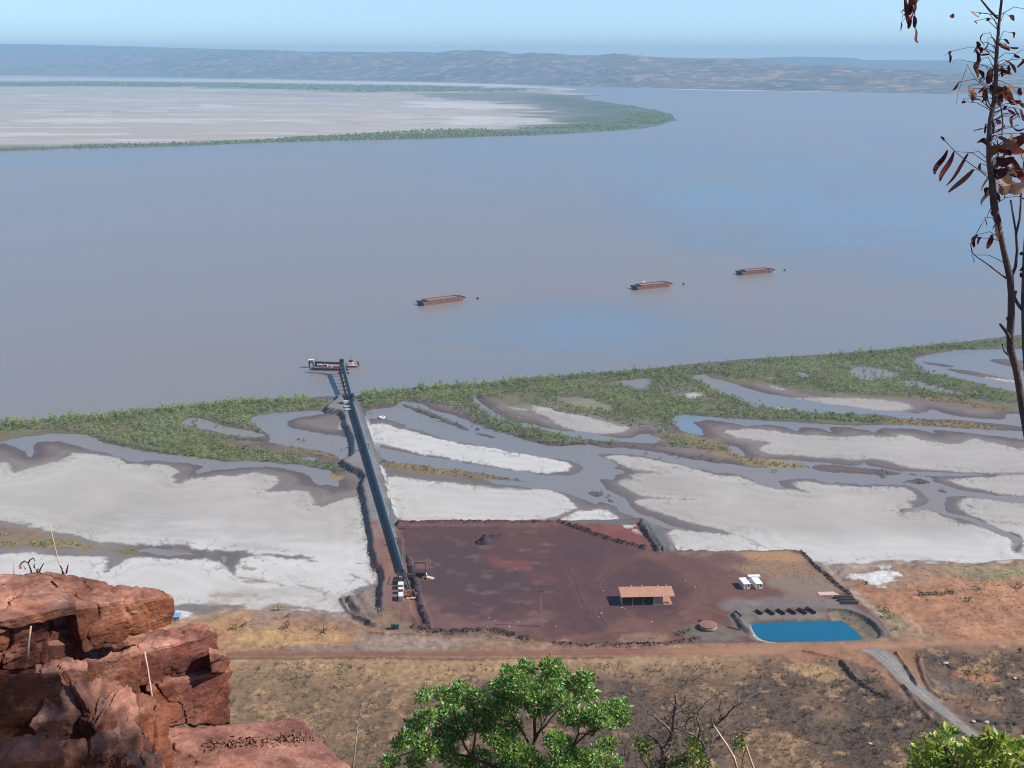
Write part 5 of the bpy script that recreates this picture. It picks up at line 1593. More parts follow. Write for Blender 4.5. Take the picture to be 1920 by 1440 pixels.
# ore barges at anchor
def barge(pl, pr, label):
    a, b = wp(*pl), wp(*pr)
    d = b - a
    L = d.length + 4
    rz = math.atan2(d.y, d.x)
    mid = (a + b) / 2 + Vector((-math.sin(rz), math.cos(rz), 0)) * 6.5
    root = empty('ore_barge', (mid.x, mid.y, 0), rz)
    W, H = 13.0, 3.4
    mb = MB(); hull(mb, L, W, -1.5, H, 1.2, 5.0)
    bevel(mb.build('hull', RUST, root), .15)
    mb = MB()
    cl, cw_ = L / 2 - 6, W / 2 - 1.1
    for (x0, x1, y0, y1) in ((-cl, cl, -cw_ - .25, -cw_), (-cl, cl, cw_, cw_ + .25), (-cl - .25, -cl, -cw_, cw_), (cl, cl + .25, -cw_, cw_)):
        mb.box(x0, x1, y0, y1, H + .01, H + 1.7)
    for x in np.arange(-cl, cl + .1, 3.0):
        mb.box(x - .12, x + .12, -cw_ - .55, -cw_ - .26, H + .01, H + 1.5)
    mb.build('coaming', RUST, root)
    mb = MB()
    nx = 16
    k = len(mb.v)
    for i in range(nx + 1):
        for j in range(5):
            x = -cl + .05 + (2 * cl - .1) * i / nx
            y = -cw_ + .05 + (2 * cw_ - .1) * j / 4
            mb.v.append((x, y, H + .35 + (0.55 if j in (1, 2, 3) else 0) + .25 * random.random()))
    for i in range(nx):
        for j in range(4):
            mb.f.append((k + i * 5 + j, k + (i + 1) * 5 + j, k + (i + 1) * 5 + j + 1, k + i * 5 + j + 1))
    mb.build('cargo', TANO, root, True)
    mb = MB()
    mb.box(-L / 2 - .9, -L / 2 + .05, -W / 2 - .1, W / 2 + .1, H - 1.2, H + .5); mb.box(L / 2 - .05, L / 2 + .9, -W / 2 - .1, W / 2 + .1, H - .9, H + .5)
    mb.build('headlog', DARK, root)
    for x in np.linspace(-cl + 2, cl - 2, 6):
        MB().tube([(x, -W / 2 - .05, H - .9), (x, -W / 2 - .4, H - .9)], .55, 8).build('tyre_fender', RUBBER, root)
    mb = MB()
    for x in (-L / 2 + 1.5, -L / 2 + 3.2, L / 2 - 3, L / 2 - 1.5):
        for s in (-1, 1):
            mb.tube([(x, s * (W / 2 - .8), H), (x, s * (W / 2 - .8), H + .9)], .28, 7)
    q = mb.build('bollards', STEEL, root); q['kind'] = 'stuff'; q.name = 'bollard'
    MB().box(-L / 2 + 1.0, -L / 2 + 3.6, -2, 2, H + .01, H + 1.2).build('winch', DARK, root)
    tag(root, label, 'barge', 'ore barges anchored on the water')
    return root
barge((797, 573.5), (869, 564), 'rusty ore barge farthest left and nearest the shore')
barge((1198, 544), (1257, 537.5), 'rusty ore barge with a small white boat alongside')
barge((1394, 516), (1449, 511.3), 'rusty ore barge farthest right and farthest out')
for x, y, lb in ((895.5, 560.5, 'small dark buoy off the bow of the leftmost barge'), (1281.5, 533.5, 'small dark buoy off the bow of the middle barge'), (1471, 507.5, 'small dark buoy off the bow of the rightmost barge')):
    p = wp(x, y)
    o = MB().disc_stack((0, 0, 0), [(.7, -.4), (1.3, .3), (1.3, 1.0), (.6, 1.7), (.2, 2.3)], 12).build('anchor_buoy', RUBBER, None, True, (p.x, p.y, 0))
    tag(o, lb, 'buoy', 'anchor buoys of the barges')
p = wp(1207, 536)
sb = empty('white_boat', (p.x, p.y, 0), .45)
mb = MB(); hull(mb, 11, 3.6, -.5, 1.7, .4, 2.4); bevel(mb.build('hull', WHITE, sb), .12)
MB().box(-2.0, 1.8, -1.4, 1.4, 1.72, 4.4).build('cabin', WHITE, sb)
MB().box(-2.02, 1.82, -1.42, 1.42, 3.0, 3.8).build('cabin_window', GLASS, sb)
MB().box(-3.2, 2.2, -1.6, 1.6, 4.42, 4.7).build('canopy', WHITE, sb)
mb = MB(); mb.tube([(-.5, 0, 4.7), (-.5, 0, 7.8)], .09, 5); mb.build('mast', WHITE, sb)
tag(sb, 'small white boat tied behind the middle barge', 'boat')

# ---- loading yard
def shed():
    p = at(1166, 1136, LZ); q = at(1263, 1133.5, LZ)
    W = (q - p).length
    D, HF, HB = 9.2, 4.5, 5.1
    root = empty('storage_shed', p, .045)
    wall = paint('shed_wall', (176, 170, 156), (150, 142, 128), rough=.8, scale=.5)
    roofm = paint('ochre_roof_sheet', (190, 138, 108), (168, 120, 94), rough=.65, scale=.4)
    w_end = W * .79
    MB().box(0, .15, .1, D - .15, 0, HF).build('side_wall', wall, root)
    MB().hexa([(0, .1, HF + .002), (.15, .1, HF + .002), (.15, D - .15, HF + .002), (0, D - .15, HF + .002), (0, .1, HF + .01), (.15, .1, HF + .01), (.15, D - .15, HB), (0, D - .15, HB)]).build('gable', wall, root)
    MB().box(w_end - .15, w_end, .35, D - .15, 0, HF).build('side_wall', wall, root)
    MB().box(0, w_end, D - .14, D, 0, HB - .05).build('back_wall', wall, root)
    MB().box(W * .605, w_end - .16, .2, .34, 0, HF - .25).build('front_wall', wall, root)
    for x in (.08, W * .205, W * .405, W * .602, W * .99):
        MB().box(x - .11, x + .11, -.05, .18, 0, HF - .05).build('post', GREYW, root)
    MB().box(W * .99 - .11, W * .99 + .11, D - .2, D, 0, HB - .1).build('post', GREYW, root)
    MB().box(-.05, W, -.12, .06, HF - .05, HF + .12).build('eave_beam', STEEL, root)
    n = 40
    prof = []
    for i in range(n + 1):
        prof.append((-.5 + (W + .9) * i / n, .03 * (i % 2)))
    mb = MB()
    for y, z in ((-.55, HF + .13), (D + .35, HB + .16)):
        for x, dz in prof:
            mb.v.append((x, y, z + dz))
    for y, z in ((-.55, HF + .08), (D + .35, HB + .11)):
        for x, dz in prof:
            mb.v.append((x, y, z + dz))
    m1 = n + 1
    for i in range(n):
        mb.f.append((i, i + 1, m1 + i + 1, m1 + i))
        mb.f.append((2 * m1 + i, 3 * m1 + i, 3 * m1 + i + 1, 2 * m1 + i + 1))
        mb.f.append((i, 2 * m1 + i, 2 * m1 + i + 1, i + 1))
        mb.f.append((m1 + i, m1 + i + 1, 3 * m1 + i + 1, 3 * m1 + i))
    rf = mb.build('roof', roofm, root)
    mb = MB()
    for x in (W * .22, W * .43, W * .74, W * .9):
        mb.disc_stack((x, D + .1, HB + .2), [(.16, 0), (.16, .25), (.3, .3), (.3, .55), (.1, .65)], 8)
    mb.build('roof_vent', WHITE, rf)
    MB().box(.2, w_end - .2, .4, D - .2, .02, .08).build('floor_slab', paint('dirty_slab', (110, 84, 76), (90, 70, 64), rough=.9, scale=.5), root)
    MB().box(w_end + .02, W * .98, .1, D - .2, .02, .07).build('carport_floor', paint('pale_earth', (186, 130, 104), (170, 116, 92), rough=.95, scale=.6), root)
    tag(root, 'long open-fronted shed with ochre roof on the red yard', 'shed')
shed()

def cabin(p, rz, L, W, H, label):
    root = empty('site_cabin', p, rz)
    o = MB().box(-W / 2, W / 2, 0, L, .15, H).build('wall', WHITE, root)
    MB().box(-W / 2 - .15, W / 2 + .15, -.2, L + .2, H + .005, H + .14).build('roof', paint('white_roof', (240, 238, 232), (226, 224, 218), rough=.5, scale=.6), root)
    MB().box(-W * .32, -W * .02, -.03, -.005, .3, H * .82).build('door', GREYW, root)
    MB().box(W * .1, W * .38, -.03, -.005, H * .48, H * .78).build('window', GLASS, root)
    for y in (L * .3, L * .68):
        MB().box(W / 2 + .004, W / 2 + .03, y - .5, y + .5, H * .45, H * .78).build('window', GLASS, root)
    mb = MB()
    for a in (-1, 1):
        for b in (.3, L - .3):
            mb.box(a * (W / 2 - .3) - .1, a * (W / 2 - .3) + .1, b - .1, b + .1, -.2, .149)
    q = mb.build('stump', STEEL, root); q['kind'] = 'stuff'
    tag(root, label, 'cabin', 'white cabins by the grass field')
    return root
cabin(at(1400.5, 1105.5, LZ), .16, 7.2, 3.2, 2.9, 'white site cabin, left of the two with a brown deck between')
cabin(at(1423.5, 1105, LZ), .16, 7.2, 3.2, 2.9, 'white site cabin, right of the two with a brown deck between')
o = cabin(at(1402.5, 1089.0, LZ), -1.52, 5.6, 2.2, 2.6, 'low white cabin closing the gap behind the two front cabins')
mb = MB(); mb.box(-1.7, 1.7, 1.0, 6.6, .1, .3)
q = at(1412, 1105, LZ)
o = mb.build('deck', paint('brown_deck', (150, 96, 74), (126, 80, 62), rough=.9, scale=1), None, loc=q, rz=.16); tag(o, 'brown timber deck between the two white cabins', 'deck')
mb = MB(); mb.bar((-1.5, 2.6, .31), (-1.5, 2.6, 1.9), .12); mb.bar((1.5, 2.6, .31), (1.5, 2.6, 1.9), .12); mb.bar((-1.6, 2.6, 1.9), (1.6, 2.6, 1.9), .35, .2)
o = mb.build('arbour', WHITE, None, loc=q, rz=.16); tag(o, 'small white crossbeam frame on the deck between cabins', 'arbour')

# dark skips in a row above the pond
def skip(px, py, L, W, rz, label):
    p = on(px, py)
    root = empty('steel_skip', p, rz)
    mb = MB()
    mb.box(-L / 2 + .25, L / 2 - .25, -W / 2 + .15, W / 2 - .15, 0, .12)
    for (q8) in ([(-L / 2 + .25, -W / 2 + .15, .121), (L / 2 - .25, -W / 2 + .15, .121), (L / 2 - .25, -W / 2 + .23, .121), (-L / 2 + .25, -W / 2 + .23, .121), (-L / 2, -W / 2, 1.5), (L / 2, -W / 2, 1.5), (L / 2, -W / 2 + .09, 1.5), (-L / 2, -W / 2 + .09, 1.5)],
                 [(-L / 2 + .25, W / 2 - .23, .121), (L / 2 - .25, W / 2 - .23, .121), (L / 2 - .25, W / 2 - .15, .121), (-L / 2 + .25, W / 2 - .15, .121), (-L / 2, W / 2 - .09, 1.5), (L / 2, W / 2 - .09, 1.5), (L / 2, W / 2, 1.5), (-L / 2, W / 2, 1.5)],
                 [(-L / 2 + .25, -W / 2 + .24, .121), (-L / 2 + .33, -W / 2 + .24, .121), (-L / 2 + .33, W / 2 - .24, .121), (-L / 2 + .25, W / 2 - .24, .121), (-L / 2, -W / 2 + .1, 1.5), (-L / 2 + .09, -W / 2 + .1, 1.5), (-L / 2 + .09, W / 2 - .1, 1.5), (-L / 2, W / 2 - .1, 1.5)],
                 [(L / 2 - .33, -W / 2 + .24, .121), (L / 2 - .25, -W / 2 + .24, .121), (L / 2 - .25, W / 2 - .24, .121), (L / 2 - .33, W / 2 - .24, .121), (L / 2 - .09, -W / 2 + .1, 1.5), (L / 2, -W / 2 + .1, 1.5), (L / 2, W / 2 - .1, 1.5), (L / 2 - .09, W / 2 - .1, 1.5)]):
        mb.hexa(q8)
    mb.build('tub', DARK, root)
    mb = MB()
    mb.bar((-L / 2 - .06, -W / 2 - .05, 1.55), (L / 2 + .06, -W / 2 - .05, 1.55), .14); mb.bar((-L / 2 - .06, W / 2 + .05, 1.55), (L / 2 + .06, W / 2 + .05, 1.55), .14)
    for x in np.linspace(-L / 2 + .6, L / 2 - .6, 5):
        mb.bar((x, -W / 2 - .06, .2), (x, -W / 2 - .08, 1.45), .12)
        mb.bar((x, W / 2 + .06, .2), (x, W / 2 + .08, 1.45), .12)
    mb.build('rim', DARK, root)
    root.scale = (1, 1, .62)
    tag(root, label, 'skip', 'dark steel skips above the pond')
for k, (x, y, L, lb) in enumerate(((1383, 1153, 6.5, 'dark skip alone at the pond\'s upper left corner'), (1423, 1149.5, 5.5, 'short dark skip, first in the row of six above the pond'), (1444, 1149, 7.0, 'dark skip, second in the row of six from the short one'),
                                   (1464, 1148.8, 6.6, 'dark skip, third in the row of six above the pond'), (1484.5, 1148.2, 6.6, 'dark skip, fourth in the row of six above the pond'), (1504, 1147.4, 7.2, 'dark skip, second last of the row of six, nearest the doubled one'),
                                   (1521, 1146.4, 7.2, 'dark skip ending the row of six, with a lump at its far end'))):
    skip(x, y, L * .84, .95, 2.03 if k else 1.9, lb)
p = on(1514, 1143)
o = MB().box(-.9, .9, -.6, .6, 0, 1.2).box(-.5, .2, -.4, .4, 1.21, 1.6).build('scrap_bin', DARK, None, loc=p, rz=.5); tag(o, 'small dark scrap bin beside the last skip of the row', 'bin')
for i, (x0, x1, y, lb) in enumerate(((1563, 1600, 1121.5, 'upper of three dark pipe stacks beside the concrete slab'), (1571, 1604, 1126.5, 'middle of three dark pipe stacks beside the concrete slab'), (1577, 1610, 1131.5, 'lower of three dark pipe stacks near the pond ramp'))):
    a, b = on(x0, y), on(x1, y)
    root = empty('pipe_stack', (a + b) / 2)
    L = (b - a).length
    for yy, z in ((-.75, .35), (-.0, .35), (.75, .35), (-.37, .98), (.37, .98)):
        mb = MB(); mb.tube([(-L / 2 + random.uniform(0, .5), yy, z), (L / 2 - random.uniform(0, .5), yy, z)], .35, 9); mb.build('pipe', DARK, root)
    tag(root, lb, 'pipes', 'stacks of dark pipe')
a = [at(x, y, LZ) for x, y in ((1536, 1117), (1574.5, 1116), (1562, 1110), (1532, 1111))]
mb = MB().hexa([(q.x, q.y, LZ - .2) for q in a] + [(q.x, q.y, LZ + .25) for q in a])
o = mb.build('concrete_slab', CONC); tag(o, 'pale pinkish concrete slab on the ground beside the pipe stacks', 'slab')

# round tank with rusty lid
p = on(1328, 1177.5)
tk = empty('water_tank', p)
MB().disc_stack((0, 0, 0), [(3.9, -.3), (3.9, 1.7)], 28).build('wall', paint('weathered_tank', (168, 150, 140), (130, 110, 100), rough=.8, scale=1), tk, True)
MB().disc_stack((0, 0, 0), [(4.05, 1.72), (4.05, 1.85), (2.4, 2.05), (.3, 2.2)], 28).build('lid', paint('rusty_lid', (148, 104, 86), (124, 86, 72), rough=.85, scale=.8), tk)
tag(tk, 'low round tank with a rusty lid left of the pond', 'tank')
a, b = on(1311, 1164), on(1321, 1170)
o = MB().tube([a + Vector((0, 0, .5)), b + Vector((0, 0, .4))], .3, 8).build('pipe', DARK); tag(o, 'short dark pipe lying behind the round tank', 'pipe')
a, b = on(1364, 1176), on(1388, 1182)
o = MB().tube([a + Vector((0, 0, .3)), b + Vector((0, 0, .3))], .22, 8).build('pipe', RUST); tag(o, 'thin rusty pipe from the round tank towards the pond', 'pipe')

# heap of ore with a ragged tail
def heap(name, spec, lumps, label, seed):
    q = random.Random(seed)
    root = None
    tv, tq = [], []
    mb = MB()
    for (x, y, rr, h) in lumps:
        p = on(x, y)
        n = 12
        k = len(mb.v)
        for ring, (fr_, fh) in enumerate(((1.0, -.2), (.72, .35), (.4, .75), (.12, 1.0))):
            for i in range(n):
                a = 6.283 * i / n
                rr_ = rr * fr_ * q.uniform(.8, 1.2)
                mb.v.append((p.x + rr_ * math.cos(a), p.y + rr_ * math.sin(a), p.z + h * fh * q.uniform(.88, 1.1)))
        for ring in range(3):
            for i in range(n):
                j = (i + 1) % n
                mb.f.append((k + ring * n + i, k + ring * n + j, k + (ring + 1) * n + j, k + (ring + 1) * n + i))
        mb.f.append(tuple(k + 3 * n + i for i in range(n)))
    o = mb.build(name, ORE)
    o['kind'] = 'thing'
    tag(o, label, 'heap')
    return o
heap('ore_heap', None, [(909, 1017, 4.4, 4.2), (900, 1019, 2.6, 1.6), (914, 1014, 3.0, 2.2), (921, 1010, 2.0, 1.5), (926, 1008.5, 1.8, 1.5), (931, 1007.5, 1.9, 1.6), (937, 1006, 1.7, 1.3), (941, 1005, 1.3, 1.1), (917, 1007, 1.5, 1.0), (924, 1005, 1.4, 1.0), (933, 1004, 1.2, .9)],
     'dark heap of leftover ore with a lumpy tail in the yard', 3)

# ---- tail end of the conveyor: feeder, plant and hopper
p = on(751.5, 1090)
ds = empty('drive_station', p, -.05)
mb = MB()
for a in (-1.5, 1.5):
    for b in np.linspace(-4.6, 4.6, 5):
        mb.bar((a, b, -.2), (a, b, 4.0), .2)
    mb.bar((a, -4.6, 4.0), (a, 4.6, 4.0), .2); mb.bar((a, -4.6, 2.2), (a, 4.6, 2.2), .16)
for b in np.linspace(-4.6, 4.6, 5):
    mb.bar((-1.5, b, 4.0), (1.5, b, 4.0), .18)
mb.build('frame', STEEL, ds)
MB().box(-1.3, 1.3, -4.2, .8, .1, 2.1).build('machinery', DARK, ds)
MB().box(-1.2, 1.2, 1.6, 4.4, .1, 2.6).build('motor_house', DARK, ds)
MB().box(-.7, .7, -1.4, .2, 2.12, 3.1).build('motor', CREAM, ds)
tag(ds, 'dark steel drive frame at the landward end of the conveyor', 'machine')
def container(px, py, L, W, H, rz, mat, label, grp='white plant containers by the conveyor'):
    p = on(px, py)
    root = empty('plant_container', p, rz)
    MB().box(-W / 2, W / 2, -L / 2, L / 2, .1, H).build('box', mat, root)
    mb = MB()
    for y in np.linspace(-L / 2 + .2, L / 2 - .2, max(3, int(L * 2))):
        mb.box(-W / 2 - .05, -W / 2 - .002, y - .06, y + .06, .2, H - .1)
        mb.box(W / 2 + .002, W / 2 + .05, y - .06, y + .06, .2, H - .1)
    mb.build('rib', mat, root)['kind'] = 'stuff'
    MB().box(-W / 2 + .15, -.05, -L / 2 - .04, -L / 2 - .004, .25, H - .2).build('door', GREYW, root)
    MB().box(.05, W / 2 - .15, -L / 2 - .04, -L / 2 - .004, .25, H - .2).build('door', GREYW, root)
    tag(root, label, 'container', grp)
container(751.5, 1103, 3.6, 2.5, 2.7, 0, WHITE, 'white container just below the dark drive frame of the conveyor')
container(752, 1112, 2.2, 2.5, 2.6, 0, WHITE, 'short white container between the other two by the conveyor end')
container(751.8, 1124, 4.6, 2.2, 2.8, .12, WHITE, 'white container standing lowest of the three by the conveyor end')
a, b = on(759.5, 1087), on(769, 1114)
fd = empty('feeder_conveyor', b)
mb = MB(); mb.bar(Vector((0, 0, 1.0)), a - b + Vector((0, 0, 3.2)), 1.1, .5); mb.build('frame', GREYW, fd)
mb = MB(); mb.bar(Vector((0, 0, 1.32)), a - b + Vector((0, 0, 3.52)), .8, .06); mb.build('belt', RUBBER, fd)
mb = MB()
for t in (.15, .5, .85):
    q = (a - b) * t
    mb.bar(q + Vector((-.5, 0, -.2)), q + Vector((-.4, 0, .9 + 2.2 * t)), .14); mb.bar(q + Vector((.5, 0, -.2)), q + Vector((.4, 0, .9 + 2.2 * t)), .14)
mb.build('support', STEEL, fd)
tag(fd, 'grey inclined feeder conveyor beside the white containers', 'conveyor')
p = on(762.5, 1118)
oc = empty('loading_machine', p, .1)
for s in (-1, 1):
    mb = MB(); mb.box(-2.2, 2.2, s * 1.5 - .35, s * 1.5 + .35, 0, .9); bevel(mb.build('track', RUBBER, oc), .25, 2)
MB().box(-2.4, 1.6, -1.2, 1.2, .92, 1.9).build('body', ORANGE, oc)
MB().box(.2, 1.5, -1.1, .1, 1.92, 3.2).build('cab', ORANGE, oc)
MB().box(.3, 1.52, -1.12, .12, 2.4, 3.0).build('cab_window', GLASS, oc)
mb = MB(); mb.bar((1.4, .6, 1.6), (3.2, .6, 2.9), .4); mb.bar((3.2, .6, 2.9), (4.4, .6, .8), .32); mb.build('arm', ORANGE, oc)
MB().hexa([(3.9, -.3, .2), (5.0, -.3, .2), (5.0, 1.5, .2), (3.9, 1.5, .2), (4.0, -.2, 1.1), (5.3, -.2, 1.0), (5.3, 1.4, 1.0), (4.0, 1.4, 1.1)]).build('bucket', RUST, oc)
tag(oc, 'orange tracked loading machine at the foot of the feeder conveyor', 'machine')
a, b = on(762, 1122.3), on(779, 1121.5)
o = MB().bar(a + Vector((0, 0, .25)), b + Vector((0, 0, .25)), .6, .5).build('kerb_beam', CONC); tag(o, 'pale beam on the ground below the orange machine', 'beam')
p = on(787.5, 1082)
hp_ = empty('ore_hopper', p)
mb = MB()
mb.hexa([(-2.0, -1.2, .9), (2.0, -1.2, .9), (2.0, 1.2, .9), (-2.0, 1.2, .9), (-2.8, -1.9, 3.1), (2.8, -1.9, 3.1), (2.8, 1.9, 3.1), (-2.8, 1.9, 3.1)])
mb.build('bin', DARK, hp_)
mb = MB()
for x in (-2.75, 2.75):
    for y in (-1.8, 1.8):
        mb.bar((x, y, -.3), (x, y, 3.2), .25)
    mb.bar((x, 1.8, 3.1), (x, 1.8, 7.0), .24)
mb.bar((-2.75, 1.8, 7.0), (2.75, 1.8, 7.0), .26); mb.bar((-2.75, 1.8, 6.4), (2.75, 1.8, 6.4), .14)
mb.build('frame', STEEL, hp_)
tag(hp_, 'dark ore hopper with a tall goalpost frame beside the conveyor end', 'hopper')
a, b = on(761, 1083), on(779, 1083)
o = empty('cross_conveyor', a)
MB().bar(Vector((0, 0, 1.6)), b - a + Vector((0, 0, 1.3)), 1.5, 1.2).build('cover', DARK, o)
mb = MB()
for t in (.15, .5, .85):
    q = (b - a) * t; mb.bar(q + Vector((0, -.5, -.2)), q + Vector((0, -.5, 1.2)), .18); mb.bar(q + Vector((0, .5, -.2)), q + Vector((0, .5, 1.2)), .18)
mb.build('support', STEEL, o)
tag(o, 'short dark cross conveyor between hopper and main conveyor', 'conveyor')
a = on(801, 1085)
o = MB().hexa([(-.2, -1.4, -.2), (3.4, -1.4, -.2), (3.4, 1.0, -.2), (-.2, 1.0, -.2), (-.2, -1.4, 1.3), (3.4, -1.4, .25), (3.4, 1.0, .25), (-.2, 1.0, 1.3)]).build('tipping_ramp', CONC, None, loc=a); tag(o, 'pale tipping ramp on the right of the ore hopper', 'ramp')
for x, y, lb in ((799, 1078.5, 'white drum on the right edge of the ore hopper'), (760, 1068.5, 'small orange drum near the conveyor end')):
    p = on(x, y)
    o = MB().disc_stack((0, 0, 0), [(.45, -.1), (.48, .3), (.45, .6), (.48, .9), (.42, 1.2)], 12).build('drum', WHITE if x > 780 else ORANGE, None, True, p); tag(o, lb, 'drum')
# green skips below
for k, (x, y, lb) in enumerate(((737, 1179, 'dark green steel bin, left of the two by the yard entrance'), (744, 1179.5, 'dark green steel bin, right of the two by the yard entrance'))):
    p = on(x, y)
    root = empty('green_bin', p, .2)
    mb = MB(); mb.hexa([(-.75, -.7, .2), (.75, -.7, .2), (.75, .7, .2), (-.75, .7, .2), (-.9, -.85, 2.3), (.9, -.85, 2.3), (.9, .85, 1.9), (-.9, .85, 1.9)])
    mb.build('tub', GREENP, root)
    MB().hexa([(-.95, -.9, 2.31), (.95, -.9, 2.31), (.95, .9, 1.91), (-.95, .9, 1.91), (-.95, -.9, 2.4), (.95, -.9, 2.4), (.95, .9, 2.0), (-.95, .9, 2.0)]).build('lid', GREENP, root)
    MB().box(-.75, -.55, -.6, .6, 0, .19).box(.55, .75, -.6, .6, 0, .19).build('skid', STEEL, root)['kind'] = 'stuff'
    tag(root, lb, 'bin', 'green bins by the yard entrance')

# light poles
def pole(px, py, pytop, label, twin=False, lamp=True):
    p = on(px, py)
    th = math.atan((py - 720) / F) + PITCH
    h = (py - pytop) * mpp(p) / math.cos(th)
    root = empty('light_pole', p)
    mb = MB()
    if twin:
        mb.tube([(-.55, 0, -.3), (-.35, 0, h)], [.2, .13], 7); mb.tube([(.55, 0, -.3), (.35, 0, h)], [.2, .13], 7)
        for z in np.linspace(1, h - .5, 9):
            mb.bar((-.5, 0, z), (.5, 0, z), .07)
    else:
        mb.tube([(0, 0, -.3), (0, 0, h)], [.22, .12], 7)
    mb.build('mast', GREYW, root)
    if lamp:
        mb = MB(); mb.bar((-1.1, 0, h - .1), (1.1, 0, h - .1), .14)
        mb.build('crossarm', STEEL, root)
        for x in (-1.0, 0, 1.0):
            MB().box(x - .25, x + .25, -.45, .05, h + .01, h + .4).build('floodlight', STEEL, root)
    tag(root, label, 'light pole', 'poles around the yard')
pole(1013, 1175, 1111, 'tall twin-legged light mast near the front of the yard', True)
pole(733.5, 982, 927, 'tall pole beside the conveyor at the yard\'s back corner', lamp=False)
pole(754.5, 1050, 992, 'pole with floodlights just right of the conveyor', lamp=True)
pole(1041, 980, 967, 'short post on the back rampart of the yard', lamp=False)

# odds and ends lying about: pale stones, old tyre, blue roof
rk = paint('pale_stone', (198, 180, 170), (170, 150, 140), rough=.9, scale=3)
def stone_mesh(seed, sub=1):
    import bmesh
    bm = bmesh.new()
    bmesh.ops.create_icosphere(bm, subdivisions=sub, radius=1)
    q = random.Random(seed)
    for v in bm.verts:
        v.co *= q.uniform(.7, 1.2)
        v.co.z *= .6
    me = bpy.data.meshes.new('stone')
    bm.to_mesh(me); bm.free()
    return me
stm = [stone_mesh(i) for i in range(4)]
for me in stm:
    me.materials.append(rk)
for i, (x, y, lb) in enumerate(((954, 977, 'white block lying on the back rampart of the yard'), (1303, 1101, 'pale stone well to the right of the shed roof'), (1285, 1090, 'pale stone behind and to the right of the shed'), (1123, 1157, 'pale stone on the red ground left below the shed'),
        (1222, 1166, 'pale stone on the red ground below the middle of the shed'), (1164, 1199, 'pale stone beside the front windrow below the shed'), (1131, 1108, 'pale stone left of the shed beside its roof'), (1127, 1150, 'pale stone below the shadow of the shed'),
        (917, 1159, 'pale stone farthest back in the scatter left of the twin mast'), (928, 1165, 'pale stone, left one of a close pair near the yard front'), (933, 1167, 'pale stone, right one of a close pair near the yard front'), (972, 1167, 'pale stone between the close pair and the twin mast'),
        (955, 1175, 'pale stone nearest the front edge left of the twin mast'), (914, 1176, 'pale stone by the rock windrow at the yard front, farthest left'), (1166, 1140, 'pale chip at the front left post of the shed'), (1172, 1141, 'pale chip just right of the one at the shed post'),
        (1043, 1175, 'pale stone right of the foot of the twin mast'), (1256, 1101, 'pale stone behind the right end of the shed roof'))):
    p = on(x, y)
    o = link('stone', stm[i % 4], None, None, p + Vector((0, 0, .1)), i * .9)
    s = .26 + .2 * ((i * 7) % 5) / 5
    o.scale = (s * 1.5, s, s)
    tag(o, lb, 'stone', 'pale stones in the yard')
bm_ = MB()
for i, (x, y, s) in enumerate(((1772, 1245, 1.9), (1778, 1248, 1.5), (1781, 1251, 1.2), (1769, 1243, 1.2), (1903, 1273, 1.3), (1908, 1274, 1.0), (1620, 1303, 1.1), (1626, 1305, 1.0), (1632, 1396, 1.3), (1640, 1398, 1.0), (1913, 1218, 1.4), (1836, 1352, 2.0), (1850, 1356, 1.7), (1868, 1358, 1.8), (1890, 1356, 1.6), (1905, 1358, 1.8), (1825, 1354, 1.6), (1466, 1303, 1.1), (1593, 1372, .9), (1560, 1290, .9))):
    p = on(x, y)
    me = stm[i % 4].copy()
    me.materials.clear(); me.materials.append(ORE if i % 4 else rk)
    o = link('boulder', me, None, None, p + Vector((0, 0, .3)), i * 1.1)
    o.scale = (s * .8, s * .62, s * .6)
    where = 'in the small heap right of the gravel road' if x < 1790 and y < 1260 and x > 1700 else 'near the right edge above the bush' if x > 1895 and y < 1290 else 'in the row along the dark bank at lower right' if x > 1800 else 'in the gully left of the gravel road' if y < 1310 and x > 1600 else 'alone on the burnt plain'
    tag(o, ('dark' if i % 4 else 'pale') + ' dumped boulder ' + where, 'boulder', 'boulders dumped on the burnt ground')
p = on(716, 783.5)
def ring(r0, r1, n=22):
    mb = MB()
    for i in range(n):
        a = 6.283 * i / n
        for k in range(6):
            b = 6.283 * k / 6
            mb.v.append(((r0 + r1 * math.cos(b)) * math.cos(a), (r0 + r1 * math.cos(b)) * math.sin(a), r1 * math.sin(b)))
    for i in range(n):
        for k in range(6):
            j, l = (i + 1) % n, (k + 1) % 6
            mb.f.append((i * 6 + k, j * 6 + k, j * 6 + l, i * 6 + l))
    return mb
o = ring(1.9, .75).build('old_tyre', paint('salt_white', (226, 220, 212), (200, 192, 184), rough=.9, scale=1), None, True, p + Vector((0, 0, .4))); tag(o, 'salt-whitened giant tyre half sunk in the lagoon by the causeway', 'tyre')
p = on(333, 1166)
br = empty('roofed_pump_house', p + Vector((-1.5, 2, 0)), .1)
MB().box(-2.2, 2.2, -1.6, 1.6, -.2, 2.2).build('wall', CREAM, br)
MB().hexa([(-2.6, -2.0, 2.22), (2.6, -2.0, 2.22), (2.6, 2.0, 2.6), (-2.6, 2.0, 2.6), (-2.6, -2.0, 2.34), (2.6, -2.0, 2.34), (2.6, 2.0, 2.72), (-2.6, 2.0, 2.72)]).build('roof', paint('blue_roof', (120, 168, 204), (100, 146, 186), rough=.5, scale=1), br)
MB().box(-.5, .5, -1.64, -1.605, -.1, 1.9).build('door', GREYW, br)
tag(br, 'small building with a pale blue roof peeping out behind the rock', 'hut')

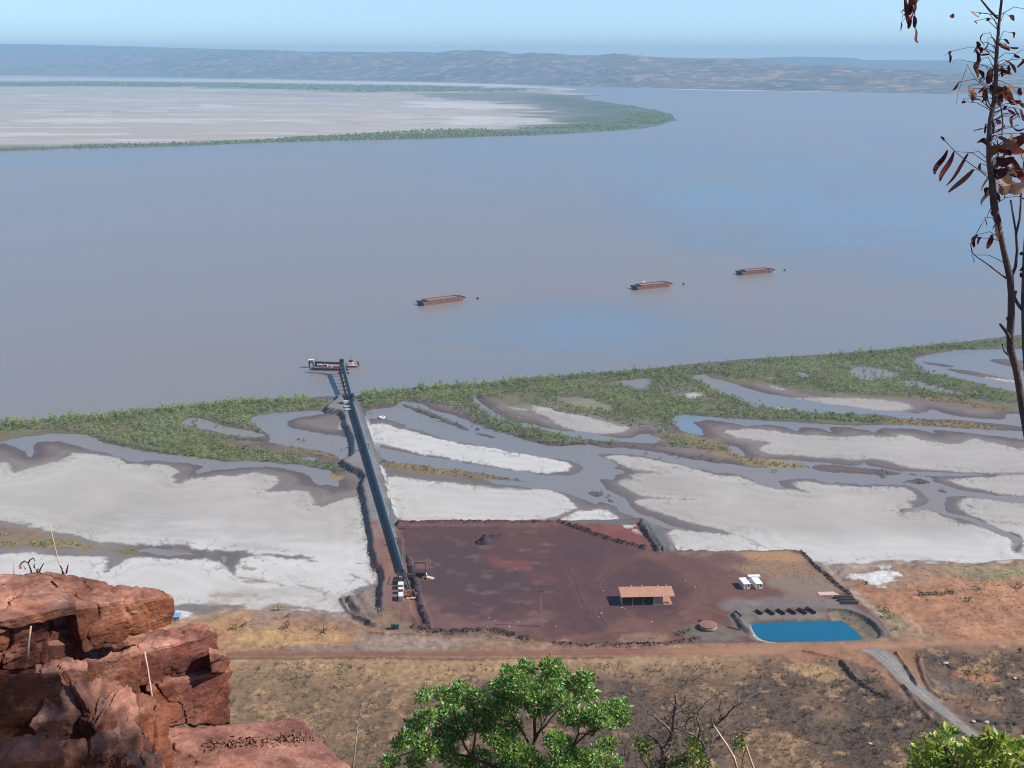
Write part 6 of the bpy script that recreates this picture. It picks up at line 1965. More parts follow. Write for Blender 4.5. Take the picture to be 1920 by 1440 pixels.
# rock armour along the causeway and windrows
arm = []
for spec, n, z, w in (('B 1228,118 1180,150 1140,195 1200,207 1258,217 1290,260 1282,310 1313,360 1342,440 1342,510 1332,550 1268,578 1258,605 1352,645 1430,690 1412,760 1410,830 1440,930 1452,1050 1472,1180 1492,1300 1530,1400 H 1545,540 1545,640 1560,720 1570,790', 1500, 1.2, 1.5), ('F 325,650 400,760 460,858', 90, LZ + 1, 1.4), ('J 605,700 620,800 672,900 690,1050 715,1150 765,1240 790,1335', 170, LZ + 1, 1.5),
                      ('M 0,1226 100,1238 300,1247 600,1250 850,1243 1100,1222 1240,1196 1320,1188', 240, LZ + .6, 1.1), ('J 655,1340 760,1352 920,1352 1330,1352 1500,1382 1690,1440', 200, LZ + .8, 1.4), ('M 40,130 110,150 200,190 330,230 460,280 640,325 760,350 815,375', 240, LZ + .8, 1.4), ('J 490,383 900,380 1500,376 1900,374', 220, LZ + .5, 1.2), ('L 425,175 500,280 600,365 700,430 830,480', 120, LZ + .5, 1.2), ('F 1535,852 1640,960 1760,1070 1900,1180', 160, LZ + .5, 1.0)):
    ln = P(spec, z, 1, False)
    seg = np.linalg.norm(np.diff(ln, axis=0), axis=1)
    cum = np.concatenate([[0], np.cumsum(seg)])
    t = r.uniform(0, cum[-1], n)
    X = np.interp(t, cum, ln[:, 0]) + r.normal(0, w * .5, n)
    Y = np.interp(t, cum, ln[:, 1]) + r.normal(0, w * .6, n)
    arm.append(np.stack([X, Y, gz[ground_z(X, Y)] + .05], 1))
arm = np.concatenate(arm)
rt = []
for k in range(4):
    me = stone_mesh(60 + k)
    v = np.array([tuple(q.co) for q in me.vertices]); f = np.array([tuple(q.vertices) for q in me.polygons])
    rt.append((v, f, np.full(len(v), 1.0)))
ai = ground_z(arm[:, 0], arm[:, 1])
scatter('rubble', rt, arm, r.uniform(.18, .55, len(arm)), r.uniform(0, 6, len(arm)), col[ai] * r.uniform(.7, 1.35, (len(arm), 1)), attr_mat('rubble_stone', scale=3, bump=0))

# ------------------------------------------------------------------ the lookout: sandstone outcrop, trees and grass close to the camera
m, nt, b = nodes('red_sandstone')
geo = N(nt, 'ShaderNodeNewGeometry')
tcg = N(nt, 'ShaderNodeAttribute', attribute_name='col')
n1 = N(nt, 'ShaderNodeTexNoise', Scale=3.2, Detail=9.0, Roughness=0.68)
n2 = N(nt, 'ShaderNodeTexNoise', Scale=26.0, Detail=6.0, Roughness=0.7)
mpz = N(nt, 'ShaderNodeMapping'); mpz.inputs['Scale'].default_value = (1.2, 1.2, 9.0)
n3 = N(nt, 'ShaderNodeTexNoise', Scale=1.6, Detail=5.0, Roughness=0.6)
nt.links.new(geo.outputs['Position'], mpz.inputs['Vector'])
nt.links.new(geo.outputs['Position'], n1.inputs['Vector'])
nt.links.new(geo.outputs['Position'], n2.inputs['Vector'])
nt.links.new(mpz.outputs[0], n3.inputs['Vector'])
c = mixc(nt, 1.0, tcg.outputs['Color'], ramp(nt, n3.outputs['Fac'], [(.3, (.74, .70, .70)), (.55, (1.0, 1.0, 1.0)), (.75, (1.18, 1.08, 1.0))]), 'MULTIPLY')
pt = ramp(nt, n1.outputs['Fac'], [(.42, (0, 0, 0)), (.60, (1, 1, 1))])
c = mixc(nt, pt, c, mixc(nt, 1.0, c, (.52, .47, .48, 1), 'MULTIPLY'))
c = mixc(nt, 1.0, c, ramp(nt, n2.outputs['Fac'], [(.3, (.72, .72, .72)), (.7, (1.2, 1.17, 1.14))]), 'MULTIPLY')
nt.links.new(c, b.inputs['Base Color'])
b.inputs['Roughness'].default_value = .9
b.inputs['Specular IOR Level'].default_value = .2
bb = N(nt, 'ShaderNodeBump', Strength=1.0, Distance=.045)
ms = N(nt, 'ShaderNodeMath', operation='MULTIPLY_ADD')
nt.links.new(n2.outputs['Fac'], ms.inputs[0]); ms.inputs[1].default_value = .35; nt.links.new(n1.outputs['Fac'], ms.inputs[2])
nt.links.new(ms.outputs[0], bb.inputs['Height']); nt.links.new(bb.outputs[0], b.inputs['Normal'])
SAND = m

def rock(corners, seed, rgb=(176, 106, 82), amp=.05, n=46, parent=None, label=None, rough=1.0, crk=1.6):
    """a weathered block of bedded sandstone between eight corners: front TL TR BR BL, back TL TR BR BL"""
    c = np.array([tuple(q) for q in corners])
    lat = {}
    V, Fq = [], []
    def idx(i, j, k):
        if (i, j, k) not in lat:
            lat[(i, j, k)] = len(V)
            V.append((i / n, j / n, k / n))
        return lat[(i, j, k)]
    for a in range(n):
        for d in range(n):
            Fq.append((idx(a, 0, d), idx(a + 1, 0, d), idx(a + 1, 0, d + 1), idx(a, 0, d + 1)))
            Fq.append((idx(a + 1, n, d), idx(a, n, d), idx(a, n, d + 1), idx(a + 1, n, d + 1)))
            Fq.append((idx(a, d, n), idx(a + 1, d, n), idx(a + 1, d + 1, n), idx(a, d + 1, n)))
            Fq.append((idx(a + 1, d, 0), idx(a, d, 0), idx(a, d + 1, 0), idx(a + 1, d + 1, 0)))
            Fq.append((idx(0, a + 1, d), idx(0, a, d), idx(0, a, d + 1), idx(0, a + 1, d + 1)))
            Fq.append((idx(n, a, d), idx(n, a + 1, d), idx(n, a + 1, d + 1), idx(n, a, d + 1)))
    V = np.array(V)
    u, w, t = V[:, 0:1], V[:, 1:2], V[:, 2:3]       # right, back, up
    front = (c[3] * (1 - u) + c[2] * u) * (1 - t) + (c[0] * (1 - u) + c[1] * u) * t
    back = (c[7] * (1 - u) + c[6] * u) * (1 - t) + (c[4] * (1 - u) + c[5] * u) * t
    Pp = front * (1 - w) + back * w
    cen = Pp.mean(0)
    ctr = np.array([.5, .5, .5])
    dv = V - ctr
    # round the edges a little
    e = np.sort(np.abs(dv), axis=1)
    rnd = np.clip((e[:, 1] - .40) / .1, 0, 1) * np.clip((e[:, 2] - .40) / .1, 0, 1)
    size = np.linalg.norm(c.max(0) - c.min(0))
    Pp = Pp + (cen - Pp) * (rnd * .012)[:, None]
    nr = Pp - cen
    nr /= np.linalg.norm(nr, axis=1, keepdims=True)
    x, y, z = Pp.T
    big = fbm3(x, y, z, .55, 5, seed)
    fine = fbm3(x, y, z, .09, 3, seed + 5)
    bed = fbm3(x * .25, y * .25, z, .16, 4, seed + 9)
    ledge = np.round(bed * 3) / 3
    d = amp * rough * (big * .55 + fine * .42 + ledge * .85)
    crack = np.abs(fbm3(x * 1.2, y * 1.2, z * .55, .6, 3, seed + 13))
    d -= amp * crk * np.clip(1 - crack / .05, 0, 1)
    Pp = Pp + nr * d[:, None]
    tone = np.clip(.5 + .8 * fbm3(x, y, z, .7, 5, seed + 21), 0, 1)
    g = (rgb[0] * 1.0, rgb[1] * 1.07, rgb[2] * .95)
    base = lerp(lin(g)[None], lin((rgb[0] * .66, rgb[1] * .72, rgb[2] * .78))[None], tone)
    stain = np.clip(fbm3(x, y, z * .6, .35, 5, seed + 31) * 1.8 - .1, 0, 1)
    base = lerp(base, lin((92, 70, 66))[None], stain * .6)
    base = lerp(base, lin((200, 150, 126))[None], np.clip(fbm3(x, y, z, .28, 4, seed + 41) * 1.8 - .7, 0, 1) * .7)
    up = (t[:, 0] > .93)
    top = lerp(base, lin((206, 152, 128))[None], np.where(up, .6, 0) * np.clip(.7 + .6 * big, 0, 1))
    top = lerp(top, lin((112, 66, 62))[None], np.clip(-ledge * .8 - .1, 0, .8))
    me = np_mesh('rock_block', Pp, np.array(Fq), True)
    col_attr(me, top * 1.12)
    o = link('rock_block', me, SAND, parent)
    if label:
        o['label'] = label
    return o

def front_back(front, Y, back, dz=0.0, drop=None):
    """front corners as marks TL TR BR BL with distances (left, right); back edge TL TR seen on a level top"""
    YL, YR = Y
    TL, TR, BR, BL = at_y(*front[0], YL), at_y(*front[1], YR), at_y(*front[2], YR), at_y(*front[3], YL)
    b0 = at(back[0][0], back[0][1], TL.z + dz)
    b1 = at(back[1][0], back[1][1], TR.z + dz)
    h0, h1 = TL.z - BL.z, TR.z - BR.z
    return [TL, TR, BR, BL, b0, b1, b1 - Vector((0, 0, h1 + .05)), b0 - Vector((0, 0, h0 + .05))]

out = empty('sandstone_outcrop', at_y(200, 1430, 8.5))
out_m = out.matrix_world.copy()
ROCKS = []
def rk_(front, Y, back, seed, dz=0.0, **kw):
    o = rock(front_back(front, Y, back, dz), seed, **kw)
    ROCKS.append(o)
    return o
rk_([(136, 1137), (323, 1119), (321, 1170), (158, 1224)], (8.2, 8.75), [(84, 1070), (306, 1108)], 1, dz=.06, rgb=(166, 98, 74), label='thick capping slab with a sharp lit top edge', amp=.026, n=60, crk=.9)
rk_([(-70, 1176), (142, 1136), (146, 1152), (-70, 1204)], (7.55, 8.15), [(-70, 1082), (92, 1070)], 2, dz=.04, rgb=(178, 108, 84), label='thin upper slab on the left', amp=.035)
rk_([(-70, 1208), (84, 1152), (84, 1244), (-70, 1270)], (7.6, 8.05), [(-70, 1150), (92, 1140)], 3, rgb=(160, 94, 74), dz=-.1)
rk_([(78, 1186), (168, 1182), (166, 1196), (82, 1204)], (8.15, 8.4), [(80, 1172), (170, 1170)], 4, rgb=(158, 92, 72), dz=-.05, amp=.03, n=22)
rk_([(84, 1210), (166, 1204), (164, 1236), (88, 1242)], (8.1, 8.35), [(90, 1196), (170, 1196)], 5, rgb=(152, 90, 72), amp=.03, n=22)
rk_([(148, 1240), (258, 1218), (268, 1332), (150, 1300)], (8.3, 8.6), [(166, 1214), (252, 1208)], 6, rgb=(164, 98, 78))
rk_([(252, 1226), (410, 1184), (410, 1256), (266, 1284)], (8.75, 9.3), [(286, 1176), (388, 1166)], 7, rgb=(166, 94, 80), amp=.05, label='upper right block with a purple-red face')
rk_([(266, 1286), (432, 1252), (434, 1358), (296, 1372)], (8.7, 9.3), [(280, 1270), (425, 1245)], 8, rgb=(170, 98, 76), amp=.055, label='lower right block split by upright cracks')
rk_([(392, 1222), (430, 1228), (432, 1262), (396, 1262)], (9.0, 9.35), [(392, 1214), (420, 1220)], 9, rgb=(160, 92, 74), amp=.03, n=18)
rk_([(-80, 1345), (96, 1330), (120, 1400), (-80, 1420)], (6.7, 7.0), [(-80, 1254), (112, 1262)], 10, dz=.30, rgb=(156, 92, 70), amp=.04, n=50, label='sloping foreground rock in dappled shade')
rk_([(60, 1352), (196, 1336), (214, 1420), (80, 1430)], (6.8, 7.05), [(98, 1286), (176, 1280)], 19, dz=.16, rgb=(150, 90, 70), amp=.04, n=40)
rk_([(-80, 1432), (110, 1412), (150, 1560), (-80, 1600)], (6.0, 6.3), [(-80, 1384), (104, 1372)], 20, dz=.12, rgb=(152, 92, 72), amp=.04, n=46)
rk_([(96, 1424), (232, 1400), (262, 1560), (110, 1580)], (6.3, 6.6), [(112, 1388), (216, 1376)], 21, dz=.06, rgb=(158, 98, 78), amp=.035, n=40)
rk_([(192, 1392), (262, 1372), (284, 1470), (206, 1490)], (6.9, 7.1), [(198, 1362), (250, 1352)], 22, dz=.04, rgb=(160, 104, 86), amp=.03, n=30)
rk_([(236, 1428), (306, 1440), (330, 1580), (240, 1580)], (6.6, 6.8), [(240, 1404), (300, 1412)], 23, dz=.02, rgb=(150, 92, 74), amp=.03, n=26)
rk_([(180, 1352), (262, 1330), (330, 1560), (214, 1560)], (6.9, 7.3), [(130, 1272), (222, 1280)], 11, dz=.25, rgb=(150, 88, 70), amp=.08)
rk_([(214, 1344), (300, 1318), (352, 1520), (262, 1560)], (7.7, 8.0), [(222, 1296), (282, 1292)], 12, dz=.1, rgb=(150, 88, 70), amp=.05)
rk_([(300, 1462), (690, 1470), (700, 1560), (300, 1560)], (7.9, 8.3), [(296, 1364), (566, 1344)], 13, dz=.0, rgb=(176, 112, 98), amp=.03, n=44, label='flat pinkish ledge jutting out to the right')
rk_([(60, 1262), (160, 1256), (175, 1300), (90, 1310)], (7.5, 7.8), [(66, 1244), (160, 1240)], 14, rgb=(150, 90, 72), amp=.04, n=24)
# filling rock behind the joints
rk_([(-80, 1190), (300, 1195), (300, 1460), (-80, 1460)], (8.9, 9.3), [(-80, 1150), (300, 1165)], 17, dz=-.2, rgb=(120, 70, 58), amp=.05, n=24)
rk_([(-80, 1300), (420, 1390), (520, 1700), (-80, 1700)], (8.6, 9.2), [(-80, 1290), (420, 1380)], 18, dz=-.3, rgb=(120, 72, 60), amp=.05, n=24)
for o in ROCKS:
    o.parent = out
    o.matrix_parent_inverse = out.matrix_basis.inverted() if hasattr(out, 'matrix_basis') else out_m.inverted()
tag(out, 'red sandstone outcrop of cracked blocks at the lower left corner', 'rock outcrop')

# leaf litter on the ledge, caught in the rock
lv = MB()
q = random.Random(4)
def dry_leaf(mb, p, d, L, w, curl, n=5):
    """a curled dead leaf: a bent strip along d"""
    d = d.normalized()
    s = d.cross(Vector((q.uniform(-1, 1), q.uniform(-1, 1), q.uniform(-1, 1)))).normalized()
    u = s.cross(d)
    k = len(mb.v)
    for i in range(n):
        t = i / (n - 1)
        c = p + d * (L * t) + u * (curl * L * math.sin(t * 2.6) * .35) + s * (curl * L * .2 * math.sin(t * 5))
        ww = w * math.sin(math.pi * (.08 + .86 * t)) ** .7
        a = curl * 1.2 * t
        sv = s * math.cos(a) + u * math.sin(a)
        mb.v += [tuple(c - sv * ww + u * ww * .35), tuple(c), tuple(c + sv * ww + u * ww * .35)]
    for i in range(n - 1):
        for j in (0, 1):
            mb.f.append((k + i * 3 + j, k + i * 3 + j + 1, k + (i + 1) * 3 + j + 1, k + (i + 1) * 3 + j))
from mathutils.bvhtree import BVHTree
bv_, bf_ = [], []
for o in ROCKS:
    k = len(bv_)
    bv_ += [v.co.copy() for v in o.data.vertices]
    bf_ += [tuple(i + k for i in f.vertices) for f in o.data.polygons]
BVH = BVHTree.FromPolygons(bv_, bf_)
def on_rock(px, py):
    dx, dy, dz = ray(px, py)
    h = BVH.ray_cast(Vector((0, 0, CAM_Z)), Vector((float(dx), float(dy), float(dz))).normalized())
    return h[0]
for i in range(330):
    if i < 240:
        t = q.random()
        px, py = 400 + 180 * t + q.gauss(0, 12), 1400 - 18 * t + q.gauss(0, 5)
        p = on_rock(px, py)
    else:
        px, py = q.uniform(150, 250), q.uniform(1415, 1440)
        p = on_rock(px, py)
    if p is None:
        continue
    p = p + Vector((0, 0, .006))
    dry_leaf(lv, p, Vector((q.uniform(-1, 1), q.uniform(-1, 1), q.uniform(-.05, .25))), q.uniform(.025, .055), q.uniform(.006, .012), q.uniform(-1, 1), 3)
me = lv.mesh('leaf_litter')
dl = paint('dead_leaf', (150, 108, 84), (96, 64, 52), rough=.8, scale=9)
tag(link('leaf_litter', me, dl), kind='stuff')

# grass stalks
strawm = paint('straw', (222, 196, 160), (196, 162, 122), rough=.8, scale=8)
def stalk(name, pts, dist, r0, label, mat=strawm, seed_from=None):
    w = [at_y(x, y, dist) for x, y in pts]
    root = empty(name, w[0])
    mb = MB(); mb.tube([p - w[0] for p in w], [r0 * (1 - .5 * i / len(w)) for i in range(len(w))], 5)
    mb.build('stem', mat, root, True)
    if seed_from is not None:
        sb_ = MB()
        L = len(w) - 1
        for i in range(90):
            t = q.uniform(seed_from, 1) * L
            a = int(min(t, L - .001)); f = t - a
            p = w[a] * (1 - f) + w[a + 1] * f - w[0]
            dry_leaf(sb_, p, Vector((q.uniform(-1, 1), q.uniform(-.6, .6), q.uniform(.6, 1.6))), q.uniform(.014, .03), .0035, .3, 3)
        h = sb_.build('seed_head', paint('pale_seed', (236, 222, 200), (214, 192, 164), rough=.9, scale=20), root)
        h['kind'] = 'stuff'
    tag(root, label, 'grass stalk', 'dry grass stalks by the rocks')
stalk('grass_stalk', [(658, 1460), (664, 1420), (668, 1380), (672, 1350), (678, 1328), (682, 1310)], 6.5, .006, 'tall dry grass stalk with a fluffy seed head right of the flat ledge', seed_from=.35)
stalk('grass_stalk', [(287, 1324), (282, 1290), (276, 1250), (271, 1222)], 8.2, .010, 'straight straw stalk leaning on the right-hand rock blocks')
stalk('grass_stalk', [(275, 1238), (282, 1225), (292, 1217), (300, 1213), (318, 1208)], 8.25, .007, 'bent straw stalk arching off the straight one on the rocks')
stalk('grass_stalk', [(52, 1236), (53, 1210), (58, 1174)], 7.4, .009, 'short pale stalk in front of the dark hollow on the left')
stalk('grass_stalk', [(126, 1082), (112, 1060), (104, 1030), (97, 1000), (93, 984)], 8.6, .005, 'long thin straw standing on top of the outcrop')
stalk('grass_stalk', [(26, 1082), (26, 1060), (27, 1038)], 8.6, .003, 'hair-thin straw at the far left on top of the outcrop')
stalk('grass_stalk', [(1384, 1450), (1376, 1420), (1362, 1396), (1347, 1374), (1338, 1360)], 9.0, .012, 'curved pale stalk rising in front of the bare tree')
stalk('grass_stalk', [(1418, 1456), (1410, 1432), (1404, 1415), (1399, 1398)], 9.0, .011, 'short pale stalk right of the curved one')
twm = paint('dark_twig', (70, 56, 50), (48, 40, 38), rough=.9, scale=6)
def twig(lines, dist, rad, label, leaves=()):
    o0 = at_y(*lines[0][0], dist)
    root = empty('dry_twig', o0)
    mb = MB()
    for i, ln in enumerate(lines):
        w = [at_y(x, y, dist + .02 * i) - o0 for x, y in ln]
        mb.tube(w, [rad * (1 - .6 * k / len(w)) for k in range(len(w))], 5)
    mb.build('stem', twm, root, True)
    for (x, y, dx, dy) in leaves:
        lb = MB(); p = at_y(x, y, dist) - o0
        e = at_y(x + dx, y + dy, dist) - at_y(x, y, dist)
        dry_leaf(lb, p, e, e.length, .012, .6)
        lb.build('leaf', dl, root)
    tag(root, label, 'twig', 'dry twigs on the outcrop')
twig([[(60, 1078), (57, 1066), (53, 1056), (46, 1052)], [(53, 1056), (56, 1050), (62, 1046), (66, 1052)], [(72, 1076), (76, 1066), (82, 1056)], [(46, 1052), (40, 1056), (36, 1066)]], 8.6, .007, 'little leafless twig with hanging scraps on top of the outcrop', [(37, 1058, 1, 9), (43, 1060, 2, 9), (66, 1057, 2, 9), (73, 1066, -2, 9)])
twig([[(118, 1076), (116, 1066), (112, 1060)], [(124, 1075), (126, 1066), (128, 1059)]], 8.6, .008, 'pair of short dark sticks beside the long straw on the outcrop')
twig([[(210, 1322), (218, 1310), (226, 1300), (222, 1292)], [(218, 1310), (226, 1312), (232, 1308)], [(214, 1316), (206, 1308)]], 8.0, .006, 'forked dark twig in the cleft between the rocks')
twig([[(388, 1246), (404, 1240), (424, 1236)], [(404, 1240), (416, 1232)]], 9.0, .010, 'short weathered stick poking out from the right-hand rock')

# ---- trees near the lookout
BARK = paint('grey_brown_bark', (112, 88, 78), (72, 56, 52), rough=.9, scale=9, bump=.5)
BURNT = paint('burnt_bark', (136, 120, 108), (56, 48, 46), rough=.85, scale=6, bump=.4)
GREEN = leaf_mat('green_leaf', rough=.34, trans=.3, spec=.55)

def leaf_verts(n, P_, D_, L, W, r):
    """pointed leaves folded along the midrib: 4 triangles each"""
    D_ = D_ / (np.linalg.norm(D_, axis=1, keepdims=True) + 1e-9)
    s = np.cross(D_, r.normal(size=(n, 3)))
    s /= np.linalg.norm(s, axis=1, keepdims=True) + 1e-9
    u = np.cross(s, D_)
    L, W = L[:, None], W[:, None]
    a = P_
    m1 = P_ + D_ * L * .5 - u * W * .25
    tip = P_ + D_ * L - u * L * .12
    l = P_ + D_ * L * .45 - s * W * .5 + u * W * .12
    rr = P_ + D_ * L * .45 + s * W * .5 + u * W * .12
    V = np.stack([a, l, m1, rr, tip], 1).reshape(-1, 3)
    b = (np.arange(n) * 5)[:, None]
    T = np.concatenate([b + np.array([[0, 2, 1]]), b + np.array([[0, 3, 2]]), b + np.array([[1, 2, 4]]), b + np.array([[2, 3, 4]])])
    return V, T

def leafy_crown(name, lobes, dist, dens, L, W, root, r, cols, spread=.9, single=0):
    """lobes: marks (x, y, radius) of leaf clumps; returns the joined crown (and a few single leaves)"""
    Pn, Dn, Cn = [], [], []
    o = root.location
    for (x, y, rr) in lobes:
        dd = dist + r.normal(0, spread)
        c = at_y(x, y, dd)
        R = rr * (dd / F) * 1.02
        n = int(dens * rr * rr / 600)
        k = r.normal(size=(n, 3))
        k /= np.linalg.norm(k, axis=1, keepdims=True)
        rad = R * np.clip(r.uniform(.3, 1.0, (n, 1)) ** .6 + r.normal(0, .08, (n, 1)), .1, 1.15)
        p = np.array(c)[None] + k * rad * np.array([1, .9, .85])
        dn = k * .7 + r.normal(size=(n, 3)) * .55 + np.array([0, 0, .15])
        t = r.random(n)[:, None]
        cc = lin(cols[0])[None] * (1 - t) + lin(cols[1])[None] * t
        yl = r.random(n) < (.04 + .10 * (y > 1385) * (x > 1080))
        cc[yl] = lin((176, 168, 70))
        Pn.append(p); Dn.append(dn); Cn.append(cc)
    Pn, Dn, Cn = np.concatenate(Pn) - np.array(o)[None], np.concatenate(Dn), np.concatenate(Cn)
    n = len(Pn)
    Ls = L * r.uniform(.7, 1.25, n)
    V, T = leaf_verts(n, Pn, Dn, Ls, Ls * W, r)
    me = np_mesh(name, V, T)
    col_attr(me, np.repeat(Cn, 5, 0))
    ob = link(name, me, GREEN, root)
    ob['kind'] = 'stuff'
    return ob

rr = np.random.default_rng(33)
base = Vector(at_y(985, 1640, 18.2)); base.z = hill_z(base.x, base.y)
gt = empty('green_tree', base)
wpt = lambda x, y, d: at_y(x, y, d) - base
mb = MB()
fork = wpt(990, 1470, 18.2)
mb.tube([Vector((0, 0, -.2)), wpt(985, 1540, 18.2), fork], [.10, .08, .06], 8)
for pts, r0 in (([(990, 1470), (998, 1410), (1003, 1385), (1002, 1350), (1008, 1330), (1012, 1300), (1030, 1262)], .075), ([(1003, 1388), (1018, 1360), (1028, 1335), (1036, 1300)], .045), ([(1003, 1380), (1022, 1362), (1034, 1345), (1060, 1318)], .035),
                ([(998, 1410), (985, 1380), (965, 1350), (945, 1318), (950, 1285)], .05), ([(990, 1470), (930, 1440), (885, 1420), (872, 1400), (862, 1375), (850, 1330)], .06), ([(885, 1420), (890, 1390), (895, 1350), (880, 1310)], .04),
                ([(885, 1420), (840, 1410), (800, 1395), (770, 1380)], .04), ([(990, 1470), (1050, 1430), (1075, 1398), (1085, 1375), (1082, 1350), (1078, 1320)], .05), ([(1075, 1398), (1100, 1376), (1118, 1368), (1140, 1345)], .035), ([(1085, 1375), (1110, 1378), (1125, 1360), (1150, 1345)], .02),
                ([(1008, 1335), (985, 1318), (975, 1290)], .03), ([(1012, 1330), (1014, 1350), (1020, 1395)], .025), ([(1075, 1320), (1092, 1300), (1100, 1285)], .02), ([(862, 1375), (820, 1350), (800, 1320), (800, 1300)], .025), ([(800, 1395), (770, 1410), (740, 1420)], .025), ([(945, 1318), (930, 1300)], .02)):
    ds_ = 18.2 + np.cumsum(rr.normal(0, .10, len(pts)))
    ds_[0] = 18.2
    mb.tube([wpt(x, y, d) for (x, y), d in zip(pts, ds_)], [.55 * r0 * (1 - .7 * i / len(pts)) for i in range(len(pts))], 6)
mb.build('trunk', BARK, gt, True)
LOB = [(1033, 1250, 22), (985, 1253, 20), (957, 1266, 20), (940, 1290, 24), (975, 1290, 32), (1030, 1290, 36), (1052, 1262, 14), (1084, 1284, 24), (1097, 1270, 16), (1103, 1300, 18), (1062, 1322, 24), (1010, 1322, 28), (950, 1320, 28), (925, 1334, 24), (865, 1290, 16), (850, 1305, 18), (828, 1300, 14), (800, 1298, 12), (788, 1308, 10),
       (885, 1312, 24), (905, 1310, 16), (840, 1335, 28), (800, 1345, 20), (780, 1360, 20), (860, 1362, 32), (830, 1382, 28), (900, 1352, 28), (765, 1382, 18), (750, 1395, 18), (800, 1402, 26), (735, 1427, 16), (720, 1432, 10), (780, 1432, 20), (838, 1412, 24), (900, 1425, 28), (952, 1405, 30), (925, 1378, 24), (960, 1362, 22),
       (985, 1412, 22), (1040, 1388, 22), (1060, 1402, 22), (1000, 1438, 26), (1050, 1435, 32), (1090, 1425, 26), (1108, 1342, 20), (1118, 1330, 14), (1142, 1330, 18), (1162, 1325, 20), (1168, 1345, 16), (1150, 1352, 14), (1128, 1350, 18), (1115, 1368, 10), (1082, 1346, 20), (1060, 1350, 12), (1130, 1405, 20), (1145, 1395, 16), (1115, 1425, 22), (950, 1440, 26), (860, 1440, 24), (1150, 1430, 18)]
leafy_crown('crown', LOB, 18.2, 340, .082, .5, gt, rr, ((90, 138, 58), (156, 190, 104)), .35)
tag(gt, 'leafy green tree with open branches at the bottom centre', 'tree')

# burnt tree with a few tufts of new leaves
base = Vector(at_y(1243, 1700, 21)); base.z = hill_z(base.x, base.y)
bt = empty('burnt_tree', base)
Q = lambda zx, zy: (1100 + zx / 4.8, 1200 + zy / 4.8)
mb = MB()
mb.tube([Vector((0, 0, -.2)), wpt(1243, 1560, 21), wpt(*Q(690, 1150), 21)], [.11, .10, .085], 7)
BR = [([(690, 1150), (690, 1020), (725, 950), (750, 900), (765, 850), (775, 790), (785, 720), (790, 640), (805, 560), (795, 490)], .10), ([(765, 850), (740, 800), (700, 760), (650, 725), (610, 690), (583, 655)], .05), ([(740, 800), (720, 760), (712, 720), (700, 700)], .03), ([(780, 740), (770, 690), (752, 650)], .03),
      ([(790, 660), (830, 630), (870, 650), (900, 640)], .03), ([(805, 570), (850, 590), (880, 570), (900, 490)], .02), ([(700, 1000), (660, 960), (630, 910), (580, 870), (520, 850)], .05), ([(660, 960), (620, 930), (600, 915)], .02), ([(690, 1150), (640, 1090), (590, 1100), (575, 1150)], .03),
      ([(690, 1150), (1000, 1040), (1060, 970), (1120, 920), (1190, 885), (1230, 850), (1250, 810)], .08), ([(1060, 970), (1040, 920), (1000, 880), (960, 850), (900, 830), (840, 800), (790, 800)], .05), ([(1000, 880), (1020, 840), (1080, 805), (1130, 780), (1180, 760), (1215, 720), (1260, 680), (1290, 640), (1330, 600), (1400, 560), (1460, 540)], .05),
      ([(1020, 840), (1020, 790), (1005, 730), (985, 690), (950, 690), (910, 720), (890, 760), (890, 820)], .035), ([(985, 690), (960, 640), (980, 570), (990, 540)], .025), ([(985, 690), (1010, 630), (1060, 580), (1110, 550)], .022), ([(950, 690), (900, 690), (860, 650)], .02), ([(1110, 920), (1130, 850), (1140, 790)], .03),
      ([(1190, 885), (1230, 848), (1300, 860), (1380, 830), (1420, 800), (1480, 770)], .03), ([(1380, 830), (1440, 850), (1480, 840)], .015), ([(1215, 720), (1200, 660), (1190, 600), (1230, 540)], .02), ([(1330, 600), (1320, 580)], .02), ([(1130, 780), (1120, 720), (1125, 660)], .018), ([(965, 700), (970, 760), (975, 820)], .02),
      ([(1060, 1010), (1100, 1080), (1130, 1150)], .025), ([(1000, 1040), (1060, 1110), (1140, 1040)], .035), ([(1450, 950), (1420, 1020), (1400, 1100), (1395, 1160)], .03), ([(1150, 790), (1180, 730), (1270, 670)], .02), ([(480, 1050), (520, 1110), (560, 1160)], .03), ([(300, 1120), (340, 1040), (350, 930)], .02), ([(360, 1100), (390, 1000)], .015)]
for pts, r0 in BR:
    z0 = 21 + (0 if pts[0] == (690, 1150) else rr.normal(0, .12))
    dd = z0 + np.cumsum(rr.normal(0, .07, len(pts)))
    mb.tube([wpt(*Q(*p), d) for p, d in zip(pts, dd)], [max(.008, .62 * r0 * (1 - .72 * i / len(pts))) for i in range(len(pts))], 6)
mb.build('trunk', BURNT, bt, True)
tm = MB()
for pts, r0 in BR:
    for i in range(len(pts) - 1):
        for k in range(3):
            t = rr.random()
            zx, zy = pts[i][0] * (1 - t) + pts[i + 1][0] * t, pts[i][1] * (1 - t) + pts[i + 1][1] * t
            a = wpt(*Q(zx, zy), 21); dv = Vector((rr.normal(0, 1), rr.normal(0, 1), rr.normal(.5, .7))).normalized()
            L_ = rr.uniform(.1, .4)
            mid = a + dv * L_ * .5 + Vector((rr.normal(0, .03), 0, rr.normal(0, .03)))
            tm.tube([a, mid, a + dv * L_], [.007, .006, .004], 3, False)
tm.build('twig', BURNT, bt)['kind'] = 'stuff'
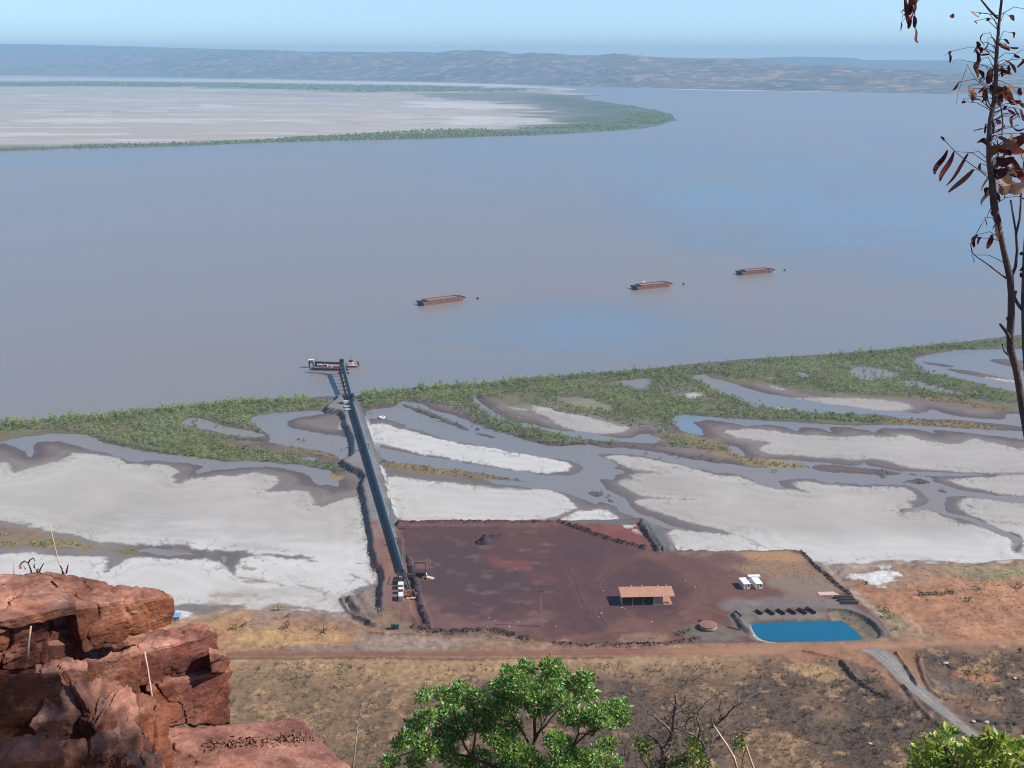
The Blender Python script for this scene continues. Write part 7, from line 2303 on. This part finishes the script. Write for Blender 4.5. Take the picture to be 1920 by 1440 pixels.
for grp in ([(1205, 1392, 16), (1212, 1402, 14), (1198, 1400, 12), (1210, 1418, 9)], [(1295, 1395, 16), (1310, 1388, 12), (1300, 1412, 20), (1288, 1425, 18), (1308, 1430, 18), (1262, 1400, 10)], [(1387, 1388, 11), (1394, 1395, 10), (1384, 1400, 9), (1390, 1406, 7)], [(1262, 1432, 14), (1230, 1434, 14), (1320, 1436, 12)]):
    leafy_crown('foliage', grp, 21, 190, .085, .5, bt, rr, ((84, 120, 46), (140, 160, 70)), .2)
tag(bt, 'mostly bare burnt tree with tufts of new leaves right of the green tree', 'tree')

# broad-leaved bush at the lower right: the nearest leaves are single parts
base = Vector(at_y(1830, 1640, 9.5)); base.z = hill_z(base.x, base.y)
gb = empty('green_bush', base)
mb = MB()
for pts, r0 in (([(1830, 1640), (1800, 1520), (1780, 1450), (1775, 1400)], .05), ([(1830, 1640), (1860, 1500), (1880, 1440), (1870, 1390)], .05), ([(1800, 1520), (1750, 1450), (1735, 1415)], .03), ([(1860, 1500), (1930, 1450), (1960, 1400)], .03), ([(1830, 1640), (1830, 1480), (1830, 1420)], .04)):
    mb.tube([at_y(x, y, 9.5 + rr.normal(0, .1)) - base for x, y in pts], [r0 * (1 - .6 * i / len(pts)) for i in range(len(pts))], 6)
mb.build('stem', BARK, gb, True)
BL = [(1776, 1376, 16), (1770, 1392, 20), (1735, 1402, 20), (1718, 1420, 16), (1745, 1425, 24), (1785, 1415, 28), (1810, 1402, 18), (1830, 1410, 24), (1852, 1388, 20), (1870, 1395, 24), (1890, 1408, 24), (1915, 1402, 22), (1940, 1405, 24), (1825, 1435, 30), (1870, 1432, 30), (1910, 1436, 30), (1780, 1445, 30), (1735, 1448, 24), (1700, 1440, 10), (1955, 1440, 30), (1850, 1462, 36), (1920, 1470, 40), (1780, 1475, 40), (1980, 1420, 30)]
cr = leafy_crown('crown', BL, 9.5, 66, .075, .55, gb, rr, ((116, 148, 50), (176, 192, 92)), .25)
lmes = []
for i in range(6):
    V, T = leaf_verts(1, np.zeros((1, 3)), np.array([[0., 0, 1.]]), np.array([.085]), np.array([.045]), rr)
    me = np_mesh('leaf', V, T); col_attr(me, np.repeat(lin([(136, 166, 62), (166, 186, 80), (112, 146, 52), (180, 192, 100), (146, 172, 66), (184, 172, 84)][i])[None], 5, 0)); me.materials.append(GREEN)
    lmes.append(me)
for i in range(300):
    x, y, R_ = BL[int(rr.integers(0, 16))]
    a = rr.uniform(0, 6.28); f = R_ * rr.uniform(.3, 1.0)
    p = at_y(x + math.cos(a) * f, y + math.sin(a) * f, 9.5 - .18 - rr.uniform(0, .25)) - base
    o = link('leaf', lmes[i % 6], None, gb, p)
    o.rotation_euler = (rr.uniform(-1.4, 1.4), rr.uniform(-1.4, 1.4), rr.uniform(0, 6.28))
tag(gb, 'bright green broad-leaved bush at the lower right corner', 'bush')

# sapling with dead brown leaves at the right edge
DEADL = leaf_mat('dead_red_leaf', rough=.75, trans=.28, spec=.2)
base = Vector(at_y(1934, 1560, 4.6)); base.z = hill_z(base.x, base.y) + .2
sp = empty('dead_leaved_sapling', base)
W2 = lambda x, y, d=4.6: at_y(x, y, d) - base
k6 = 4.6 / F
mb = MB()
tr = [((2010, 1560), 11), ((1980, 1100), 10), ((1944, 900), 8.5), ((1927, 820), 7.6), ((1918, 770), 7.2), ((1912, 730), 7.0), ((1905, 690), 7.0), ((1895, 656), 7.2), ((1894, 625), 7.4), ((1896, 590), 6.8), ((1896, 550), 6.2), ((1894, 522), 6.6), ((1889, 500), 6.2), ((1882, 470), 5.4), ((1876, 440), 5.2), ((1870, 412), 6.0), ((1864, 385), 7.0), ((1860, 340), 6.0), ((1855, 300), 5.6), ((1854, 262), 4.6), ((1857, 225), 4.4), ((1864, 190), 4.6), ((1867, 150), 4.0), ((1868, 110), 3.6), ((1871, 70), 2.9), ((1874, 35), 2.6), ((1878, 0), 2.3), ((1881, -60), 2.0)]
mb.tube([W2(x, y) for (x, y), _ in tr], [w * k6 for _, w in tr], 9)
tk_ = mb.build('trunk', BARK, sp, True)
mb = MB()
for pts, r0 in (([(1896, 520), (1904, 500), (1907, 470), (1905, 435), (1900, 405), (1895, 375)], 3.4), ([(1905, 440), (1912, 410), (1914, 380), (1916, 340), (1920, 300)], 2.4), ([(1894, 640), (1890, 628), (1883, 618), (1875, 608)], 4.5), ([(1893, 605), (1888, 596)], 3.5), ([(1890, 665), (1883, 658), (1879, 645)], 2.2),
                ([(1887, 522), (1868, 508), (1850, 494), (1832, 482), (1823, 474)], 1.8), ([(1823, 474), (1820, 458), (1830, 440), (1838, 425), (1846, 412)], 1.2), ([(1852, 332), (1835, 318), (1815, 304), (1795, 288), (1770, 262), (1764, 258)], 1.1), ([(1870, 34), (1856, 20), (1840, 0), (1820, -26)], 2.3), ([(1860, 205), (1852, 200), (1848, 190)], 1.8), ([(1861, 208), (1856, 196), (1850, 186)], 1.5),
                ([(1864, 130), (1850, 124), (1830, 118), (1800, 112), (1790, 113)], .8), ([(1866, 100), (1850, 95), (1820, 88), (1785, 96), (1770, 104)], .6), ([(1868, 128), (1890, 118), (1905, 100), (1925, 90)], .7), ([(1876, 192), (1880, 230), (1878, 260)], 1.6), ([(1870, 262), (1872, 300), (1868, 330)], 1.4), ([(1855, 170), (1830, 150), (1812, 120)], .7), ([(1872, 150), (1895, 160), (1910, 180), (1918, 200)], .6), ([(1812, 128), (1804, 150), (1796, 175), (1793, 195)], .5)):
    MB().tube([W2(x, y, 4.6 + rr.normal(0, .04)) for x, y in pts], [r0 * k6 * (1 - .6 * i / len(pts)) for i in range(len(pts))], 5).build('branch', BARK, sp, True)
LEAVES = [(1776, 281, 1760, 328, 6), (1788, 284, 1768, 340, 6), (1814, 288, 1772, 344, 7), (1826, 318, 1780, 360, 7), (1838, 306, 1834, 318, 4), (1855, 330, 1842, 360, 4), (1696, -4, 1702, 44, 5), (1708, -8, 1706, 28, 6), (1722, -6, 1712, 30, 6), (1714, 30, 1716, 52, 4), (1716, 52, 1727, 77, 3), (1692, 20, 1690, 36, 3), (1724, 0, 1716, 22, 4), (1690, 42, 1692, 58, 2),
          (1832, 78, 1829, 98, 5), (1830, 95, 1852, 100, 6), (1834, 100, 1840, 125, 6), (1838, 112, 1830, 145, 6), (1826, 126, 1840, 150, 5), (1852, 72, 1842, 94, 4), (1858, 70, 1868, 78, 4), (1862, 128, 1848, 155, 8), (1874, 132, 1896, 140, 6), (1882, 112, 1903, 138, 6), (1896, 128, 1880, 142, 5), (1884, 82, 1908, 86, 4), (1818, 160, 1826, 185, 6), (1826, 165, 1822, 190, 5), (1815, 178, 1838, 184, 4), (1842, 166, 1852, 188, 6),
          (1856, 160, 1880, 168, 9), (1862, 170, 1900, 190, 10), (1870, 178, 1878, 195, 9), (1884, 172, 1902, 165, 6), (1890, 182, 1912, 192, 5), (1860, 225, 1866, 250, 7), (1868, 225, 1876, 232, 5), (1832, 268, 1862, 274, 5), (1850, 275, 1880, 285, 10), (1872, 258, 1888, 270, 9), (1880, 275, 1905, 262, 9), (1890, 290, 1920, 250, 14), (1868, 296, 1900, 300, 9), (1900, 270, 1925, 290, 13), (1862, 318, 1890, 322, 10), (1868, 326, 1898, 340, 12), (1885, 312, 1915, 326, 12), (1872, 345, 1900, 352, 9), (1890, 340, 1922, 350, 12), (1880, 358, 1905, 366, 6), (1900, 300, 1918, 345, 9),
          (1858, 340, 1848, 385, 6), (1862, 385, 1858, 410, 5), (1868, 400, 1862, 430, 6), (1874, 412, 1870, 448, 6), (1866, 395, 1874, 425, 7), (1860, 440, 1852, 466, 5), (1846, 408, 1850, 424, 4), (1834, 440, 1826, 462, 4), (1828, 445, 1836, 460, 4), (1820, 478, 1824, 494, 2), (1821, 22, 1836, 30, 3), (1826, 40, 1832, 46, 2), (1778, 98, 1781, 118, 3), (1784, 96, 1780, 106, 3), (1764, 256, 1772, 264, 3), (1905, 215, 1895, 240, 3), (1912, 205, 1922, 225, 5), (1895, 250, 1900, 262, 4), (1908, 250, 1918, 258, 4), (1918, 110, 1910, 128, 3),
          (1890, 205, 1902, 212, 3), (1864, 310, 1850, 316, 5), (1915, 320, 1922, 360, 6), (1853, 352, 1846, 366, 5), (1876, 300, 1866, 316, 8), (1896, 318, 1888, 336, 8)]
_q = random.Random(21)
for (cx, cy, sx, sy, n_) in ((1868, 120, 26, 60, 26), (1850, 170, 22, 14, 10), (1885, 270, 20, 24, 14), (1895, 330, 16, 16, 14), (1864, 400, 8, 30, 8), (1905, 220, 10, 40, 8), (1706, 20, 10, 14, 5)):
    for _ in range(n_):
        x_, y_ = _q.gauss(cx, sx), _q.gauss(cy, sy)
        LEAVES.append((x_, y_, x_ + _q.gauss(0, 10), y_ + _q.uniform(2, 20), _q.uniform(2, 5)))
pal = [(96, 44, 40), (120, 60, 46), (84, 40, 40), (146, 88, 62), (70, 38, 40), (178, 128, 96), (110, 52, 42)]
q = random.Random(9)
for i, (x0, y0, x1, y1, w) in enumerate(LEAVES):
    d = 4.6 + q.uniform(-.015, .015)
    a, b_ = W2(x0, y0, d), W2(x1, y1, d + q.uniform(-.02, .02))
    lb = MB()
    dry_leaf(lb, Vector((0, 0, 0)), b_ - a, (b_ - a).length * 1.02, w * k6 * 1.0, q.uniform(-.9, .9), 8)
    me = lb.mesh('leaf', True)
    c0 = pal[i % 7] if not (y0 > 300 and x0 > 1855 and i % 3 == 0) else (206, 160, 122)
    col_attr(me, lin(c0)[None] * np.array([q.uniform(.7, 1.25) for _ in me.vertices])[:, None])
    link('leaf', me, DEADL, sp, a)
tx = sorted((y, x) for (x, y), _ in tr)
tys, txs = [a for a, _ in tx], [b for _, b in tx]
tw = MB()
for i, (x0, y0, x1, y1, w) in enumerate(LEAVES):
    if x0 < 1740:
        pts = [(1712 + (x0 - 1712) * .3, -50), ((x0 + 1712) / 2 + 2, y0 - 14), (x0, y0)]
    else:
        yt = y0 + q.uniform(6, 26)
        xt = float(np.interp(yt, tys, txs))
        if abs(xt - x0) > 75:
            continue
        pts = [(xt, yt), ((xt + x0) / 2, y0 + q.uniform(-6, 4)), (x0, y0)]
    tw.tube([W2(a_, b__) for a_, b__ in pts], [.0016, .0012, .0009], 4, False)
tw.build('twig', BARK, sp)['kind'] = 'stuff'
tag(sp, 'thin sapling with curled dead brown leaves at the right edge', 'sapling')
base = Vector(at_y(1950, 1500, 4.9)); base.z = hill_z(base.x, base.y) + .2
s2 = empty('bare_sapling', base)
mb = MB()
k6 = 4.9 / F
tr = [((1980, 1500), 9), ((1960, 1000), 8), ((1926, 720), 5.5), ((1921, 640), 5.5), ((1919, 560), 5), ((1922, 480), 5), ((1926, 420), 4.5), ((1940, 300), 4)]
mb.tube([at_y(x, y, 4.9) - base for (x, y), _ in tr], [w * k6 for _, w in tr], 8)
for pts, r0 in (([(1917, 580), (1912, 575), (1906, 566), (1902, 556), (1905, 545)], 4), ([(1906, 566), (1899, 560)], 2.5)):
    mb.tube([at_y(x, y, 4.9) - base for x, y in pts], [r0 * k6 * (1 - .5 * i / len(pts)) for i in range(len(pts))], 6)
mb.build('trunk', BARK, s2, True)
for (x0, y0, x1, y1, w) in ((1924, 472, 1912, 478, 4), (1922, 498, 1910, 506, 5), (1920, 512, 1913, 520, 4)):
    a, b_ = at_y(x0, y0, 4.9) - base, at_y(x1, y1, 4.9) - base
    lb = MB(); dry_leaf(lb, Vector((0, 0, 0)), b_ - a, (b_ - a).length, w * k6, .4, 6)
    me = lb.mesh('leaf', True); col_attr(me, np.repeat(lin((60, 74, 44))[None], len(me.vertices), 0)); link('leaf', me, DEADL, s2, a)
tag(s2, 'second bare sapling stem at the very right edge behind the leafy one', 'sapling')

# the tree beside the lookout that throws dappled shade on the rocks (it stands right of them, above the picture)
tgt = at_y(110, 1400, 6.4)
cshade = tgt + SUN_DIR * 10.5
base = Vector((cshade.x + 1.2, cshade.y - 3.0, 0)); base.z = hill_z(base.x, base.y)
st = empty('shade_tree', base)
mb = MB()
top = cshade - base
mb.tube([Vector((0, 0, -.2)), Vector((top.x * .15, top.y * .1, top.z * .5)), Vector((top.x * .45, top.y * .4, top.z * .85)), top], [.13, .10, .07, .03], 7)
lob3, rng3 = [], np.random.default_rng(8)
V3, D3 = [], []
for i in range(42):
    c = top + Vector((rng3.normal(0, .6), rng3.normal(0, .6), rng3.normal(0, .38)))
    mb.tube([top * .9 + Vector((0, 0, -.1)), c], [.03, .012], 5)
    k = rng3.normal(size=(60, 3)) * .17
    V3.append(np.array(c)[None] + k); D3.append(rng3.normal(size=(60, 3)))
mb.build('trunk', BARK, st, True)
V3, D3 = np.concatenate(V3), np.concatenate(D3)
V, T = leaf_verts(len(V3), V3, D3, rng3.uniform(.08, .15, len(V3)), rng3.uniform(.04, .07, len(V3)), rng3)
me = np_mesh('crown', V, T); col_attr(me, np.repeat(lin((96, 130, 56))[None], len(V), 0)); link('crown', me, GREEN, st)['kind'] = 'stuff'
tag(st, 'slender tree beside the lookout shading the rocks', 'tree')
